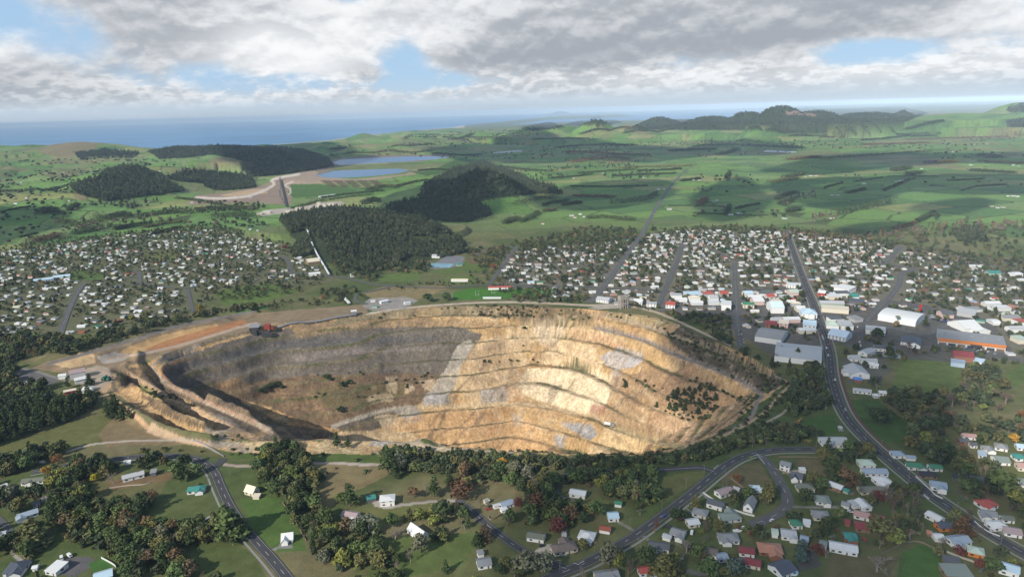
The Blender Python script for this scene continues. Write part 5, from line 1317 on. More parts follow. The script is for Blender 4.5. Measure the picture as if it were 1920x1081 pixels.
# mine yard buildings
M_ = lambda *a, **k: building('mine_shed', 'shed', *a, **k)
M_(128, 697, 160, 691, 16, 8, 'gable', 'pinkish', 'pale', 'tall mine workshop with faded pink roof at the left end of the pit', windows=False)
M_(138, 710, 162, 705, 11, 5, 'gable', 'white', W_, 'white roofed annexe on the near side of the tall mine workshop', windows=False)
M_(109, 702, 125, 700, 9, 4, 'gable', 'white', W_, 'small white shed left of the tall mine workshop', windows=False)
M_(118, 732, 143, 727, 7, 3.5, 'gable', 'cream', 'red', 'cream roofed mine office with red walls')
M_(153, 727, 175, 724, 11, 4, 'hip', 'white', W_, 'white hip roofed mine office beside the dark cypress')
M_(80, 741, 100, 737, 9, 1.5, 'barrel', 'blue grey', 'grey', 'grey round topped hut beside the mine track', windows=False)
H(24, 717, 48, 716, 10, 3, 'hip', 'white', W_, 'white roofed house alone by the car park left of the mine')
M_(125, 743, 136, 744, 7, 3, 'gable', 'light blue', W_, 'small light blue roofed hut above the pine row', windows=False)
M_(712, 564, 727, 561, 8, 4, 'gable', 'white', W_, 'white site hut on the gravel yard behind the pit')
M_(694, 562, 704, 561, 4, 3, 'flat', 'white', W_, 'small white cabin left of the white site hut', windows=False)
M_(697, 572, 708, 572, 4, 3, 'flat', 'teal', 'green', 'green shipping container on the gravel yard behind the pit', windows=False)
M_(757, 566, 770, 564, 6, 3, 'flat', 'white', W_, 'white cabin right of the white site hut', windows=False)

# town and school buildings, each by itself
B = lambda n, c, *a, **k: building(n, c, *a, **k)
B('warehouse', 'warehouse', 1454, 652, 1541, 661, 52, 7, 'gable', 'pale', W_, 'huge pale roofed warehouse nearest the pit beside the main road', windows=False, rise=3)
B('warehouse', 'warehouse', 1422, 620, 1472, 627, 42, 7, 'gable', 'grey', 'pale', 'grey roofed warehouse behind the huge pale one', windows=False, rise=4)
B('hardware_store', 'store', 1758, 624, 1884, 638, 38, 8, 'mono', 'grey', 'pale', 'long hardware store with grey roof and bright orange fascia', windows=False, rise=1)
B('supermarket', 'store', 1656, 584, 1727, 596, 46, 6, 'barrel', 'white', W_, 'big white curved roof supermarket behind the red sign', windows=False, rise=5)
B('store', 'store', 1688, 633, 1729, 638, 30, 4, 'hip', 'slate', W_, 'dark slate hip roofed building left of the orange store', wing=(.3, -1, 8, 14))
B('store', 'store', 1792, 608, 1826, 606, 40, 5, 'gable', 'white', W_, 'white cross roofed store behind the orange one', wing=(.4, -1, 12, 18), windows=False)
B('store', 'store', 1795, 580, 1832, 585, 22, 6, 'mono', 'pale', 'grey', 'pale flat roofed store behind the white cross roofed one', windows=False)
B('store', 'store', 1785, 660, 1826, 664, 22, 7, 'gable', 'dark red', 'brick', 'dark red barn roofed building right of the playing field', windows=False)
B('store', 'store', 1782, 674, 1811, 678, 12, 5, 'mono', 'blue grey', 'blue', 'blue grey lean to in front of the dark red barn roof', windows=False)
B('store', 'store', 1855, 602, 1871, 602, 20, 2, 'barrel', 'white', W_, 'small white round topped shelter right of the orange store', windows=False)
B('store', 'store', 1830, 598, 1848, 600, 8, 3, 'flat', 'teal', 'green', 'low green roofed store near the round topped shelter', windows=False)
B('store', 'store', 1826, 672, 1846, 676, 12, 3.5, 'mono', 'light blue', W_, 'light blue roofed yard building right of the dark red barn', windows=False)
B('school_block', 'school', 1598, 684, 1614, 701, 24, 5, 'gable', 'pale', W_, 'grey roofed main school block beside the blue awning', wing=(.1, -1, 5, 9))
B('school_block', 'school', 1592, 667, 1612, 667, 14, 4, 'gable', 'pale', W_, 'left pale roofed school wing behind the main block')
B('school_block', 'school', 1612, 672, 1645, 673, 10, 4, 'gable', 'pale', W_, 'long pale school wing between the court and the pool')
B('school_block', 'school', 1617, 660, 1635, 653, 14, 4, 'gable', 'pale', W_, 'upper pale gabled school hall')
B('school_block', 'school', 1630, 680, 1648, 682, 9, 3.5, 'gable', 'white', W_, 'white classroom right of the long school wing')
B('school_block', 'school', 1637, 647, 1680, 651, 15, 4, 'gable', 'dark grey', W_, 'dark roofed white classroom block above the pool')
B('school_block', 'school', 1598, 727, 1635, 731, 9, 3, 'gable', 'pale', W_, 'low white classroom at the edge of the park')
B('school_block', 'school', 1647, 732, 1662, 733, 8, 3, 'gable', 'white', W_, 'small white classroom right of the low one')
B('school_block', 'school', 1637, 738, 1648, 738, 7, 2.8, 'hip', 'white', W_, 'tiny white hut in front of the two low classrooms')
B('awning', 'awning', 1600, 708, 1617, 709, 8, 3, 'mono', 'blue', 'brick', 'bright blue awning below the main school block', windows=False)
B('hall', 'hall', 1441, 570, 1467, 570, 34, 9, 'gable', 'pale blue', W_, 'tall white hall with pale blue roof in the town centre', windows=False)
B('shop', 'shop', 1500, 582, 1531, 583, 26, 7, 'hip', 'light blue', W_, 'light blue hip roofed hotel left of the main street', wing=(.2, -1, 4, 8))
B('shop', 'shop', 1505, 603, 1531, 605, 26, 6, 'gable', 'light blue', W_, 'light blue gabled hall on the corner below the hotel', wing=None)
B('shop', 'shop', 1558, 620, 1594, 627, 30, 6, 'gable', 'pale blue', W_, 'pale blue gabled church hall right of the main street', windows=True)
B('shop', 'shop', 1573, 604, 1598, 605, 30, 6, 'flat', 'pale', W_, 'white flat roofed shop behind the pale blue church hall', windows=False)
B('shop', 'shop', 1548, 604, 1574, 606, 22, 5, 'hip', 'pale green', W_, 'pale green roofed shop at the main street corner', windows=False)
B('shop', 'shop', 1540, 573, 1592, 577, 18, 6, 'flat', 'cream', 'cream', 'long cream flat roofed shop right of the main street', windows=False)
B('shop', 'shop', 1536, 565, 1582, 566, 14, 5, 'gable', 'pale', 'green', 'green fronted shop row right of the main street', windows=False)
B('shop', 'shop', 1622, 612, 1662, 616, 22, 6, 'flat', 'pale', W_, 'pale flat roofed shop beside the market car park', windows=False)
B('shop', 'shop', 1595, 590, 1612, 597, 16, 5, 'flat', 'grey', 'grey', 'grey flat roofed shop at the car park corner', windows=False)
B('shop', 'shop', 1592, 560, 1622, 563, 16, 5, 'gable', 'slate', 'dark', 'slate roofed block beside the upper car park', windows=False)
B('shop', 'shop', 1474, 530, 1502, 532, 18, 6, 'flat', 'white', W_, 'white flat roofed shop with green fascia left of the main street')
B('shop', 'shop', 1535, 545, 1550, 547, 16, 6, 'gable', 'white', 'red', 'white roofed shop with red end wall')
B('shop', 'shop', 1570, 535, 1600, 541, 26, 6, 'mono', 'white', W_, 'white mono pitched store north of the main street', windows=False)
B('shop', 'shop', 1352, 566, 1372, 567, 26, 9, 'flat', 'white', W_, 'tall plain white box shop left of the cross street', windows=False)
B('shop', 'shop', 1248, 567, 1267, 568, 18, 6, 'gable', 'bright red', W_, 'red roofed shop at the end of the town street')
B('shop', 'shop', 1392, 567, 1415, 568, 14, 6, 'gable', 'green', 'cream', 'green roofed shop right of the cross street')
B('shop', 'shop', 1435, 603, 1458, 605, 20, 5, 'gable', 'dark red', 'brick', 'dark red roofed shop below the tall white hall')
B('shop', 'shop', 1461, 601, 1480, 603, 18, 6, 'gable', 'cream', 'pink', 'cream gabled shop right of the dark red roof')
B('shop', 'shop', 1120, 557, 1145, 560, 18, 5, 'gable', 'pale', W_, 'pale roofed building at the end of the long straight road')
B('shop', 'shop', 1188, 562, 1206, 563, 20, 5, 'gable', 'white', W_, 'white gabled building right of the old stone tower')
B('shop', 'shop', 1212, 566, 1232, 567, 14, 5, 'flat', 'pale', W_, 'pale low building right of the white gabled one')
B('pavilion', 'pavilion', 915, 537, 958, 536, 8, 4, 'gable', 'bright red', W_, 'long red roofed pavilion above the bright green sports field', windows=False)
B('pavilion', 'pavilion', 905, 556, 940, 556, 4, 2, 'flat', 'white', W_, 'low white stand along the near side of the sports field', windows=False)
B('pavilion', 'pavilion', 846, 523, 878, 523, 8, 3, 'gable', 'cream', W_, 'cream clubhouse on the bowling green', windows=False)
B('pavilion', 'pavilion', 855, 494, 867, 493, 10, 4, 'hip', 'teal', 'green', 'small green roofed clubhouse beside the netball courts', windows=False)
B('workshop', 'workshop', 574, 489, 598, 486, 30, 6, 'gable', 'cream', 'brown', 'tan roofed workshop left of the covered conveyor', windows=False)
B('workshop', 'workshop', 578, 512, 601, 510, 12, 4, 'gable', 'white', W_, 'white roofed workshop near the conveyor road crossing', windows=False)
B('workshop', 'workshop', 810, 478, 826, 478, 16, 4, 'gable', 'pale', W_, 'pale roofed club building above the netball courts', windows=False)
B('workshop', 'workshop', 656, 514, 667, 513, 10, 4, 'gable', 'white', W_, 'white cottage roofed workshop beside the curving road')
B('school_block', 'school', 62, 525, 100, 520, 14, 4, 'gable', 'light blue', W_, 'long light blue roofed school in the left suburb')
B('school_block', 'school', 100, 518, 132, 515, 14, 4, 'gable', 'light blue', W_, 'bright blue roofed school wing in the left suburb')
B('greenhouse', 'greenhouse', 1850, 509, 1874, 509, 18, 4, 'gable', 'teal', 'green', 'green roofed market hall at the far right of town', windows=False)
B('greenhouse', 'greenhouse', 1896, 513, 1912, 512, 18, 3, 'barrel', 'white', W_, 'white arched shelter at the far right of town', windows=False)
for i, (x, y, l, d, hh) in enumerate(((598, 386, 12, 14, 12), (606, 387, 16, 12, 9), (585, 391, 14, 10, 7), (560, 393, 20, 12, 7), (540, 397, 18, 10, 6), (500, 400, 24, 14, 7), (487, 402, 16, 10, 6), (620, 384, 22, 12, 7))):
    g = g1(x, y); w, r = body(l, d, hh, 'flat'); root = empty('mill_building', g, .2)
    tag(root, ['tallest cream mill building of the processing plant', 'cream mill block right of the tallest one', 'low grey mill shed left of the tallest one', 'long pale mill shed in the middle of the plant', 'pale mill shed left of the middle', 'wide white roofed mill store at the left end of the plant', 'small mill shed at the far left of the plant', 'low white mill store at the right end of the plant'][i], 'mill', 'processing plant buildings beyond the forest')
    paint_obj(w.build('wall', WALL, root), WC['cream']); paint_obj(r.build('roof', ROOF, root), RC[['cream', 'pale', 'white'][i % 3]])

# rows of shops and small stores in the middle of town, each by itself
SHOPK = []
for L, D, hh, ro in ((20, 15, 5.5, 'flat'), (14, 18, 6.5, 'flat'), (24, 13, 5, 'gable'), (16, 20, 6, 'gable'), (18, 12, 7, 'hip'), (28, 16, 5, 'mono')):
    w, r = body(L, D, hh, ro); SHOPK.append((w.mesh('wall', [WALL]), r.mesh('roof', [ROOF])))
SHOPN = 0
for phrase, poly in (('the blocks behind the pumphouse', [(1240, 546), (1380, 546), (1386, 594), (1262, 586)]), ('the blocks left of the main street', [(1388, 548), (1510, 545), (1532, 590), (1388, 594)]), ('the blocks above the grey warehouses', [(1392, 596), (1532, 598), (1545, 640), (1480, 645), (1400, 618)]), ('the blocks right of the main street', [(1530, 545), (1600, 550), (1625, 575), (1590, 612), (1548, 612)]), ('the blocks round the orange store', [(1620, 618), (1690, 625), (1740, 590), (1860, 570), (1925, 600), (1925, 680), (1880, 655), (1760, 655), (1650, 645)])):
    q = np.array(poly, float); g = ground(q[:, 0], q[:, 1]); lo, hi = g[:, :2].min(0), g[:, :2].max(0); found = []
    for y in np.arange(lo[1], hi[1], 23):
        for x in np.arange(lo[0], hi[0], 25):
            xx, yy = x + rng.uniform(-4, 4), y + rng.uniform(-3, 3); px, py = project(xx, yy, 1.0)
            if rng.random() < (.55 if 'orange' in phrase else .9) and inside(q, np.array([px]), np.array([py]))[0] and not ko_hit([xx, xx + 7, xx - 7, xx, xx], [yy, yy, yy, yy + 6, yy - 6]).any(): found.append((yy, xx))
    for i, (yy, xx) in enumerate(sorted(found, key=lambda e: e[1] / e[0])):
        wm, rm = SHOPK[rng.integers(6)]; rc = ['white', 'white', 'white', 'pale', 'pale', 'grey', 'light blue', 'bright red', 'pale green', 'cream', 'teal', 'dark grey'][rng.integers(12)]
        root = empty('shop', (xx, yy, 0.0), rng.uniform(-.06, .06) - .04, rng.uniform(.75, 1.0)); tag(root, f"{rc} roofed shop, {nth(i + 1)} from left in {phrase}", 'shop', 'small shops and stores in the town centre')
        paint_obj(link(bpy.data.objects.new('wall', wm), root), WC[['white', 'cream', 'pale', 'pink', 'grey', 'white'][rng.integers(6)]]); paint_obj(link(bpy.data.objects.new('roof', rm), root), RC[rc]); ko_disc((xx, yy), 11); SHOPN += 1
print('shops', SHOPN)
# ordinary houses of the town: the nearest ones each by itself, the rest as one mass
HOUSE_KIND = []
for (L, D, ro, wg) in ((13, 8.5, 'gable', None), (13, 9.5, 'hip', (.4, -1, 3, 5.5)), (15, 8.5, 'gable', (-.5, -1, 4, 6)), (11, 9, 'hip', None), (16, 8, 'gable', (.5, 1, 4, 6))):
    w, r = body(L, D, 3.0, ro, wg); HOUSE_KIND.append((w.mesh('wall', [WALL]), r.mesh('roof', [ROOF])))
TOWN_ROOFS = ['white'] * 9 + ['pale'] * 7 + ['grey'] * 7 + ['olive', 'dark grey', 'brown', 'grey green'] + ['dark grey', 'bright red', 'rusty red', 'pink', 'pink', 'green', 'teal', 'pale green', 'cream', 'light blue', 'terracotta', 'blue grey', 'brown', 'pinkish']
LEFT_ROOFS = ['white'] * 6 + ['pale'] * 4 + ['grey'] * 6 + ['dark grey'] * 4 + ['blue grey'] * 2 + ['rusty red', 'green', 'teal', 'brown', 'brown', 'olive', 'pinkish', 'light blue']
AREAS = [('town right of the cross street', [(1385, 500), (1385, 650), (1450, 665), (1540, 640), (1525, 560), (1495, 470), (1478, 434), (1380, 432)], 17.5, 22, .85, TOWN_ROOFS),
         ('town between straight road and cross street', [(1118, 563), (1205, 440), (1300, 430), (1380, 434), (1380, 586), (1280, 584), (1200, 578)], 17.5, 22, .85, TOWN_ROOFS),
         ('streets left of the straight road', [(962, 562), (955, 545), (925, 540), (960, 468), (1060, 460), (1190, 448), (1150, 505), (1110, 565)], 20, 25, .66, TOWN_ROOFS),
         ('streets right of the main street', [(1485, 436), (1640, 455), (1700, 470), (1690, 545), (1650, 575), (1600, 590), (1545, 600), (1530, 545)], 17.5, 22, .82, TOWN_ROOFS),
         ('right hand end of town', [(1700, 470), (1800, 480), (1930, 520), (1930, 600), (1840, 580), (1760, 590), (1665, 575), (1695, 540)], 20, 26, .6, TOWN_ROOFS),
         ('far right edge below the market', [(1860, 640), (1930, 600), (1930, 670), (1895, 670)], 24, 30, .6, TOWN_ROOFS),
         ('the left suburb', [(-60, 485), (0, 472), (110, 460), (220, 442), (330, 432), (400, 432), (500, 450), (560, 480), (590, 500), (620, 520), (560, 522), (440, 528), (400, 545), (330, 560), (330, 590), (230, 610), (140, 628), (-60, 640)], 19, 25, .55, LEFT_ROOFS),
         ('valley suburb at the right', [(1780, 825), (1830, 805), (1930, 800), (1930, 950), (1850, 925), (1905, 900)], 20, 26, .5, TOWN_ROOFS)]
NOHOUSE = [[(850, 545), (880, 538), (1040, 538), (1034, 566), (850, 566)], [(262, 475), (300, 466), (345, 472), (330, 488), (275, 488)], [(135, 503), (195, 508), (194, 530), (136, 527)], [(1395, 500), (1440, 500), (1440, 514), (1395, 514)], [(1445, 575), (1600, 575), (1600, 640), (1445, 640)],
           [(400, 548), (440, 538), (520, 532), (560, 545), (500, 566), (420, 572)]]
GEN = []
for name, poly, sx_, sy_, keep, roofs in AREAS:
    q = np.array(poly, float); g = ground(q[:, 0], q[:, 1]); lo, hi = g[:, :2].min(0) - 20, g[:, :2].max(0) + 20
    row = 0; y = lo[1]
    while y < hi[1]:
        x = lo[0] + (row % 2) * 6
        while x < hi[0]:
            xx, yy = x + rng.uniform(-3, 3), y + rng.uniform(-4, 4)
            x += sx_ * rng.uniform(.85, 1.25)
            if rng.random() > keep: continue
            px, py = project(xx, yy, 1.0)
            if not inside(q, np.array([px]), np.array([py]))[0] or ko_hit([xx], [yy])[0]: continue
            if any(inside(np.array(n_, float), np.array([px]), np.array([py]))[0] for n_ in NOHOUSE): continue
            GEN.append((math.hypot(xx, yy), xx, yy, name, roofs[rng.integers(len(roofs))], row)); 
        y += sy_; row += 1
GEN.sort()
N_OWN = 300 - sum(1 for o in scene.objects if o.parent is None and o.name.split('.')[0] == 'house')
own, rest = GEN[:N_OWN], GEN[N_OWN:]
groups = {}
for e in own: groups.setdefault((e[3], e[5]), []).append(e)
rows_of = {}
for (nm, rw) in sorted(groups): rows_of.setdefault(nm, []).append(rw)
for nm, rws in rows_of.items():
    for ri, rw in enumerate(rws):
        line = sorted(groups[(nm, rw)], key=lambda e: e[1] / e[2])
        for i, (d, x, y, _, roof, _r) in enumerate(line):
            wm, rm = HOUSE_KIND[rng.integers(len(HOUSE_KIND))]
            root = empty('house', (x, y, float(height(x, y))), rng.uniform(-.12, .12) + (math.pi / 2 if rng.random() < .3 else 0) + (math.pi if rng.random() < .5 else 0), rng.uniform(.62, .86))
            tag(root, f"{roof} house, {nth(i + 1)} from left, {nth(ri + 1)} row, {nm}", 'house', 'ordinary town houses')
            paint_obj(link(bpy.data.objects.new('wall', wm), root), WC[['white', 'white', 'cream', 'pale', 'white', 'brick'][rng.integers(6)]]); paint_obj(link(bpy.data.objects.new('roof', rm), root), RC[roof])
            ko_disc((x, y), 7)
# the remaining roofs, far off
def ramp_mat(name, cols, rough):
    m = bpy.data.materials.new(name); m.use_nodes = True; t = NT(m.node_tree); b = m.node_tree.nodes['Principled BSDF']
    r = t.n('ShaderNodeValToRGB'); r.color_ramp.interpolation = 'CONSTANT'; e = r.color_ramp.elements
    for i, c in enumerate(cols):
        k = e[i] if i < 2 else e.new(i / len(cols)); k.position = i / len(cols); k.color = (*c, 1)
    t.put(r.inputs[0], t.n('ShaderNodeObjectInfo').outputs['Random']); t.put(b.inputs['Base Color'], r.outputs[0]); b.inputs['Roughness'].default_value = rough; return m
FR = ramp_mat('far_roofs', [RC[c] for c in ('white', 'pale', 'bright red', 'grey', 'grey', 'white', 'pale', 'teal', 'white', 'pink', 'olive', 'blue grey', 'pale', 'white', 'grey', 'pale green', 'white', 'dark grey', 'grey', 'terracotta', 'cream', 'white', 'pale', 'brown')], .55)
FW = ramp_mat('far_walls', [WC[c] for c in ('white', 'cream', 'pale', 'white', 'white', 'pale')], .8)
def mass_houses(name, pts, label):
    c = bpy.data.collections.new('mass_' + name)
    for i, (wm, rm) in enumerate(HOUSE_KIND):
        bm = bmesh.new(); bm.from_mesh(wm); n = len(bm.faces); bm.from_mesh(rm); bm.faces.ensure_lookup_table()
        for f in bm.faces[n:]: f.material_index = 1
        me = bpy.data.meshes.new('house'); bm.to_mesh(me); bm.free(); me.materials.append(FW); me.materials.append(FR); c.objects.link(bpy.data.objects.new(f'far_house_{i}', me))
    n = len(pts); o = mass(name, [(p[1], p[2], float(height(p[1], p[2]))) for p in pts], c, rng.integers(0, len(HOUSE_KIND), n), rng.uniform(.58, .84, n), label, 'houses')
    me = o.data; t = np.zeros((n, 3), np.float32); t[:, 2] = rng.uniform(-.15, .15, n) + (rng.random(n) < .3) * 1.57; me.attributes['turn'].data.foreach_set('vector', t.ravel())
mass_houses('distant_houses', rest, 'far rows of small houses that fill the back of the town')
for e in rest: ko_disc((e[1], e[2]), 6)
FARMS = [(1072, 405), (1088, 402), (1095, 407), (1078, 408), (1018, 420), (1148, 427), (1255, 393), (1370, 403), (1385, 402), (1340, 378), (1345, 376), (1300, 338), (1312, 338), (1205, 334), (1235, 355), (1245, 355), (1520, 330), (1510, 331), (1530, 330), (1560, 366), (1570, 366), (1688, 340), (1692, 338), (1728, 317), (1680, 340), (1785, 285), (1800, 285), (1830, 270), (1825, 272), (1850, 270), (1890, 368), (1900, 368), (1908, 369), (1860, 387), (1870, 390), (1880, 389), (1820, 310), (1640, 262), (1645, 260), (1480, 270), (1500, 270), (1180, 260), (1020, 283), (1010, 290), (965, 283), (30, 382), (50, 372), (120, 324), (152, 326), (130, 377), (300, 321), (278, 379), (36, 345), (40, 343), (1125, 322), (1130, 325), (1075, 335), (1270, 272), (1385, 258), (1402, 262), (1150, 262), (840, 415), (470, 370), (360, 380), (1900, 310), (1910, 312), (1560, 410), (1470, 410), (1620, 345)]
fg = ground([p[0] for p in FARMS], [p[1] for p in FARMS])
mass_houses('farm_houses', [(0, p[0], p[1]) for p in fg if not np.isnan(p[0])], 'scattered white farm houses and sheds among the far paddocks')
GH = material('greenhouse_film', (.75, .75, .75), .5)
for i, (x0, y0, x1, y1) in enumerate(((1438, 284, 1488, 286), (925, 287, 975, 284), (600, 371, 628, 367))):
    a, b = g1(x0, y0), g1(x1, y1); L = np.hypot(*(b - a)[:2]); w, r = body(L, 60 if i < 2 else 16, 5, 'gable', None, 2)
    root = empty('long_shed', (a + b) / 2, math.atan2(b[1] - a[1], b[0] - a[0])); tag(root, ['long white shed on the far plain right of the straight road', 'long white shed on the far plain beyond the second pond', 'long pale shed below the pond bank'][i], 'shed')
    w.build('wall', GH, root); paint_obj(r.build('roof', ROOF, root), RC['white'])
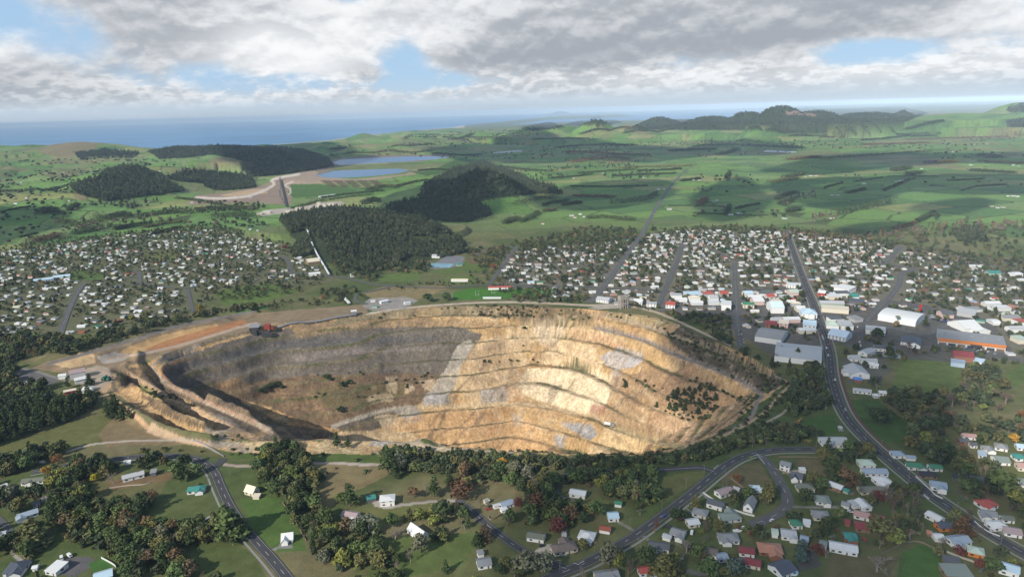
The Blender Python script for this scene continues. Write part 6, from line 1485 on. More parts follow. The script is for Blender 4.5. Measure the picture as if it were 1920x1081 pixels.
# ------------------------------------------------------------------ trees that stand out, one by one: x, y of the foot, kind, height, colour, label
HEROES = [
 (728, 888, 'pine_tree', 27, 'deep green', 'tallest dark pine beside the pit edge paddock', 1.1), (752, 884, 'pine_tree', 22, 'grey-green', 'greyer pine leaning against the tallest dark pine', 1.1), (742, 897, 'pine_tree', 15, 'dark green', 'short dark pine at the foot of the tallest pine', 1.2),
 (632, 840, 'pine_tree', 16, 'deep green', 'left of two lone pines on the ochre bank at the pit lip', 1), (652, 841, 'pine_tree', 13, 'deep green', 'right of two lone pines on the ochre bank at the pit lip', 1),
 (657, 948, 'pine_tree', 19, 'deep green', 'rounded dark pine left of the white two storey house', 1.5), (640, 944, 'broadleaf_tree', 10, 'mid green', 'round green tree left of the rounded dark pine', 1),
 (428, 1008, 'cypress_tree', 28, 'mid green', 'huge green cypress beside the lower road', 1.5), (405, 1000, 'cypress_tree', 19, 'olive', 'smaller olive cypress left of the huge green one', 1.3), (450, 1005, 'cypress_tree', 17, 'dark green', 'dark cypress between the huge one and the road', 1.4),
 (65, 1020, 'cypress_tree', 21, 'olive', 'broad olive pyramid conifer below the grey blue roof', 1.9), (105, 892, 'cypress_tree', 13, 'deep green', 'dark green pyramid tree right of the golden tree', 1.3),
 (213, 906, 'bare_tree', 14, 'pale grey', 'tall leafless pale tree left of the white verandah house', 1.1), (177, 903, 'broadleaf_tree', 8, (.28, .25, .03), 'bright yellow bush left of the leafless pale tree', 1), (88, 892, 'broadleaf_tree', 9, 'golden yellow', 'small golden tree beside the olive roofed house', .9),
 (108, 868, 'autumn_tree', 10, 'orange', 'orange tree at the roadside left of the bush', 1.1), (122, 872, 'bare_tree', 11, 'pinkish grey', 'bare pinkish tree right of the orange one', 1.1),
 (943, 878, 'broadleaf_tree', 10, 'golden yellow', 'brilliant golden yellow tree in the dark bush band', .9), (867, 936, 'autumn_tree', 19, 'russet', 'big russet tree beside the end of the left branch road', 1.1), (900, 950, 'bare_tree', 14, 'pinkish grey', 'slim pinkish bare tree left of the grey blue roof', .7),
 (860, 962, 'bare_tree', 13, 'pinkish grey', 'slim pinkish tree at the road end', .6), (690, 996, 'broadleaf_tree', 15, 'grey-green', 'open crowned gum tree in the middle paddock', 1.2), (668, 1000, 'broadleaf_tree', 12, 'grey-green', 'smaller gum left of the open crowned gum', 1.1), (790, 1035, 'broadleaf_tree', 16, 'grey-green', 'tall gum in front of the white steep roofed house', .8),
 (742, 1012, 'bare_tree', 15, 'pale grey', 'spreading pale bare tree in the middle paddock', 1.4), (770, 1055, 'bare_tree', 15, 'pale grey', 'white stemmed bare tree on the lower lawn', .5), (815, 930, 'pine_tree', 19, 'deep green', 'dark pine right of the white two storey house', 1.3), (800, 928, 'bare_tree', 11, 'pale grey', 'pale bare tree against the dark pine', 1),
 (776, 934, 'broadleaf_tree', 10, 'brown', 'brown green round tree on the lawn of the white two storey house', 1), (520, 925, 'broadleaf_tree', 12, 'deep green', 'dark round tree behind the cream cottage', 1.2), (832, 968, 'broadleaf_tree', 14, 'dark green', 'big dark tree below the gravel driveway', 1.3), (815, 985, 'broadleaf_tree', 10, 'yellow-green', 'bright green bush left of the big dark tree', 1),
 (910, 1010, 'cypress_tree', 13, 'brown', 'dark brown cypress beside the left branch road', 1.4), (895, 1022, 'cypress_tree', 12, 'dark green', 'dark cypress left of the brown one', 1.2),
 (1047, 998, 'autumn_tree', 13, 'red', 'deep red round tree left of the white hip roofed house', 1.15), (1008, 955, 'autumn_tree', 15, 'russet', 'rust brown tree below the looping driveway', 1.15), (1000, 922, 'bare_tree', 11, 'pale grey', 'white bare tree in dark bush left of the looping driveway', 1.1), (973, 950, 'autumn_tree', 9, 'red', 'dark red small tree above the grey green garden', 1),
 (1228, 997, 'bare_tree', 13, (.20, .105, .065), 'orange brown bare tree at the edge of the front right road', 1.2), (1142, 1062, 'broadleaf_tree', 17, 'grey-green', 'tall grey green tree beside the front right road', 1), (1178, 1080, 'bare_tree', 16, 'pinkish grey', 'pink bare tree at the bottom beside the red roofed cottage', 1.1), (1245, 1078, 'cypress_tree', 17, 'olive', 'broad olive conifer at the bottom of the photo', 1.9), (1287, 1035, 'bare_tree', 12, 'pale grey', 'wide pale bare tree below the long dark slate house', 1.6), (1376, 1078, 'broadleaf_tree', 14, 'blue-green', 'blue green conifer beside the lower dark driveway', .9),
 (1020, 1072, 'broadleaf_tree', 14, 'grey-green', 'grey green tree in the corner of the left branch road', 1.1), (987, 1075, 'broadleaf_tree', 15, 'grey-green', 'left of two grey green trees at the left branch road', 1.3), (1093, 1028, 'broadleaf_tree', 9, 'olive', 'grey olive tree on the front lawn of the brown tiled house', .9),
 (1195, 958, 'cypress_tree', 11, 'deep green', 'narrow dark cypress left of the front right road', .6), (1200, 965, 'bare_tree', 10, 'pale grey', 'pale bare tree behind the narrow cypress', 1), (1382, 902, 'autumn_tree', 8, 'orange', 'orange tree inside the road fork', 1.2), (1408, 870, 'palm_tree', 8, 'mid green', 'single palm at the fork', 1),
 (1644, 1071, 'bare_tree', 19, 'pale grey', 'largest bare tree at the bottom right', 1.45), (1503, 1030, 'cypress_tree', 9, 'blue-green', 'upper of two blue grey conifers', 1.5), (1503, 1050, 'cypress_tree', 9, 'blue-green', 'lower of two blue grey conifers', 1.5), (1532, 1038, 'autumn_tree', 9, 'red', 'red leaved tree left of the very long white house', 1.3), (1548, 1045, 'bare_tree', 10, 'pale grey', 'bare tree right of the red leaved tree', 1.2),
 (1645, 938, 'autumn_tree', 10, 'red', 'red tree below the olive brown roof', 1.2), (1675, 958, 'bare_tree', 17, (.15, .10, .09), 'tall brown bare tree in the valley left of the main road', 1.1), (1712, 942, 'bare_tree', 16, 'grey', 'grey bare tree against the main road', 1), (1580, 885, 'bare_tree', 10, 'pinkish grey', 'bare tree left of the pale green roof', 1.4), (1650, 1010, 'broadleaf_tree', 16, 'olive', 'large olive tree beside the dark crimson roof', 1.2), (1705, 1010, 'bare_tree', 15, 'pale grey', 'pale bare tree above the striped green paddock', 1.2), (1765, 1025, 'bare_tree', 10, 'grey', 'bare tree left of the zigzag gabled house', 1.3),
 (1803, 1003, 'cypress_tree', 17, (.10, .06, .03), 'rust brown conifer standing at the main road', 1.35), (1820, 972, 'bare_tree', 12, 'pinkish grey', 'bare tree above the rust brown conifer', 1.2), (1878, 925, 'broadleaf_tree', 20, (.075, .11, .04), 'big pale green tree at the right edge of the valley', 1.1), (1768, 868, 'palm_tree', 9, 'brown', 'palm with orange skirt behind the green gabled house', 1.1), (1820, 886, 'broadleaf_tree', 6, 'golden yellow', 'yellow bush beside the valley houses', 1.2), (1900, 828, 'broadleaf_tree', 9, 'golden yellow', 'yellow tree beside the pale blue roof at the right edge', 1),
 (1650, 792, 'broadleaf_tree', 15, 'dark green', 'spreading very dark tree alone in the roadside park', 1.7), (1785, 762, 'bare_tree', 20, 'grey', 'left of the big bare trees right of the playing field', 1.4), (1808, 745, 'bare_tree', 22, 'grey', 'second big bare tree right of the playing field', 1.3), (1885, 758, 'bare_tree', 24, 'pinkish grey', 'widest bare tree right of the playing field', 1.5), (1737, 790, 'bare_tree', 17, 'grey', 'bare tree below the playing field', 1.3), (1868, 772, 'bare_tree', 15, 'pinkish grey', 'lower bare tree near the right edge', 1.4), (1790, 785, 'bare_tree', 14, 'grey', 'bare tree beside the orange one', 1.2), (1772, 785, 'autumn_tree', 10, 'orange', 'orange tree left of the bare one below the playing field', 1), (1842, 770, 'broadleaf_tree', 8, 'yellow-green', 'yellow green bush between the right hand bare trees', 1),
 (1734, 614, 'pine_tree', 17, 'dark green', 'dark pine beside the supermarket', 1), (1646, 632, 'broadleaf_tree', 13, 'dark green', 'dark round tree behind the school', 1.3), (1495, 672, 'cypress_tree', 14, 'dark green', 'dark cone tree in front of the huge pale warehouse', 1.2), (1463, 662, 'broadleaf_tree', 10, 'dark green', 'dark round tree at the left corner of the huge pale warehouse', 1), (1448, 675, 'bare_tree', 18, 'pinkish grey', 'bare tree at the left end of the huge pale warehouse', 1.1), (1385, 640, 'bare_tree', 17, 'pinkish grey', 'bare tree at the end of the cross street', 1), (1350, 640, 'broadleaf_tree', 13, 'dark green', 'dark round tree at the pit end of the cross street', 1.3), (1475, 566, 'broadleaf_tree', 12, 'deep green', 'dark round tree beside the tall white hall', 1.1), (1700, 660, 'bare_tree', 17, (.13, .085, .06), 'brown bare tree right of the pool', 1.5), (1715, 668, 'bare_tree', 15, (.13, .085, .06), 'second brown bare tree right of the pool', 1.4), (1682, 608, 'palm_tree', 13, 'mid green', 'palm in the car park left of the dark pine', 1),
 (168, 722, 'cypress_tree', 15, 'dark green', 'dark cypress beside the tall mine workshop', 1.2), (128, 728, 'pine_tree', 14, 'dark green', 'dark pine left of the mine office', 1), (205, 622, 'cypress_tree', 14, 'dark green', 'dark cone tree at the outer edge of the left suburb', 1), (275, 600, 'broadleaf_tree', 15, 'olive', 'olive tree above the mine berm', 1), (248, 603, 'broadleaf_tree', 11, 'yellow-green', 'yellow green tree above the mine berm', 1), (375, 586, 'broadleaf_tree', 14, (.2, .16, .03), 'yellow tree above the mine berm', .9), (803, 566, 'broadleaf_tree', 15, 'deep green', 'left of two dark round trees behind the pit', 1.2), (838, 564, 'broadleaf_tree', 15, 'deep green', 'right of two dark round trees behind the pit', 1.2), (635, 560, 'bare_tree', 22, (.09, .08, .06), 'large grey brown tree where the conveyor meets the pit', 1.3), (690, 518, 'cypress_tree', 18, 'dark green', 'dark cone tree by the curving road', 1.2), (925, 505, 'autumn_tree', 14, (.22, .10, .06), 'russet tree at the corner of the courts', 1.2), (535, 467, 'autumn_tree', 12, 'red', 'red tree left of the covered conveyor', 1.2), (45, 433, 'autumn_tree', 16, (.13, .10, .05), 'lone tan tree in the dark paddock at the left', 1.2), (1755, 412, 'broadleaf_tree', 20, 'dark green', 'lone dark tree at the end of the long shelterbelt', 1)]
for x, y, kind, h, c, lab, wd in HEROES:
    p = g1(x, y); make_tree(kind, p[0], p[1], h, c, lab, None, True, None, wd); ko_disc(p[:2], 3)
print('heroes', len(HEROES))

# ------------------------------------------------------------------ bush and garden planting near the viewer: outline, spacing, share kept, mix, phrase
BUSHY = (('broadleaf_tree', .58), ('shrub', .18), ('pine_tree', .05), ('cypress_tree', .05), ('bare_tree', .09), ('tree_fern', .05))
NATIVE = (('broadleaf_tree', .66), ('shrub', .16), ('tree_fern', .12), ('pine_tree', .03), ('bare_tree', .03))
PINES = (('pine_tree', .8), ('broadleaf_tree', .2))
GARDEN = (('broadleaf_tree', .33), ('shrub', .42), ('bare_tree', .12), ('autumn_tree', .06), ('cypress_tree', .07))
BARES = (('bare_tree', .6), ('broadleaf_tree', .25), ('shrub', .15))
MIDT = (('broadleaf_tree', .55), ('shrub', .2), ('bare_tree', .16), ('cypress_tree', .06), ('autumn_tree', .03))
VEG = [
 ('the left foreground bush', [(92, 872), (190, 868), (226, 878), (205, 902), (175, 930), (182, 952), (240, 940), (290, 930), (332, 948), (326, 968), (270, 978), (262, 1000), (150, 1002), (90, 962), (92, 920)], 5.0, .95, BUSHY),
 ('the bottom left bush', [(82, 968), (150, 992), (330, 988), (375, 978), (400, 1010), (412, 1020), (416, 1090), (236, 1090), (218, 1045), (185, 1040), (140, 1020), (90, 1010)], 5.2, .95, BUSHY),
 ('the bottom left bush', [(330, 1010), (420, 1000), (450, 1015), (425, 1090), (330, 1090)], 5.5, .8, (('broadleaf_tree', .8), ('bare_tree', .2))),
 ('the hedge along the left field', [(-60, 878), (-60, 862), (0, 862), (60, 856), (118, 842), (126, 850), (60, 866), (0, 882)], 4, .9, NATIVE),
 ('the roadside bush at the far left', [(-60, 895), (0, 882), (60, 868), (110, 858), (118, 868), (95, 880), (20, 892), (-60, 905)], 5, .8, BUSHY),
 ('the far left gardens', [(-60, 915), (20, 912), (60, 905), (92, 905), (85, 960), (20, 965), (-60, 960)], 5.5, .72, BUSHY),
 ('the far left gardens', [(-60, 985), (28, 970), (82, 1000), (60, 1040), (30, 1045), (-60, 1050)], 6, .5, BUSHY),
 ('the lane side hedge at the bottom left', [(30, 1005), (48, 1020), (62, 1040), (85, 1065), (90, 1090), (70, 1090), (52, 1050), (36, 1025)], 3.2, .95, (('broadleaf_tree', .4), ('shrub', .6))),
 ('the bush beside the mine lookout', [(230, 856), (250, 846), (330, 838), (400, 846), (412, 856), (330, 852)], 5, .55, (('shrub', 1.0),)),
 ('the trees round the green roofed villa', [(300, 880), (330, 868), (390, 875), (400, 905), (392, 930), (395, 965), (345, 965), (335, 940), (350, 920), (330, 900)], 6.5, .55, BUSHY),
 ('the garden behind the verandah house', [(170, 872), (230, 868), (250, 872), (300, 862), (330, 868), (300, 880), (230, 885), (180, 890)], 6, .55, BUSHY),
 ('the bush right of the lower road', [(478, 868), (500, 850), (560, 842), (578, 870), (612, 890), (592, 912), (600, 935), (560, 945), (545, 935), (500, 925), (486, 900)], 4.8, .92, BUSHY),
 ('the tree belt along the cottage lawn', [(545, 938), (572, 930), (600, 962), (640, 1010), (652, 1062), (605, 1064), (572, 1015), (545, 965)], 4.6, .92, BUSHY),
 ('the hollow below the middle paddock', [(620, 1010), (640, 990), (700, 992), (722, 1015), (765, 1050), (740, 1090), (560, 1090), (640, 1060)], 5.2, .62, BUSHY),
 ('the slope beside the left branch road', [(725, 985), (770, 975), (830, 960), (862, 955), (880, 985), (870, 1010), (810, 1020), (800, 985), (760, 1000)], 6.2, .5, BUSHY),
 ('the bottom centre gardens', [(760, 1040), (870, 1050), (960, 1062), (990, 1090), (700, 1090)], 7, .32, GARDEN),
 ('the bush band under the pit rim', [(716, 858), (745, 846), (780, 842), (870, 854), (960, 856), (1100, 862), (1200, 861), (1280, 852), (1330, 836), (1362, 828), (1340, 858), (1290, 872), (1200, 879), (1060, 884), (1000, 890), (930, 880), (880, 884), (840, 892), (780, 890), (728, 884)], 4.6, .97, NATIVE),
 ('the bush under the golden tree', [(880, 872), (930, 882), (1000, 890), (1045, 892), (1050, 905), (1035, 930), (985, 935), (960, 915), (900, 910), (862, 925), (842, 905)], 5.0, .8, BUSHY),
 ('the bush right of the looping driveway', [(1060, 890), (1140, 890), (1232, 884), (1226, 905), (1252, 930), (1240, 950), (1195, 948), (1140, 935), (1108, 912), (1062, 905)], 4.8, .95, NATIVE),
 ('the gardens below the looping driveway', [(985, 940), (1040, 935), (1060, 948), (1130, 955), (1120, 980), (1062, 1002), (1020, 985), (985, 985)], 5.2, .85, BUSHY),
 ('the garden left of the olive roofed house', [(940, 955), (985, 965), (990, 1000), (970, 1020), (945, 1000), (930, 970)], 6, .55, GARDEN),
 ('the bush at the left branch junction', [(960, 1055), (1030, 1050), (1050, 1075), (1000, 1090), (900, 1090), (930, 1070)], 5, .7, BUSHY),
 ('the gardens along the front right road', [(1100, 1060), (1160, 1045), (1200, 1058), (1240, 1045), (1290, 1050), (1300, 1090), (1080, 1090)], 6, .5, BUSHY),
 ('the gardens below the fork', [(1180, 1010), (1300, 940), (1345, 900), (1400, 930), (1450, 930), (1465, 960), (1400, 985), (1480, 1020), (1440, 1090), (1330, 1090), (1270, 1030)], 4.6, .55, GARDEN),
 ('the dark trees beside the pale blue house', [(1418, 920), (1448, 915), (1458, 945), (1430, 955)], 5, .9, BUSHY),
 ('the gardens right of the right branch', [(1475, 900), (1545, 900), (1610, 900), (1680, 915), (1640, 955), (1560, 985), (1480, 990), (1485, 940)], 4.4, .62, GARDEN),
 ('the gardens around the dark red roofs', [(1450, 985), (1560, 985), (1640, 985), (1690, 1010), (1650, 1035), (1540, 1035), (1450, 1050)], 4.4, .62, GARDEN),
 ('the bush beside the rim track', [(1340, 852), (1390, 812), (1440, 796), (1500, 800), (1538, 816), (1535, 836), (1470, 838), (1410, 846), (1362, 860)], 4.8, .97, NATIVE),
 ('the dark bush between rim track and main road', [(1500, 702), (1530, 672), (1552, 690), (1566, 760), (1545, 772), (1490, 784), (1474, 770)], 5.6, .96, (('broadleaf_tree', .75), ('bare_tree', .1), ('shrub', .15))),
 ('the trees along the fork road', [(1535, 845), (1640, 845), (1660, 870), (1600, 868), (1575, 890), (1550, 895), (1540, 860)], 5.4, .75, BUSHY),
 ('the valley left of the main road', [(1640, 935), (1690, 905), (1715, 925), (1740, 958), (1740, 1000), (1700, 1022), (1665, 1040), (1645, 1020), (1655, 985), (1668, 960)], 5.4, .85, (('broadleaf_tree', .35), ('bare_tree', .4), ('shrub', .2), ('autumn_tree', .05))),
 ('the valley right of the main road', [(1720, 850), (1770, 850), (1830, 860), (1870, 880), (1900, 905), (1870, 930), (1830, 945), (1790, 935), (1780, 915), (1800, 900), (1770, 880), (1735, 865)], 5.2, .85, BUSHY),
 ('the park edge bush', [(1652, 752), (1700, 735), (1752, 742), (1800, 742), (1772, 790), (1745, 838), (1785, 858), (1730, 850), (1700, 838), (1705, 800), (1690, 775)], 5.4, .85, (('broadleaf_tree', .6), ('bare_tree', .2), ('shrub', .2))),
 ('the dark bush right of the playing field', [(1806, 700), (1830, 688), (1875, 700), (1885, 725), (1850, 760), (1790, 782), (1765, 800), (1770, 850), (1740, 835), (1775, 790), (1800, 745)], 5.8, .9, (('broadleaf_tree', .75), ('bare_tree', .25))),
 ('the right hand gardens', [(1780, 800), (1930, 775), (1930, 860), (1850, 880), (1790, 850)], 5.2, .55, GARDEN),
 ('the bottom right gardens', [(1740, 965), (1800, 980), (1930, 940), (1930, 1090), (1730, 1090), (1760, 1030)], 4.8, .58, GARDEN),
 ('the school trees', [(1565, 660), (1600, 640), (1640, 640), (1720, 655), (1690, 680), (1600, 715), (1660, 725), (1690, 740), (1640, 755), (1590, 735), (1575, 700)], 9, .42, MIDT),
 ('the pine row below the mine yard', [(-60, 800), (0, 775), (60, 762), (140, 748), (178, 745), (182, 762), (150, 785), (60, 815), (0, 836), (-60, 850)], 5.6, .95, PINES),
 ('the bush left of the mine yard', [(-60, 640), (10, 648), (50, 668), (20, 688), (45, 722), (110, 725), (70, 742), (80, 760), (0, 775), (-60, 790)], 6.4, .9, NATIVE),
 ('the trees right of the pine row', [(195, 770), (212, 758), (245, 770), (258, 785), (225, 790), (200, 785)], 5.5, .95, PINES),
 ('the trees behind the mine berm', [(-60, 620), (60, 628), (130, 640), (220, 622), (300, 606), (420, 584), (480, 572), (478, 580), (400, 593), (320, 610), (240, 634), (150, 660), (90, 674), (20, 660), (-60, 650)], 6.6, .8, MIDT),
]
DARK_OF = {'broadleaf_tree': ['dark green'] * 4 + ['deep green'] * 4 + ['mid green'] * 4 + ['olive'] * 4 + ['grey-green', 'yellow-green', 'yellow-green', 'brown'], 'shrub': ['mid green', 'olive', 'deep green', 'yellow-green', 'brown', 'grey-green'], 'pine_tree': ['dark green', 'dark green', 'deep green'], 'cypress_tree': ['dark green', 'deep green', 'olive'], 'bare_tree': ['grey', 'pinkish grey', 'pale grey'], 'autumn_tree': ['russet', 'red', 'orange', 'brown'], 'tree_fern': ['yellow-green', 'mid green'], 'palm_tree': ['mid green']}
SIZE_OF = {'broadleaf_tree': (6, 14), 'shrub': (1.8, 4.2), 'pine_tree': (10, 20), 'cypress_tree': (6, 13), 'bare_tree': (7, 13), 'autumn_tree': (5, 10), 'tree_fern': (3.8, 6), 'palm_tree': (6, 9)}
WORD = {'broadleaf_tree': 'leafy tree', 'shrub': 'shrub', 'pine_tree': 'pine', 'cypress_tree': 'cypress', 'bare_tree': 'bare tree', 'autumn_tree': 'autumn tree', 'tree_fern': 'tree fern'}
cand = []
CLEAR = [np.array(q, float) for q in ([(262, 985), (285, 950), (310, 932), (392, 934), (400, 952), (335, 988)], [(178, 900), (225, 884), (300, 890), (322, 888), (300, 922), (230, 928), (185, 932)], [(330, 1030), (415, 1015), (470, 1040), (480, 1081), (400, 1090), (345, 1075)], [(70, 1012), (120, 1008), (135, 1030), (105, 1045), (75, 1035)], [(455, 935), (520, 932), (566, 1000), (575, 1030), (520, 1035), (482, 1005)])]
for vi, (phrase, poly, spc, keep, mixv) in enumerate(VEG):
    pts = scatter(poly, spc * 1.04, keep * .93)
    pp = project(pts[:, 0], pts[:, 1], pts[:, 2]); pts = pts[~np.any([inside(q, pp[0], pp[1]) for q in CLEAR], axis=0)]
    kinds = [k for k, _ in mixv]; pr = np.array([w for _, w in mixv]); pr = pr / pr.sum()
    for p in pts:
        k = kinds[rng.choice(len(kinds), p=pr)]; lo, hi = SIZE_OF[k]; h = lo + (hi - lo) * rng.random() ** 1.3
        if phrase == 'the bush band under the pit rim' or phrase == 'the bush beside the rim track': h = min(h, 8.5)
        cand.append((h / np.linalg.norm(p), k, p, h, phrase, DARK_OF[k][rng.integers(len(DARK_OF[k]))]))
cand.sort(key=lambda c: -c[0])
LIMIT = {k: 300 - sum(1 for q in HEROES if q[2] == k) for k in PROTO}
LIMIT.update(shrub=170, broadleaf_tree=LIMIT['broadleaf_tree'] - 12)
mine, others, cnt = [], [], {}
for c in cand:
    k = c[1]; cnt[k] = cnt.get(k, 0) + 1
    (mine if cnt[k] <= LIMIT[k] else others).append(c)
print('near trees', len(cand), 'own', len(mine), cnt)
byreg = {}
for c in mine: byreg.setdefault((c[4], c[1], c[5]), []).append(c)
for (phrase, k, colour), L in byreg.items():
    L.sort(key=lambda c: c[2][0] / c[2][1])
    for i, c in enumerate(L):
        pos_ = 'only' if len(L) == 1 else nth(i + 1)
        lab = (f"only {colour} {WORD[k]} in {phrase}" if len(L) == 1 else f"{colour} {WORD[k]}, {nth(i + 1)} from left in {phrase.replace('the ', '', 1)}")
        make_tree(k, c[2][0], c[2][1], c[3], colour, lab, 'garden and bush trees around the pit', k in ('pine_tree', 'bare_tree', 'cypress_tree') or i % 3 == 0 and c[0] > .014, z=c[2][2])
coll_near = mass_collection('near', [('round', 'dark'), ('round2', 'forest'), ('round', 'mid'), ('round2', 'olive'), ('bare', 'bare'), ('bush', 'scrub'), ('bush', 'mid'), ('pine', 'dark'), ('cone', 'dark')])
WHICH = {'broadleaf_tree': (0, 1, 2, 3, 1), 'shrub': (5, 6), 'pine_tree': (7,), 'cypress_tree': (8,), 'bare_tree': (4,), 'autumn_tree': (3, 4), 'tree_fern': (6, 2)}
NATH = (9, 10, 9, 10, 10, 2.4, 2.4, 20, 15)
w = [WHICH[c[1]][rng.integers(len(WHICH[c[1]]))] for c in others]
mass('undergrowth', [c[2] for c in others], coll_near, w, [c[3] / NATH[q] for c, q in zip(others, w)], 'dense small trees and bushes filling the gaps of the near bush', 'bush')

# trees between the houses, along the far edge of town and in the suburbs
coll_mid = mass_collection('mid', [('round', 'dark'), ('round2', 'mid'), ('round', 'olive'), ('bare', 'bare'), ('bush', 'scrub'), ('cone', 'dark'), ('round2', 'gold'), ('round', 'forest')])
pts, wh, sz = [], [], []
for poly, spc, keep, hs in (([(880, 470), (960, 460), (1190, 442), (1300, 428), (1480, 428), (1640, 448), (1750, 466), (1800, 476), (1930, 488), (1930, 690), (1560, 640), (1440, 650), (1300, 610), (1240, 585), (1110, 566), (960, 564), (925, 545)], 8, .74, .76),
                            ([(-60, 470), (0, 465), (120, 448), (220, 438), (400, 420), (480, 440), (560, 465), (600, 495), (640, 520), (560, 548), (400, 570), (330, 600), (200, 622), (-60, 650)], 8.5, .62, .7),
                            ([(990, 452), (1040, 440), (1090, 425), (1190, 430), (1200, 450), (1140, 490), (1080, 470), (1000, 470), (930, 478), (880, 480), (870, 470)], 12, .8, 1.0),
                            ([(1195, 432), (1300, 425), (1480, 426), (1640, 445), (1600, 452), (1480, 434), (1300, 434)], 12, .7, .9),
                            ([(1700, 440), (1790, 420), (1850, 430), (1930, 425), (1930, 500), (1800, 480), (1740, 470)], 16, .5, 1.0),
                            ([(1300, 585), (1340, 590), (1385, 600), (1385, 655), (1420, 665), (1450, 672), (1500, 690), (1480, 705), (1380, 660), (1300, 615), (1250, 592)], 9, .72, .85),
                            ([(1245, 575), (1300, 592), (1290, 600), (1235, 584)], 8, .8, .7),
                            ([(620, 495), (680, 512), (740, 500), (800, 490), (810, 500), (800, 515), (720, 512), (700, 530), (640, 518)], 10, .85, 1.0),
                            ([(700, 538), (800, 530), (900, 528), (910, 534), (800, 541), (720, 545)], 8, .8, .5),
                            ([(440, 580), (520, 566), (600, 560), (690, 560), (640, 570), (520, 580), (440, 592)], 9, .55, .7),
                            ([(600, 545), (660, 540), (690, 555), (650, 568), (600, 566)], 9, .6, .9), ([(960, 556), (1100, 560), (1105, 568), (1000, 570), (950, 566)], 8, .7, .8),
                            ([(1160, 562), (1180, 560), (1190, 570), (1150, 572)], 7, .7, .5), ([(870, 540), (895, 470), (930, 470), (900, 535)], 14, .4, .8)):
    p = scatter(poly, spc, keep); n = len(p)
    pts += list(p); q = rng.choice(8, n, p=[.22, .2, .14, .17, .1, .07, .03, .07]); wh += list(q); sz += list(rng.uniform(.55, 1.15, n) * hs)
mass('town_trees', pts, coll_mid, wh, sz, 'garden trees scattered between the houses of the town and suburbs', 'trees')

# ------------------------------------------------------------------ forests on the hills
coll_far = mass_collection('far', [('farround', 'dark'), ('farround', 'forest'), ('farcone', 'dark'), ('farcone', 'forest'), ('farround', 'mid'), ('farpoplar', 'bare'), ('farpoplar', 'gold'), ('farround', 'bare')])
coll_for = mass_collection('forest', [('round', 'forest'), ('round2', 'grove'), ('pine', 'forest'), ('cone', 'forest'), ('round2', 'forest'), ('round', 'grove')])
def forest(name, polys, spc, coll, choice, size, label, keep=.97):
    P = np.concatenate([scatter(q, spc, keep, .7, False) for q in polys]); n = len(P)
    mass(name, P, coll, rng.choice(choice, n), rng.uniform(size[0], size[1], n), label, 'forest')
forest('forest', [[(522, 412), (545, 402), (600, 394), (640, 390), (720, 397), (790, 412), (836, 430), (866, 452), (880, 472), (830, 484), (770, 480), (740, 500), (690, 512), (640, 500), (615, 478), (612, 455), (590, 445), (570, 430), (545, 440), (535, 425)]], 8.2, coll_for, (0, 1, 2, 3, 4, 5), (.7, 1.15), 'dense dark forest covering the low hill behind the town')
forest('forest', [[(578, 440), (560, 452), (545, 470), (550, 485), (575, 482), (590, 470)]], 8.5, coll_for, (0, 1, 4), (.8, 1.3), 'small block of forest left of the covered conveyor')
forest('forest', [[(800, 345), (850, 318), (905, 305), (960, 322), (1000, 342), (1040, 352), (1055, 365), (1000, 365), (930, 370), (900, 376), (830, 374), (780, 372)]], 12, coll_far, (0, 1, 3), (1.0, 1.7), 'bush covered conical hill in the middle distance')
forest('forest', [[(720, 390), (740, 380), (795, 372), (830, 374), (900, 378), (926, 402), (880, 416), (830, 416), (790, 408)]], 10, coll_far, (2, 2, 3), (.9, 1.15), 'dark pine plantation at the foot of the conical hill')
forest('forest', [[(455, 300), (500, 275), (560, 280), (612, 296), (626, 312), (585, 320), (530, 328), (470, 332), (448, 315)]], 15, coll_far, (2, 0, 3), (1.1, 1.7), 'dark pine forest on the hill left of the ponds')
forest('forest', [[(278, 286), (330, 277), (400, 275), (470, 276), (500, 279), (455, 302), (400, 290), (340, 298), (300, 299)]], 17, coll_far, (2, 0, 1), (1.1, 1.8), 'long dark forest ridge below the sea horizon')
forest('forest', [[(133, 352), (180, 335), (215, 316), (260, 314), (300, 327), (320, 345), (350, 358), (300, 365), (200, 378), (150, 366)]], 11, coll_far, (0, 1, 2, 3), (1.0, 1.7), 'dark wooded hill at the left beyond the paddocks')
forest('forest', [[(308, 332), (345, 320), (400, 322), (470, 330), (480, 352), (420, 358), (385, 352), (385, 343), (330, 340)]], 12, coll_far, (0, 1, 2), (1.0, 1.6), 'dark wood between the left hill and the haul tracks')
forest('forest', [[(138, 286), (200, 280), (262, 286), (252, 296), (150, 300)]], 18, coll_far, (2, 0), (1.0, 1.5), 'narrow wood below the bare left ridge')
forest('forest', [[(1175, 243), (1240, 213), (1330, 215), (1400, 200), (1460, 192), (1550, 205), (1690, 200), (1740, 212), (1690, 232), (1570, 247), (1500, 252), (1420, 244), (1300, 244)]], 27, coll_far, (0, 1, 0), (1.0, 1.7), 'dark forested mountain range on the right horizon', .8)
forest('forest', [[(1055, 236), (1120, 218), (1168, 230), (1120, 240)], [(975, 242), (1030, 228), (1062, 240), (1000, 248)], [(1885, 205), (1935, 184), (1960, 212), (1890, 212)], [(1885, 228), (1960, 215), (1960, 242), (1890, 240)]], 34, coll_far, (0, 1), (1.2, 2.2), 'dark wooded tops of the far hills', .7)

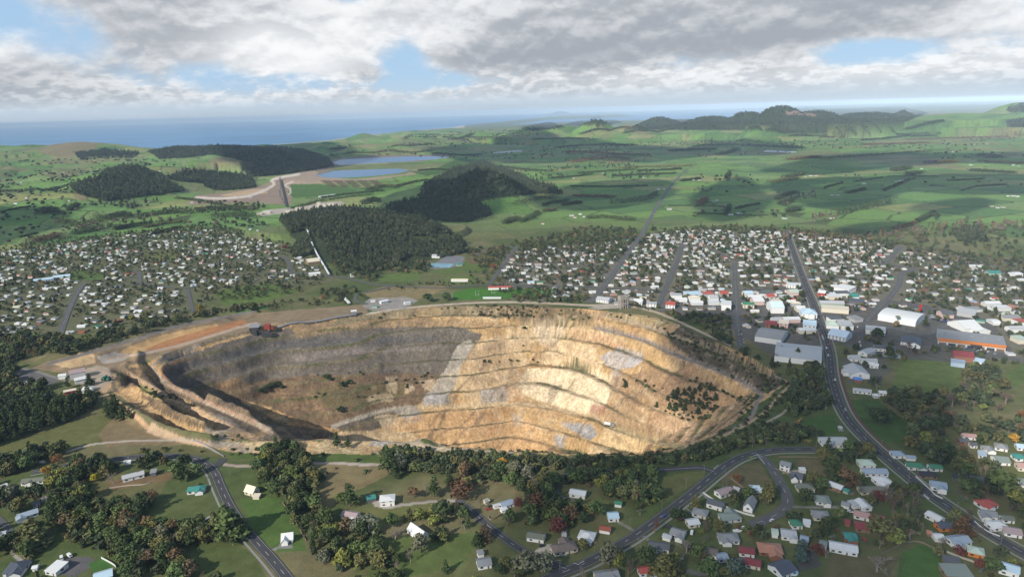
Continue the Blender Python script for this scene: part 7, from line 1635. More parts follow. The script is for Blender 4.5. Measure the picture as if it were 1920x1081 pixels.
# ------------------------------------------------------------------ shelterbelts and hedges: each one a thing
def hedge(line, h, w, colour, label, size=None, cat='hedge'):
    g = ground([q[0] for q in line], [q[1] for q in line]); p = resample(g[:, :2], 1.0)
    d = float(np.linalg.norm(g[:, :2].mean(0))); size = size or max(1.0, d * .0011)
    n = int(min(1500, len(p) * h * w / (size * size) * 1.0 + 60)); k = rng.integers(0, len(p), n)
    hh = h * (.75 + .5 * fbm(p[k, 0], p[k, 1], 9, 2))
    C = np.stack([p[k, 0] + rng.normal(0, w * .28, n), p[k, 1] + rng.normal(0, w * .28, n), height(p[k, 0], p[k, 1]) + hh * rng.random(n) ** .8], -1)
    nr = np.stack([rng.normal(0, 1, n), rng.normal(0, 1, n), rng.uniform(0, 1, n)], -1); nr /= np.linalg.norm(nr, axis=1)[:, None]
    v, f = leaves(C, nr, size, rng); o0 = C.mean(0)
    o = link(bpy.data.objects.new('hedge', mesh_np('hedge', v - o0, f, [LEAF_T]))); o.location = o0; o.color = (*GREENS[colour], 1)
    tag(o, label, cat, 'hedges and shelterbelts on the plain')
HEDGES = [
 ([(1568, 404), (1600, 396), (1640, 388), (1672, 381)], 17, 22, 'dark green', 'tall dark pine shelterbelt on the plain right of the main street'), ([(1718, 418), (1735, 410), (1752, 402)], 11, 12, 'dark green', 'short dark shelterbelt near the lone dark tree'), ([(1675, 430), (1700, 424), (1718, 418)], 7, 9, 'brown', 'low brown hedge leading to the short dark shelterbelt'),
 ([(1590, 363), (1622, 356)], 9, 10, 'dark green', 'stubby dark hedge above the tall pine shelterbelt'), ([(1545, 353), (1580, 343)], 6, 7, 'dark green', 'thin dark hedge slanting on the plain'), ([(1655, 359), (1680, 349), (1705, 338)], 9, 10, 'dark green', 'slanting shelterbelt in the shaded paddocks'), ([(1690, 338), (1715, 336)], 4, 6, 'dark green', 'short hedge above the slanting shelterbelt'),
 ([(1775, 339), (1845, 336)], 5, 7, 'dark green', 'long straight hedge in the shaded paddocks'), ([(1832, 350), (1886, 347)], 6, 8, 'dark green', 'thicker straight hedge right of the long straight one'), ([(1802, 358), (1830, 350)], 4, 5, 'dark green', 'slanting hedge joining the thicker straight hedge'), ([(1665, 331), (1760, 331)], 4, 6, 'dark green', 'low hedge above the shaded farm houses'), ([(1600, 341), (1655, 333)], 4, 6, 'dark green', 'low curving hedge left of the shaded farm houses'),
 ([(1676, 321), (1704, 316)], 14, 40, 'dark green', 'dark copse on the shaded plain'), ([(1702, 328), (1726, 325)], 12, 30, 'dark green', 'second dark copse right of the first'), ([(1470, 334), (1505, 328)], 12, 30, 'dark green', 'dark copse beside the white farm buildings'), ([(1440, 342), (1495, 336)], 9, 30, 'olive', 'olive belt left of the white farm buildings'), ([(1455, 375), (1470, 368), (1492, 362)], 10, 20, 'dark green', 'dark clump at the middle of the plain'), ([(1462, 384), (1485, 378)], 12, 26, 'dark green', 'round dark clump below the middle clump'), ([(1478, 398), (1498, 394)], 12, 24, 'dark green', 'dark clump just above the back of town'),
 ([(1615, 264), (1700, 254), (1765, 248)], 14, 40, 'dark green', 'left of two parallel dark belts on the far slope'), ([(1695, 243), (1735, 232), (1768, 227)], 14, 40, 'deep green', 'right of two parallel dark belts on the far slope'), ([(1560, 258), (1680, 253), (1740, 250)], 12, 40, 'deep green', 'wide belt under the two parallel ones'), ([(1300, 275), (1360, 272), (1440, 275), (1510, 278)], 12, 60, 'dark green', 'long dark orchard belt across the far plain'), ([(1345, 292), (1370, 286), (1385, 281)], 16, 30, 'dark green', 'dark wood wedge at the end of the straight road'), ([(1255, 284), (1310, 281), (1340, 281)], 14, 40, 'dark green', 'dark belt left of the wood wedge'), ([(1045, 278), (1085, 274), (1130, 272), (1190, 273)], 14, 50, 'dark green', 'long dark belt beyond the orchards'), ([(1060, 285), (1120, 288), (1180, 292), (1215, 292)], 12, 50, 'brown', 'pale brown poplar belt beyond the orchards'), ([(1078, 305), (1110, 300), (1150, 297), (1180, 300)], 14, 60, 'brown', 'wide tan willow grove'),
 ([(1160, 315), (1220, 313), (1280, 312), (1303, 310)], 7, 40, 'olive', 'olive orchard block at the top of the straight road'), ([(1195, 321), (1240, 320), (1278, 317)], 9, 14, 'dark green', 'dark shelter row at the left of the straight road top'), ([(1150, 331), (1210, 328), (1268, 326)], 9, 14, 'dark green', 'second dark shelter row left of the straight road'), ([(1085, 325), (1130, 322), (1190, 318)], 7, 40, 'deep green', 'wide orchard block left of the dark shelter rows'), ([(1030, 335), (1080, 331), (1110, 327)], 8, 20, 'deep green', 'orchard edge left of the wide orchard block'), ([(1070, 350), (1140, 351), (1215, 349)], 6, 10, 'dark green', 'thin hedge row above the brown orchard'),
 ([(1075, 368), (1130, 369), (1150, 371)], 7, 40, 'brown', 'brown leafless orchard block left of the straight road'), ([(1145, 383), (1190, 378), (1218, 373), (1232, 365)], 15, 18, 'dark green', 'tall dark shelterbelt ending at the straight road'), ([(1018, 386), (1045, 381), (1065, 377)], 10, 12, 'dark green', 'dark hedge at the left of the brown orchard'), ([(1055, 386), (1090, 381)], 9, 12, 'dark green', 'dark hedge below the brown orchard'), ([(1020, 397), (1042, 395)], 10, 12, 'olive', 'trimmed olive hedge block below the dark hedges'), ([(1100, 410), (1130, 408), (1160, 411), (1190, 414)], 9, 14, 'deep green', 'tree row right of the white farmstead'), ([(975, 418), (995, 410), (1010, 400)], 12, 18, 'dark green', 'dark tree row rising left of the white farmstead'), ([(945, 420), (970, 412)], 12, 20, 'dark green', 'dark trees below the conical hill'), ([(960, 385), (1000, 378), (1040, 372)], 12, 40, 'dark green', 'dark scrub at the foot of the conical hill'),
 ([(1278, 340), (1312, 336)], 9, 16, 'dark green', 'dark hedge right of the straight road'), ([(1360, 336), (1368, 326)], 16, 12, 'dark green', 'tall narrow dark tree row by the bent lane'), ([(1360, 405), (1368, 392)], 16, 12, 'dark green', 'dark tree row beside the lane house'), ([(1300, 400), (1360, 402), (1410, 405), (1440, 404)], 4, 6, 'dark green', 'long low hedge across the plain above town'), ([(1255, 386), (1300, 386), (1355, 387)], 3, 5, 'dark green', 'low hedge parallel to the plain above town'), ([(1380, 392), (1400, 387), (1425, 383)], 6, 10, 'deep green', 'hedge right of the lane house'), ([(1310, 384), (1325, 376)], 14, 20, 'brown', 'brown crowned tree clump beside the bent lane'),
 ([(215, 432), (250, 425), (285, 421)], 12, 10, 'dark green', 'dense black green hedge above the left suburb'), ([(285, 440), (320, 432), (340, 428)], 9, 9, 'dark green', 'second black green hedge above the left suburb'), ([(270, 427), (310, 420), (345, 417)], 8, 12, 'olive', 'olive hedge between the black green ones'), ([(-40, 362), (0, 360), (70, 355), (140, 345)], 10, 12, 'dark green', 'long dark shelterbelt at the far left'), ([(0, 398), (30, 392), (58, 388)], 5, 7, 'dark green', 'low hedge at the far left paddocks'), ([(38, 445), (70, 438)], 5, 7, 'dark green', 'short hedge below the dark left paddock'), ([(75, 402), (95, 395), (110, 402)], 16, 30, 'dark green', 'dark tree clump left of the pale track'), ([(115, 412), (150, 425), (190, 415), (185, 405)], 14, 40, 'deep green', 'grey green wood above the left suburb'), ([(60, 455), (90, 448), (115, 445)], 13, 40, 'brown', 'brown grove at the left end of town'), ([(140, 440), (175, 432), (190, 428)], 13, 40, 'deep green', 'dark grove left of the paddocks above town'), ([(200, 412), (230, 402), (240, 410)], 14, 30, 'dark green', 'dark copse beyond the black green hedges'), ([(255, 405), (300, 402), (340, 400)], 13, 40, 'deep green', 'wood behind the hilltop houses at the left'), ([(345, 402), (380, 395), (420, 392), (460, 395)], 14, 50, 'dark green', 'dark wood above the left suburb hilltop'), ([(400, 410), (440, 405), (475, 408)], 15, 50, 'dark green', 'dark tree block left of the processing plant'), ([(130, 395), (145, 388)], 14, 20, 'dark green', 'pair of dark trees by the pale track'), ([(330, 372), (370, 376), (420, 386)], 7, 20, 'deep green', 'scrubby belt under the bare haul ground'), ([(380, 392), (440, 388), (480, 392)], 7, 20, 'olive', 'olive belt in front of the processing plant'),
 ([(545, 392), (600, 378), (650, 370), (700, 365)], 7, 18, 'deep green', 'dark hedge above the processing plant'), ([(600, 372), (640, 366), (720, 358)], 6, 16, 'dark green', 'scrub row below the pond bank'), ([(690, 358), (720, 350), (745, 352)], 11, 40, 'deep green', 'wood between pond bank and conical hill'), ([(745, 350), (775, 342), (800, 338)], 7, 24, 'dark green', 'scrub at the right end of the pond bank'), ([(680, 384), (700, 376), (712, 380)], 14, 24, 'dark green', 'dark clump on the knoll behind the forest'), ([(785, 320), (830, 318), (860, 322)], 6, 16, 'dark green', 'dark gully line right of the ponds'),
 ([(620, 290), (700, 287), (760, 286), (810, 284)], 9, 40, 'deep green', 'tree belt behind the far pond'), ([(500, 284), (560, 288), (600, 290)], 8, 50, 'dark green', 'dark slope trees behind the pond forest'), ([(625, 279), (645, 278)], 10, 60, 'dark green', 'dark copse on the coastal slope'), ([(730, 277), (770, 274), (810, 270)], 9, 60, 'dark green', 'dark belts on the coastal hills'), ([(760, 262), (800, 256), (820, 252)], 9, 50, 'deep green', 'upper dark belt on the coastal hills'), ([(850, 262), (875, 256), (885, 252)], 10, 60, 'dark green', 'dark gully trees on the coastal hills'), ([(815, 288), (850, 291), (900, 290)], 8, 50, 'dark green', 'dark belt right of the far pond'), ([(930, 312), (980, 318), (1030, 322)], 8, 60, 'deep green', 'deep green belt beyond the conical hill'),
 ([(840, 258), (900, 262), (960, 262)], 9, 70, 'deep green', 'far belt below the coastal lagoon'), ([(1000, 262), (1060, 260), (1120, 262)], 9, 70, 'dark green', 'far belt below the small wooded hills'), ([(1090, 252), (1140, 244), (1180, 240)], 9, 60, 'dark green', 'belt climbing the small wooded hills'), ([(1170, 250), (1220, 246), (1260, 240)], 9, 60, 'deep green', 'belt beneath the mountain range'), ([(1480, 256), (1540, 254), (1600, 252)], 12, 80, 'dark green', 'dark belt at the foot of the mountain range'), ([(1700, 262), (1760, 260), (1850, 258), (1910, 255)], 9, 80, 'brown', 'mixed belts on the far right plain'), ([(1620, 272), (1680, 270), (1740, 268)], 9, 40, 'brown', 'tan poplar row on the far right plain'), ([(1480, 300), (1510, 297), (1535, 296)], 13, 50, (.2, .16, .11) and 'brown', 'pale tan poplar block on the plain'), ([(1540, 298), (1640, 291), (1740, 284)], 9, 50, 'deep green', 'long dim tree line across the plain'), ([(1755, 305), (1790, 304)], 11, 30, 'golden yellow', 'golden poplar row on the right plain'), ([(1735, 306), (1752, 305)], 12, 30, 'grey', 'pale bare poplars left of the golden row'), ([(1840, 292), (1870, 296)], 12, 60, 'dark green', 'dark wood on the right plain'), ([(1820, 320), (1850, 322), (1900, 325)], 10, 30, 'dark green', 'dark tree row at the right edge of the plain'), ([(1840, 303), (1890, 305), (1930, 308)], 9, 50, 'olive', 'olive tree row at the right edge of the plain')]
for ln, h, wd, c, lab in HEDGES: hedge(ln, h, wd, c, lab)
# loose trees out on the farmland, poplar and willow groves by the back of town
def band(polys, spc, keep, ch, sz_): 
    P = np.concatenate([scatter(q, spc * (.6 if spc > 20 else 1), keep, .9, False, spc * 6 if spc > 20 else None) for q in polys]); return P, rng.choice(ch, len(P)), rng.uniform(sz_[0], sz_[1], len(P))
parts_ = [band([[(1440, 455), (1480, 438), (1600, 440), (1700, 428), (1760, 425), (1810, 415), (1930, 418), (1930, 430), (1800, 440), (1700, 450), (1600, 452)]], 13, .42, (7, 7, 5, 6, 4), (.7, 1.2)),
          band([[(1780, 435), (1840, 430), (1855, 455), (1800, 455)]], 11, .9, (2, 3), (.8, 1.1)), band([[(1520, 405), (1570, 400), (1572, 412), (1525, 418)]], 14, .6, (5, 7), (.7, 1.0)), band([[(1478, 368), (1530, 360), (1530, 372), (1480, 378)]], 16, .5, (7, 5), (.7, 1.0)),
          band([[(1060, 285), (1200, 278), (1230, 300), (1160, 312), (1060, 305)]], 26, .35, (5, 6, 7, 0), (.7, 1.1)), band([[(-60, 340), (140, 330), (140, 440), (60, 460), (-60, 465)]], 34, .22, (0, 1, 7), (.8, 1.5)), band([[(140, 380), (340, 375), (500, 385), (500, 430), (330, 420), (140, 440)]], 24, .3, (0, 1, 2, 7, 4), (.8, 1.5)),
          band([[(-60, 285), (130, 290), (280, 300), (450, 310), (330, 330), (130, 340), (-60, 345)]], 50, .2, (0, 1), (.9, 1.7)), band([[(920, 315), (1180, 310), (1240, 330), (1060, 360), (960, 375), (940, 340)]], 34, .25, (0, 1, 2), (.8, 1.3)), band([[(1280, 330), (1500, 330), (1520, 420), (1290, 420)]], 55, .22, (0, 7, 1), (.9, 1.5)),
          band([[(600, 275), (900, 265), (1300, 262), (1900, 255), (1930, 300), (1500, 300), (900, 300), (650, 290)]], 85, .3, (0, 1, 7), (1.0, 1.8)), band([[(640, 262), (900, 245), (1180, 240), (1300, 258), (900, 268)]], 80, .3, (0, 1), (1.1, 2.0)), band([[(1500, 300), (1930, 300), (1930, 400), (1560, 400)]], 90, .16, (0, 7), (.9, 1.4))]
mass('farm_trees', np.concatenate([a for a, _, _ in parts_]), coll_far, np.concatenate([b for _, b, _ in parts_]), np.concatenate([c for _, _, c in parts_]), 'single trees and groves scattered over the far farmland', 'trees')

# scrub on the upper pit slopes and benches
coll_scr = mass_collection('scrub', [('bush', 'scrub'), ('bush', 'dark'), ('bush', 'mid')])
SP = []
for q, s_, k in (([(885, 573), (1000, 574), (1080, 580), (1118, 590), (1100, 603), (1000, 601), (900, 592)], 4.2, .62), ([(1235, 612), (1300, 625), (1400, 670), (1476, 713), (1440, 738), (1400, 722), (1330, 688), (1270, 650)], 4.6, .62), ([(640, 590), (740, 581), (880, 573), (890, 590), (760, 594), (660, 604)], 7, .25), ([(1120, 586), (1215, 594), (1262, 606), (1230, 612), (1160, 598)], 6, .35),
                 ([(1400, 745), (1425, 740), (1400, 795), (1330, 832), (1300, 836), (1380, 790)], 5, .5), ([(700, 724), (760, 700), (820, 706), (760, 735), (700, 752), (640, 750)], 7, .45), ([(560, 700), (830, 690), (830, 700), (560, 710)], 8, .3), ([(560, 705), (640, 735), (640, 770), (560, 740)], 9, .3), ([(420, 560 + 250), (480, 828), (380, 822)], 8, .1),
                 ([(262, 720), (300, 735), (335, 745), (330, 752), (290, 745)], 4, .5), ([(880, 648), (1000, 645), (1000, 652), (880, 655)], 4, .4), ([(900, 672), (1010, 672), (1010, 680), (900, 682)], 5, .4), ([(1170, 700), (1290, 745), (1280, 755), (1165, 712)], 5, .35), ([(1290, 700), (1420, 745), (1400, 765), (1290, 715)], 5, .35), ([(405, 838), (600, 845), (720, 850), (715, 866), (600, 862), (440, 856)], 6, .35), ([(1470, 720), (1490, 712), (1480, 745), (1440, 785), (1400, 800)], 5, .5), ([(480, 840), (560, 842), (560, 850), (480, 850)], 4, .8),
                 ([(1245, 770), (1265, 740), (1330, 728), (1350, 760), (1330, 785), (1290, 790)], 3.2, .75), ([(590, 868), (720, 868), (730, 885), (640, 930)], 9, .15)):
    SP.append(scatter(q, s_, k, .9, False))
SP = np.concatenate(SP); mass('scrub', SP, coll_scr, rng.integers(0, 3, len(SP)), rng.uniform(.6, 1.6, len(SP)), 'low dark scrub dotted over the upper pit slopes and benches', 'scrub')
pit_pines = [(1252, 752), (1262, 748), (1270, 738), (1282, 742), (1292, 735), (1302, 740), (1312, 733), (1322, 745), (1255, 768), (1265, 772), (1275, 765), (1283, 772), (1310, 760), (1318, 768), (1308, 778), (1172, 728), (1231, 765), (1332, 735), (1296, 750), (1341, 752)]
for i, (x, y) in enumerate(pit_pines):
    p = g1(x, y); make_tree('pine_tree', p[0], p[1], rng.uniform(9, 14), 'dark green', f"small dark pine, {nth(i + 1)} of the cluster on the right pit benches" if i not in (15, 16) else ('lone small pine on the middle pit bench' if i == 15 else 'lone small pine left of the pit bench cluster'), 'pines growing on the pit benches', False, None, 1.3)
for i, (x, y, h, k) in enumerate(((497, 732, 8, 'broadleaf_tree'), (508, 728, 9, 'broadleaf_tree'), (520, 724, 8, 'broadleaf_tree'), (488, 736, 7, 'broadleaf_tree'), (530, 728, 6, 'broadleaf_tree'), (612, 708, 6, 'shrub'), (620, 712, 5, 'shrub'), (642, 722, 6, 'shrub'), (655, 718, 6, 'shrub'), (640, 770, 7, 'shrub'), (983, 618, 6, 'broadleaf_tree'))):
    p = g1(x, y); make_tree(k, p[0], p[1], h, 'dark green', ['dark bush, leftmost but one of the clump on the grey pit floor', 'dark bush in the middle of the clump on the grey pit floor', 'dark bush right of the middle of the clump on the pit floor', 'leftmost dark bush of the clump on the grey pit floor', 'rightmost dark bush of the clump on the grey pit floor', 'dark shrub left of a pair on the brown pit wall', 'dark shrub right of a pair on the brown pit wall', 'dark shrub above the grassy patch in the pit', 'second dark shrub above the grassy patch in the pit', 'dark shrub low on the brown pit wall', 'dark tree at the top of the scree chute in the pit'][i], None, False, None, 1.3)
# ------------------------------------------------------------------ the old pumphouse tower, mine machinery and other single things
CONCRETE = material('old_concrete', (.33, .30, .26), .95, .3, .4)
DARKM = material('dark_steel', (.05, .05, .055), .6, .3, .8)
GREYM = material('grey_steel', (.24, .24, .25), .6, .25, .6)
REDM = material('red_oxide', (.26, .05, .035), .7, .25, .8)
WHITEM = material('white_paint', (.66, .66, .65), .6, .12, 1)
WOOD = material('pole_wood', (.20, .165, .13), .9, .3, 3)
TYRE = material('tyre', (.02, .02, .02), .9, .1, 3)
PLASTIC = material('car_paint', (1, 1, 1), .35, 0, 1, .5, 0, True)
YELL = material('machine_orange', (.45, .19, .03), .6, .2, 1)
p = g1(1168, 577); root = empty('pumphouse_tower', p, .35); tag(root, 'tall roofless old concrete pumphouse with arched openings on the pit rim', 'tower')
Wd, Dp, Ht = 13, 9, 19
m = MB()
for s in (-1, 1):                               # each wall leaves arched openings between its piers
    y = s * Dp / 2
    for x0, x1 in ((-6.5, -5.1), (-2.6, -1.4), (1.4, 2.6), (5.1, 6.5)): m.box(x0, x1, y - .45, y + .45, -1, 15.2)
    m.box(-6.5, 6.5, y - .45, y + .45, 15.2, Ht)
    for xa, xb in ((-5.1, -2.6), (-1.4, 1.4), (2.6, 5.1)): m.box(xa, xb, y - .44, y + .44, 7.0, 9.2)
for s in (-1, 1):
    x = s * Wd / 2
    for y0, y1 in ((-4.0, -1.5), (1.5, 4.0)): m.box(x - .45, x + .45, y0, y1, -1, 15)
    m.box(x - .45, x + .45, -4.0, 4.0, 15, Ht)
m.build('wall', CONCRETE, root)
c = MB(); c.box(-6.9, 6.9, -4.95, -4.2, Ht, Ht + .7); c.box(-6.9, 6.9, 4.2, 4.95, Ht, Ht + .7); c.box(-6.9, -6.1, -4.2, 4.2, Ht, Ht + .7); c.box(6.1, 6.9, -4.2, 4.2, Ht, Ht + .7); c.build('cornice', CONCRETE, root)

p = g1(492, 622); root = empty('crusher_plant', p, .12); tag(root, 'dark ore crusher plant with red steel frame on the pit edge', 'crusher')
MB().box(-17, -4, -5, 6, -3, 9).box(-15, -6, -8, -5, -8, 5).build('hopper_wall', DARKM, root)
MB().mono(-17.5, -3, -6, 7, 9, 2).build('roof', GREYM, root)
MB().box(4, 12, -4, 4, 5, 11).box(12, 17, -3, 3, 4, 8).build('crusher_house', REDM, root)
lg = [(4.5, -3.5), (11.5, -3.5), (4.5, 3.5), (11.5, 3.5)]
for x, y in lg: MB().box(x - .4, x + .4, y - .4, y + .4, -6, 5).build('leg', REDM, root)
MB().box(-4, 12, -6.5, -5.2, 1.5, 3.5).box(0, 16, -9, -7, -5, 1).build('walkway', DARKM, root)
def conveyor(a, b, h, label, mat, w=2.6, part='belt_cover'):
    A, Bv = g1(*a), g1(*b); d = Bv - A; L = np.hypot(d[0], d[1]); root = empty('conveyor', A, math.atan2(d[1], d[0])); tag(root, label, 'conveyor')
    m = MB(); n = max(2, int(L / 14)); ht = lambda i: float(height(*(A[:2] + d[:2] * i / n))) - A[2]
    for i in range(n):
        z0, z1 = ht(i) + h, ht(i + 1) + h; x0, x1 = L * i / n, L * (i + 1) / n
        m.add([(x0, -w / 2, z0), (x0, w / 2, z0), (x1, w / 2, z1), (x1, -w / 2, z1), (x0, -w / 2, z0 + 2), (x0, w / 2, z0 + 2), (x1, w / 2, z1 + 2), (x1, -w / 2, z1 + 2)], [(0, 1, 2, 3), (7, 6, 5, 4), (0, 3, 7, 4), (1, 5, 6, 2), (0, 4, 5, 1), (3, 2, 6, 7)])
    m.build(part, mat, root)
    for i in range(0, n + 1, max(1, n // 14)):
        z = ht(i); MB().box(-.3, .3, -w / 2 - .3, -w / 2 + .1, z - 1, z + h + .3).box(-.3, .3, w / 2 - .1, w / 2 + .3, z - 1, z + h + .3).build('trestle', DARKM, root).location = (L * i / n, 0, 0)
conveyor((520, 617), (668, 592), 1.6, 'long grey ore conveyor running along the back rim of the pit', GREYM)
conveyor((575, 432), (617, 518), 4, 'straight white covered conveyor coming down through the forest', WHITEM, 2.8)
conveyor((643, 558), (655, 571), 2, 'short white covered conveyor end beside the gravel yard', WHITEM, 4)
conveyor((527, 338), (537, 388), 3, 'thin dark conveyor crossing the bare haul ground by the ponds', DARKM, 5)
p = g1(664, 591); root = empty('transfer_tower', p, .3); tag(root, 'small grey transfer tower at the top of the long grey conveyor', 'tower')
MB().box(-4, 4, -3, 3, 3, 7).build('housing', GREYM, root); MB().mono(-4, 4, -3, 3, 7, .8).build('roof', WHITEM, root)
for x in (-3.5, 3.5): MB().box(x - .3, x + .3, -2.8, 2.8, -1, 3).build('leg', DARKM, root)

def wheel_me(name, r, w): return MB().tube((0, -w / 2, 0), (0, w / 2, 0), r, r, 10).mesh(name, [TYRE])
WH = wheel_me('wheel', .34, .24)
CAR_BODY = MB().add([(-2.1, -.85, .32), (2.1, -.85, .32), (2.1, .85, .32), (-2.1, .85, .32), (-2.15, -.86, .82), (2.0, -.86, .72), (2.0, .86, .72), (-2.15, .86, .82), (-1.85, -.8, .92), (1.0, -.8, .92), (1.0, .8, .92), (-1.85, .8, .92)],
                    [(0, 3, 2, 1), (0, 1, 5, 4), (1, 2, 6, 5), (2, 3, 7, 6), (3, 0, 4, 7), (4, 5, 9, 8), (5, 6, 10, 9), (6, 7, 11, 10), (7, 4, 8, 11), (8, 9, 10, 11)]).mesh('body', [PLASTIC])
CAR_GLASS = MB().add([(-1.8, -.78, .92), (.95, -.78, .92), (.95, .78, .92), (-1.8, .78, .92), (-1.45, -.64, 1.40), (.25, -.64, 1.40), (.25, .64, 1.40), (-1.45, .64, 1.40)], [(0, 1, 5, 4), (1, 2, 6, 5), (2, 3, 7, 6), (3, 0, 4, 7)]).mesh('window', [GLASS])
CAR_ROOF = MB().box(-1.5, .3, -.67, .67, 1.39, 1.46).mesh('roof', [PLASTIC])
VAN_BODY = MB().box(-2.4, 1.6, -.95, .95, .4, 2.1).box(1.6, 2.4, -.95, .95, .4, 1.2).mesh('body', [PLASTIC])
CC = {'white': (.7, .7, .7), 'silver': (.4, .41, .42), 'grey': (.14, .14, .15), 'black': (.02, .02, .022), 'red': (.40, .03, .025), 'blue': (.03, .07, .28), 'dark blue': (.03, .04, .12)}
one_car = MB()
def car(x, y, ang, colour, label, group=None, parts=True, z=None, van=False):
    z = (float(height(x, y)) + (.32 if z is None else z))
    if parts:
        root = empty('van' if van else 'car', (x, y, z), ang)
        paint_obj(link(bpy.data.objects.new('body', VAN_BODY if van else CAR_BODY), root), CC[colour])
        if not van: paint_obj(link(bpy.data.objects.new('roof', CAR_ROOF), root), CC[colour])
        g_ = link(bpy.data.objects.new('window', CAR_GLASS), root)
        if van: g_.scale = (.5, 1.2, 1.15); g_.location = (1.5, 0, .2)
        for a in (-1.3, 1.3):
            for b in (-.78, .78): o = link(bpy.data.objects.new('wheel', WH), root); o.location = (a, b, .34)
    else: root = link(bpy.data.objects.new('car', CAR_SMALL)); root.location = (x, y, z); root.rotation_euler = (0, 0, ang); root.color = (*CC[colour], 1)
    return tag(root, label, 'van' if van else 'car', group)
bm = bmesh.new()
for q, mi in ((CAR_BODY, 0), (CAR_ROOF, 0), (CAR_GLASS, 1)):
    n = len(bm.faces); bm.from_mesh(q); bm.faces.ensure_lookup_table()
    for f in bm.faces[n:]: f.material_index = mi
CAR_SMALL = bpy.data.meshes.new('car'); bm.to_mesh(CAR_SMALL); bm.free(); CAR_SMALL.materials.append(PLASTIC); CAR_SMALL.materials.append(GLASS)
def on_road(px, py, key, off, colour, label, **k):
    p = g1(px, py)[:2]; r = ROADS[key]; i = int(np.clip(np.hypot(*(r - p).T).argmin(), 1, len(r) - 2)); d = r[i + 1] - r[i - 1]; a = math.atan2(d[1], d[0]); n_ = np.array([-math.sin(a), math.cos(a)])
    q = r[i] + n_ * off; car(q[0], q[1], a, colour, label, z=.75, **k)
on_road(1245, 968, 'front right', -2.1, 'blue', 'bright blue car driving on the front right road')
on_road(1558, 713, 'main street', 2.2, 'white', 'white car on the main road beside the school')
on_road(1582, 770, 'main street', 2.2, 'silver', 'silver car on the main road above the hall')
on_road(1648, 851, 'main street', -2.2, 'black', 'black car on the main road near the blue grey roofed house')
on_road(1556, 668, 'main street', -2.3, 'white', 'white car entering the town bridge')
on_road(1551, 645, 'main street', 2.3, 'red', 'red car on the town bridge')
on_road(1245, 372, 'straight road', 2, 'white', 'white car far up the long straight road')
on_road(1222, 402, 'straight road', -2, 'white', 'white car leaving town on the long straight road')
for x, y, a, c, lab in ((916, 955, .2, 'red', 'bright red car parked outside the grey blue roofed house'), (919, 950, .2, 'black', 'black car parked behind the bright red one'), (1271, 957, .9, 'silver', 'silver car parked at the kerb of the front right road'), (1084, 931, .1, 'black', 'left of two black cars on the looping driveway'), (1091, 931, .1, 'black', 'right of two black cars on the looping driveway'),
                        (1217, 1028, 1.3, 'dark blue', 'dark blue car in front of the long dark slate house'), (1395, 990, -.2, 'white', 'white car at the dead end road'), (1278, 974, .4, 'red', 'small red car on the lawn beside the trampoline'), (1447, 976, .6, 'white', 'white car by the dead end turning circle'), (1620, 1012, 1.4, 'red', 'dark red car beside the teal gabled house'), (1337, 1045, .8, 'white', 'white car beside the solar panelled house'), (1841, 1070, .6, 'grey', 'grey car behind the wide dark workshop'), (1594, 960, -.5, 'white', 'white car left of the pink roofed house'),
                        (1575, 801, .0, 'white', 'upper of three white cars at the roadside park'), (1576, 804, .0, 'white', 'middle of three white cars at the roadside park'), (1577, 808, .0, 'silver', 'lowest of the cars at the roadside park'), (1016, 1024, .3, 'black', 'black car on the pale driveway of the brown tiled house'), (1841, 823, .6, 'white', 'white car outside the long pink roofed house'), (1512, 920, .1, 'silver', 'silver car under the deck of the olive green house'), (1861, 995, .4, 'white', 'white car in front of the white hip roofed bungalow')):
    p = g1(x, y); car(p[0], p[1], a, c, lab)
for x, y, a, lab in ((116, 1048, -.9, 'white camper van beside the flat white roof'), (131, 1043, -.6, 'small white van in the dark parking yard'), (80, 868, .1, 'white caravan like van beside the roadside hedge'), (1297, 1000, 1.2, 'white caravan on the lawn right of the grey roofed house')):
    p = g1(x, y); car(p[0], p[1], a, 'white', lab, van=True)
n_ = 0
for (x0, y0), (x1, y1), rows, cols, where in (((1598, 574), (1640, 576), 4, 13, 'the market car park'), ((1728, 592), (1772, 606), 4, 12, 'the supermarket car park'), ((1608, 612), (1613, 650), 1, 12, 'the narrow side street'), ((1800, 650), (1870, 668), 2, 11, 'the hardware store car park'), ((1540, 625), (1550, 655), 1, 7, 'the main street kerb'), ((1395, 645), (1386, 610), 1, 7, 'the cross street kerb'), ((1820, 615), (1860, 625), 2, 7, 'the yard behind the hardware store')):
    a, b = g1(x0, y0)[:2], g1(x1, y1)[:2]; d = (b - a) / np.linalg.norm(b - a); nn = np.array([-d[1], d[0]]); L = np.linalg.norm(b - a)
    if rows > 1: sheet('car_park', [tuple(a - d * 5 - nn * 4), tuple(b + d * 5 - nn * 4), tuple(b + d * 5 + nn * (rows * 8.5)), tuple(a - d * 5 + nn * (rows * 8.5))], float(height(*a)) + .22, ASPHALT_OLD)
    for r in range(rows):
        for c in range(cols):
            if rng.random() < .22: continue
            q = a + d * L * (c + .5) / cols + nn * (r * 7.5 + rng.uniform(-.4, .4)); col = ['white', 'silver', 'grey', 'black', 'red', 'blue', 'white', 'silver'][rng.integers(8)]; n_ += 1
            car(q[0], q[1], math.atan2(nn[1], nn[0]) if rows > 1 else math.atan2(d[1], d[0]), col, f"{col} parked car, {nth(c + 1)} along {nth(r + 1)} row of {where}", 'cars parked in the town', False)
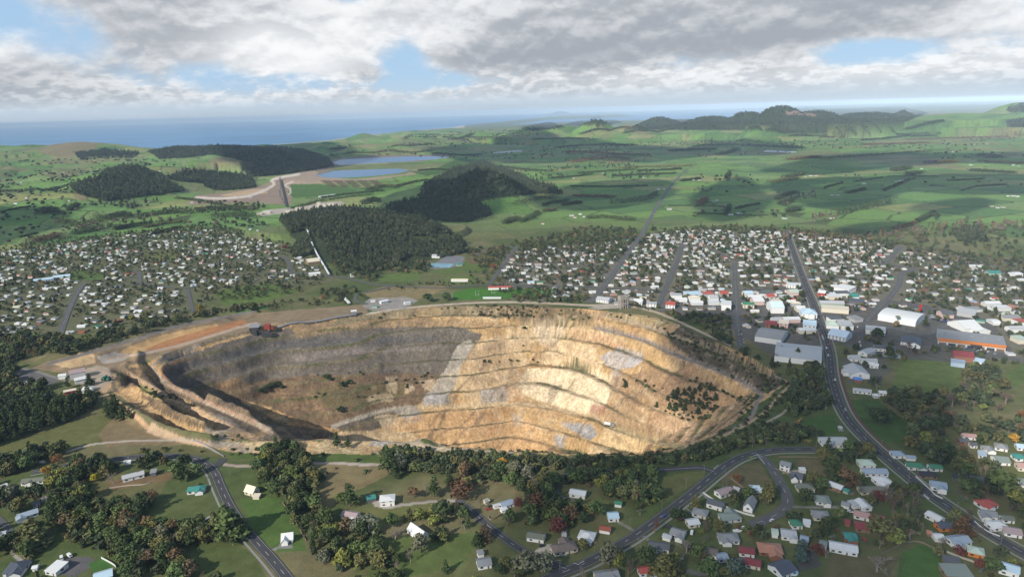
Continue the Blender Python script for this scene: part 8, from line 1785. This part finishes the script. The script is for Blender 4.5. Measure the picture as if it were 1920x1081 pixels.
# boats, tanks, haul truck, digger
p = g1(1382, 997); root = empty('boat', p, -.1); tag(root, 'white motor boat on a trailer beside the dead end road', 'boat')
MB().add([(-3, -1, .6), (2, -1, .6), (3.4, 0, .9), (2, 1, .6), (-3, 1, .6), (-3, -1.2, 1.5), (2, -1.2, 1.5), (3.8, 0, 1.7), (2, 1.2, 1.5), (-3, 1.2, 1.5)], [(4, 3, 2, 1, 0), (0, 1, 6, 5), (1, 2, 7, 6), (2, 3, 8, 7), (3, 4, 9, 8), (4, 0, 5, 9), (5, 6, 7, 8, 9)]).build('hull', WHITEM, root); MB().box(-1, .8, -.8, .8, 1.5, 2.3).build('cabin', WHITEM, root)
for y in (-1, 1): o = link(bpy.data.objects.new('wheel', WH), root); o.location = (-.6, y, .34)
p = g1(1148, 799); root = empty('haul_truck', p, -.5); tag(root, 'white tanker truck with red trailer on the pit haul road', 'truck')
MB().box(-11, -2, -1.8, 1.8, 1.8, 2.4).tube((-10.8, 0, 3.4), (-2.2, 0, 3.4), 1.7, 1.7, 12).build('tank', WHITEM, root); MB().box(-.6, 4, -2.4, 2.4, 1.2, 5.2).build('cab', GREYM, root); MB().box(5, 14, -1.5, 1.5, 1.0, 1.9).build('trailer', REDM, root)
BW = wheel_me('wheel', .9, .8)
for x in (-9, -5, 1.5, 8, 12):
    for y in (-1.7, 1.7): o = link(bpy.data.objects.new('wheel', BW), root); o.location = (x, y, .9)
p = g1(1494, 795); root = empty('digger', p, .4); tag(root, 'old orange digger displayed on the grass below the rim track', 'digger')
for y in (-1.6, 1.6): MB().box(-2.6, 2.6, y - .5, y + .5, 0, 1.1).build('track', DARKM, root)
MB().box(-2.6, 1.6, -1.7, 1.7, 1.2, 2.6).build('body', YELL, root); MB().box(.2, 1.8, -1.6, -.2, 2.6, 4.2).build('cab', YELL, root)
MB().tube((1.4, .6, 2), (5.6, .6, 5.2), .4, .35, 6).tube((5.6, .6, 5.2), (7.6, .6, 2.2), .32, .26, 6).build('boom', YELL, root); MB().box(6.9, 8.1, -.1, 1.3, .9, 2.2).build('bucket', DARKM, root)
for i, (x, y) in enumerate(((196, 712), (201, 709), (204, 713))):
    p = g1(x, y); root = empty('mine_loader', p, i * .8); tag(root, ['left green mine loader beside the workshop', 'upper green mine loader beside the workshop', 'right green mine loader beside the workshop'][i], 'loader')
    MB().box(-3, 1, -1.5, 1.5, 1, 3).box(-1.5, .5, -1.2, 1.2, 3, 4.4).build('body', material('loader_green', (.04, .15, .11), .6, .2, 1), root); MB().box(2, 3.4, -1.7, 1.7, .3, 1.8).build('bucket', DARKM, root)
    for x_ in (-2, 1.2):
        for y_ in (-1.5, 1.5): o = link(bpy.data.objects.new('wheel', BW), root); o.location = (x_, y_, .9)
p = g1(1487, 1073); root = empty('swimming_pool', p + np.array([0, 0, .1])); tag(root, 'round blue swimming pool behind the slate roofed house', 'pool')
MB().tube((0, 0, -.5), (0, 0, 1.2), 3.2, 3.2, 20).build('pool_wall', WHITEM, root); MB().tube((0, 0, 1.2), (0, 0, 1.24), 2.9, 2.9, 20).build('water', material('pool_water', (.06, .35, .6), .1, .1, .5, .5), root)
a, b = g1(1654, 663), g1(1689, 668); root = empty('school_pool', (a + b) / 2, math.atan2(b[1] - a[1], b[0] - a[0])); tag(root, 'long green school swimming pool with pale surround', 'pool')
L = np.linalg.norm(b - a); MB().box(-L / 2, L / 2, -9, 9, -.5, .35).build('surround', MATS['concrete'], root); MB().box(-L / 2 + 3, L / 2 - 3, -4, 4, .35, .42).build('water', material('green_water', (.04, .22, .19), .15, .1, .5, .5), root)
p = g1(1253, 988); root = empty('trampoline', p); tag(root, 'round black trampoline beside the grey roofed house', 'trampoline'); MB().tube((0, 0, .8), (0, 0, .9), 2.0, 2.0, 18).build('mat', DARKM, root)
for a_ in range(4): MB().tube((1.8 * math.cos(a_ * 1.57), 1.8 * math.sin(a_ * 1.57), 0), (1.9 * math.cos(a_ * 1.57), 1.9 * math.sin(a_ * 1.57), .85), .06, .06, 5).build('leg', GREYM, root)
for x, y, nm in ((168, 231, 'reddish ship far out on the sea'), (394, 219, 'pale ship far out on the sea near the horizon')): pass
for px, py, lab in ((650, 230.5, 'small red and white ship far out on the sea'),):
    q = at_z(px, py, SEA_Z); root = empty('ship', (q[0], q[1], SEA_Z), .15); tag(root, lab, 'ship')
    MB().box(-110, 110, -16, 16, 0, 16).build('hull', REDM, root); MB().box(-100, -60, -14, 14, 16, 42).build('bridge', WHITEM, root)
store = bpy.data.objects['hardware_store']
wl = next(c for c in store.children if c.name.startswith('wall')); bb = [Vector(q) for q in wl.bound_box]; x0_, x1_, y0_ = min(q.x for q in bb), max(q.x for q in bb), min(q.y for q in bb)
fa = MB(); fa.box(x0_ - .2, x1_ + .2, y0_ - .5, y0_ - .06, 4.4, 8.6)
paint_obj(fa.build('fascia', WALL, store), (.50, .17, .045))
for k in range(7): x = x0_ + (k + .5) * (x1_ - x0_) / 7; MB().box(x - 4, x + 4, y0_ - .2, y0_ - .05, 0, 3.2).build('shopfront', GLASS if k % 2 else DOORM, store)
MB().box(x0_ + 34, x0_ + 46, y0_ - 6, y0_ - .5, 3.6, 5.2).build('entrance_canopy', DARKM, store)
for k in range(5): x = x0_ + (k + .6) * (x1_ - x0_) / 5; MB().box(x - 1.6, x + 1.6, 2, 4.6, 8.2, 10).build('roof_vent', GREYM, store)
p = g1(1724, 583 + 5); root = empty('red_sign', p, 0); tag(root, 'tall red store sign beside the supermarket', 'sign'); MB().box(-.3, .3, -.3, .3, 0, 5).build('post', GREYM, root); MB().box(-1.4, 1.4, -.4, .4, 5, 14).build('panel', material('sign_red', (.5, .02, .02), .5), root)
p = g1(1700, 603); root = empty('shop_canopy', p, -.2); tag(root, 'bright red shop canopy at the near end of the supermarket', 'canopy'); MB().box(-14, 14, -4, 4, 4, 6.5).build('roof', material('sign_red', (.5, .02, .02)), root)
for x in (-12, 12): MB().box(x - .3, x + .3, -3, 3, -.5, 4).build('post', GREYM, root)

# power poles and street lamps
def pole(px, py, h, label, arm=True):
    p = g1(px, py); root = empty('power_pole', p, rng.uniform(-.3, .9)); tag(root, label, 'pole', 'power poles along the near roads')
    MB().tube((0, 0, -.5), (0, 0, h), .2, .14, 6).build('post', WOOD if arm else MATS['concrete'], root)
    if arm: MB().box(-1.3, 1.3, -.08, .08, h - .9, h - .7).build('crossarm', WOOD, root)
for x, y, h, lab in ((163, 858, 9, 'power pole at the left field hedge'), (298, 852, 11, 'power pole on the grass bank above the lower road bend'), (397, 858, 9, 'power pole at the lookout junction'), (53, 868, 8, 'power pole beside the far left field'), (432, 892, 10, 'power pole on the verge right of the lower road'), (895, 955, 8, 'power pole at the left branch road end'),
                     (1181, 995, 11, 'tall pale pole beside the front right road'), (1115, 1032, 10, 'power pole in front of the brown tiled house'), (1050, 1072, 10, 'power pole in the left branch corner'), (1286, 917, 10, 'power pole on the triangle paddock'), (1241, 955, 9, 'power pole left of the front right road'), (1371, 843, 9, 'power pole at the rim track gate'), (1411, 840, 9, 'power pole by the fork road'), (1437, 836, 9, 'power pole at the fork road bend'),
                     (1530, 838, 9, 'power pole at the end of the fork road'), (1621, 835, 13, 'power pole where the fork road ends at the main road'), (1652, 843, 10, 'power pole right of the main road'), (1703, 905, 12, 'power pole left of the main road below the bright white house'), (1794, 962, 10, 'power pole right of the main road at the bend'), (1786, 975, 10, 'power pole left of the main road at the bend'), (1842, 998, 11, 'power pole beside the rust brown conifer'), (1874, 1035, 12, 'power pole left of the main road near the aqua roof'), (1578, 796, 12, 'tall pole at the roadside park cars'), (1280, 1060, 9, 'power pole left of the slate garage'), (1089, 1082, 9, 'power pole at the bottom junction')): pole(x, y, h, lab)
def lamp(px, py, label, flip=1):
    p = g1(px, py); root = empty('street_lamp', p, R(215 if flip > 0 else 35)); tag(root, label, 'street lamp', 'street lamps'); MB().tube((0, 0, -.3), (0, 0, 8), .13, .09, 6).tube((0, 0, 8), (1.9, 0, 8.7), .08, .06, 5).build('post', GREYM, root); MB().box(1.6, 2.6, -.16, .16, 8.6, 8.8).build('lamp_head', GREYM, root)
for x, y, lab in ((1265, 967, 'street lamp beside the bright blue car'), (1360, 888, 'street lamp at the upper branch corner'), (1320, 887, 'street lamp in the mouth of the upper branch'), (1433, 995, 'street lamp at the dead end road'), (1200, 1028, 'street lamp near the long dark slate house'), (1050, 1068, 'street lamp at the left branch junction'), (1429, 870, 'street lamp in the fork'), (1785, 985, 'street lamp near the curved white house')): lamp(x, y, lab)
# fences and low walls
def fence(line, h, mat, label, cat='fence', name='fence', th=.12, sp=3.0):
    g = ground([q[0] for q in line], [q[1] for q in line])[:, :2]; p = resample(smooth_line(g, 4), 2.0); root = empty(name, (p[0][0], p[0][1], 0)); tag(root, label, cat)
    d = np.gradient(p, axis=0); d /= np.linalg.norm(d, axis=1)[:, None]; n = np.stack([-d[:, 1], d[:, 0]], -1) * th / 2; z = height(p[:, 0], p[:, 1]); V, F = [], []; q = p - p[0]
    for i in range(len(p)): V += [(*(q[i] + n[i]), z[i] - .3), (*(q[i] - n[i]), z[i] - .3), (*(q[i] - n[i]), z[i] + h), (*(q[i] + n[i]), z[i] + h)]
    for i in range(len(p) - 1):
        for a in range(4): F.append((4 * i + a, 4 * i + (a + 1) % 4, 4 * i + 4 + (a + 1) % 4, 4 * i + 4 + a))
    F += [(0, 3, 2, 1), tuple(4 * (len(p) - 1) + k for k in (0, 1, 2, 3))]
    me = bpy.data.meshes.new('panel'); me.from_pydata(V, [], F); me.materials.append(mat); me.update(); link(bpy.data.objects.new('panel', me), root)
WFEN = material('fence_white', (.6, .6, .58), .8, .15, 1); TFEN = material('fence_timber', (.22, .175, .125), .9, .3, 1); SFEN = material('stone_wall', (.40, .37, .31), .9, .3, 1.5)
for ln, h, mt, lab, nm in (([(1717, 894), (1745, 920), (1752, 928), (1768, 936)], 1.5, WFEN, 'white roadside wall right of the main road', 'roadside_wall'), ([(1732, 928), (1742, 936)], 1.2, WFEN, 'short white wall left of the main road', 'roadside_wall'), ([(1827, 978), (1850, 996), (1880, 1008)], 1.2, WFEN, 'white wall below the grey two gabled house', 'roadside_wall'),
                           ([(190, 1046), (212, 1058), (218, 1064)], 1.5, WFEN, 'curved white fence above the light blue roof', 'garden_fence'), ([(1022, 1034), (1045, 1040), (1068, 1042)], 1.2, SFEN, 'pale stone garden wall of the brown tiled house', 'garden_wall'), ([(1078, 1040), (1105, 1022), (1122, 1017)], 1.6, TFEN, 'dark timber fence right of the brown tiled house', 'garden_fence'), ([(1224, 1033), (1255, 1045), (1285, 1048)], 1.5, WFEN, 'pale fence below the long dark slate house', 'garden_fence'),
                           ([(1318, 924), (1355, 948), (1392, 962), (1415, 968)], 1.5, WFEN, 'white fence between the fork houses', 'garden_fence'), ([(1370, 897), (1400, 920)], 1.6, TFEN, 'orange timber fence behind the pinkish grey house', 'garden_fence'), ([(1452, 878), (1478, 890), (1482, 905)], 1.2, TFEN, 'timber fence along the right branch road', 'garden_fence'), ([(1543, 858), (1570, 892)], 1.6, WFEN, 'long white fence right of the brown paddock', 'garden_fence'), ([(1460, 857), (1500, 857), (1540, 858)], 1.2, TFEN, 'dark fence along the top of the brown paddock', 'garden_fence'),
                           ([(530, 942), (552, 975), (575, 1015)], 1.1, TFEN, 'wire and timber fence at the edge of the cottage lawn', 'garden_fence'), ([(205, 915), (240, 910), (270, 908), (288, 902)], .8, SFEN, 'low stone edging below the verandah house', 'garden_wall'), ([(1695, 1045), (1688, 1068), (1684, 1088)], 1.1, TFEN, 'dark fence left of the striped green paddock', 'garden_fence'), ([(1650, 1040), (1700, 1018), (1730, 1018), (1768, 1040)], 1.3, TFEN, 'timber fence behind the striped green paddock', 'garden_fence'), ([(1775, 1035), (1800, 1045), (1830, 1055)], 1.5, SFEN, 'pale wall below the aqua roofed house', 'garden_wall'), ([(915, 968), (922, 975), (945, 962)], 1.3, TFEN, 'dark fence round the small yard with the red car', 'garden_fence'), ([(40, 1040), (62, 1062), (70, 1090)], 1.2, TFEN, 'timber fence by the lane side hedge', 'garden_fence'), ([(362, 826), (392, 838), (420, 856)], 1.2, GREYM, 'grey railing along the lookout path', 'railing')): fence(ln, h, mt, lab, 'wall' if 'wall' in nm else 'fence', nm, .3 if 'wall' in nm else .14)
# goal posts on the sports fields
for x, y, lab in ((895, 555, 'white goal posts at the near side of the bright green field'), (1018, 550, 'white goal posts at the right end of the bright green field'), (1005, 540, 'white goal posts at the far side of the bright green field'), (925, 552, 'white goal posts in the middle of the bright green field')):
    p = g1(x, y); root = empty('goal_posts', p); tag(root, lab, 'goal posts'); MB().box(-2.9, 2.9, -.1, .1, 3, 3.2).build('crossbar', WHITEM, root)
    for s in (-2.8, 2.8): MB().tube((s, 0, 0), (s, 0, 10), .12, .1, 6).build('post', WHITEM, root)
# ------------------------------------------------------------------ drifting clouds overhead (they shade parts of the town and plain) and the sea air
CLM = bpy.data.materials.new('cloud_vapour'); CLM.use_nodes = True
t_ = NT(CLM.node_tree); CLM.node_tree.nodes.clear()
df, tr_ = t_.n('ShaderNodeBsdfDiffuse'), t_.n('ShaderNodeBsdfTransparent'); df.inputs[0].default_value = (.9, .9, .9, 1)
mx = t_.n('ShaderNodeMixShader'); nz = t_.noise(t_.n('ShaderNodeNewGeometry').outputs['Position'], .006, 5, .6)
t_.put(mx.inputs[0], t_.step(nz, .28, .6, .14, .52)); t_.put(mx.inputs[1], tr_.outputs[0]); t_.put(mx.inputs[2], df.outputs[0])
om = t_.n('ShaderNodeOutputMaterial'); t_.put(om.inputs[0], mx.outputs[0])
CLM2 = CLM.copy(); mr = next(n for n in CLM2.node_tree.nodes if n.type == 'MAP_RANGE'); mr.inputs[3].default_value, mr.inputs[4].default_value = .38, .80
def cloud(poly, alt, label, thick=None):
    """a puffy flat-based cloud standing between the sun and a traced patch of ground"""
    g = at_z([p[0] for p in poly], [p[1] for p in poly], 0.0); o = smooth_line(g, 10, True)
    c = o.mean(0); size = np.linalg.norm(o - c, axis=1).mean(); T_ = thick or size * .22
    a = np.arctan2(o[:, 1] - c[1], o[:, 0] - c[0])
    o = c + (o - c) * (1 + .24 * (fbm(o[:, 0] + alt, o[:, 1], size * .45, 4)[:, None] - .5) * 2)
    off = SUN_DIR / SUN_DIR[2] * alt
    rings = [(1.0, 0), (.97, .35), (.88, .62), (.72, .82), (.5, .94), (.25, 1.0)]
    V, F = [], []; n = len(o)
    for s, hgt in rings:
        q = c + (o - c) * s; bumpy = .55 + .9 * fbm(q[:, 0] * 1.3, q[:, 1] * 1.3, size * .3, 3)
        V += [(x + off[0], y + off[1], alt + T_ * hgt * b) for (x, y), b in zip(q, bumpy)]
    for r in range(len(rings) - 1):
        for i in range(n): j = (i + 1) % n; F.append((r * n + i, r * n + j, (r + 1) * n + j, (r + 1) * n + i))
    F.append(tuple(range((len(rings) - 1) * n, len(rings) * n))); F.append(tuple(range(n))[::-1])
    me = bpy.data.meshes.new('cloud'); me.from_pydata(V, [], F); me.materials.append(CLM if alt < 1600 else CLM2); me.update()
    tag(link(bpy.data.objects.new('cloud', me)), label, 'cloud', kind='stuff')
cloud([(985, 1300), (980, 1085), (1000, 960), (1060, 880), (1180, 850), (1240, 800), (1200, 700), (1225, 630), (1300, 600), (1420, 610), (1560, 625), (1680, 640), (1790, 660), (1840, 760), (1800, 850), (1850, 960), (1990, 1090), (2300, 1300)], 1500, 'low grey cloud over the near streets')
cloud([(-60, 470), (-60, 405), (60, 405), (110, 412), (100, 430), (30, 450)], 1700, 'small cloud over the left paddocks')
cloud([(930, 300), (1000, 272), (1120, 268), (1260, 280), (1330, 290), (1240, 305), (1100, 300), (1000, 306)], 2400, 'cloud over the orchards')
cloud([(1280, 282), (1340, 266), (1480, 270), (1500, 282), (1420, 292), (1330, 290)], 2400, 'cloud over the far plain')
cloud([(1440, 318), (1500, 296), (1640, 288), (1800, 286), (1990, 290), (2000, 308), (1800, 306), (1640, 318), (1560, 324)], 2300, 'long cloud over the right plain')
cloud([(1430, 350), (1520, 334), (1640, 330), (1780, 326), (2000, 330), (2000, 360), (1860, 366), (1760, 362), (1700, 360), (1640, 380), (1560, 386), (1460, 372)], 2000, 'broad cloud over the shaded paddocks')
cloud([(1700, 392), (1760, 378), (1830, 372), (1860, 384), (1800, 402), (1740, 405)], 1900, 'little cloud over the plain beside town')
cloud([(1560, 440), (1600, 420), (1700, 416), (1720, 425), (1650, 440)], 1900, 'little cloud over the back of town')
cloud([(1000, 380), (1060, 350), (1160, 338), (1260, 345), (1240, 372), (1180, 392), (1080, 398)], 1900, 'cloud over the brown orchard')
cloud([(1300, 370), (1370, 335), (1420, 350), (1440, 390), (1370, 412), (1310, 405)], 1900, 'cloud over the bent lane')
cloud([(780, 420), (720, 385), (800, 355), (920, 335), (960, 372), (930, 410), (860, 420)], 2000, 'cloud over the plantation')
cloud([(860, 302), (820, 280), (1000, 262), (1060, 270), (960, 296)], 2400, 'cloud over the coastal valley')
cloud([(440, 312), (470, 276), (560, 275), (640, 300), (600, 330), (500, 335)], 2000, 'cloud over the pond forest')

hz = bpy.data.materials.new('sea_air'); hz.use_nodes = True; hz.node_tree.nodes.clear()
t_ = NT(hz.node_tree); pv = t_.n('ShaderNodeVolumePrincipled'); om = t_.n('ShaderNodeOutputMaterial')
pv.inputs['Color'].default_value = (.64, .82, 1.0, 1); pv.inputs['Density'].default_value = 3.0e-5; pv.inputs['Anisotropy'].default_value = -.45
t_.put(om.inputs['Volume'], pv.outputs[0])
b_ = MB().box(-80000, 80000, -3000, 70000, -340, 350)
tag(b_.build('haze', hz), 'pale sea haze in the air', 'haze', kind='stuff')
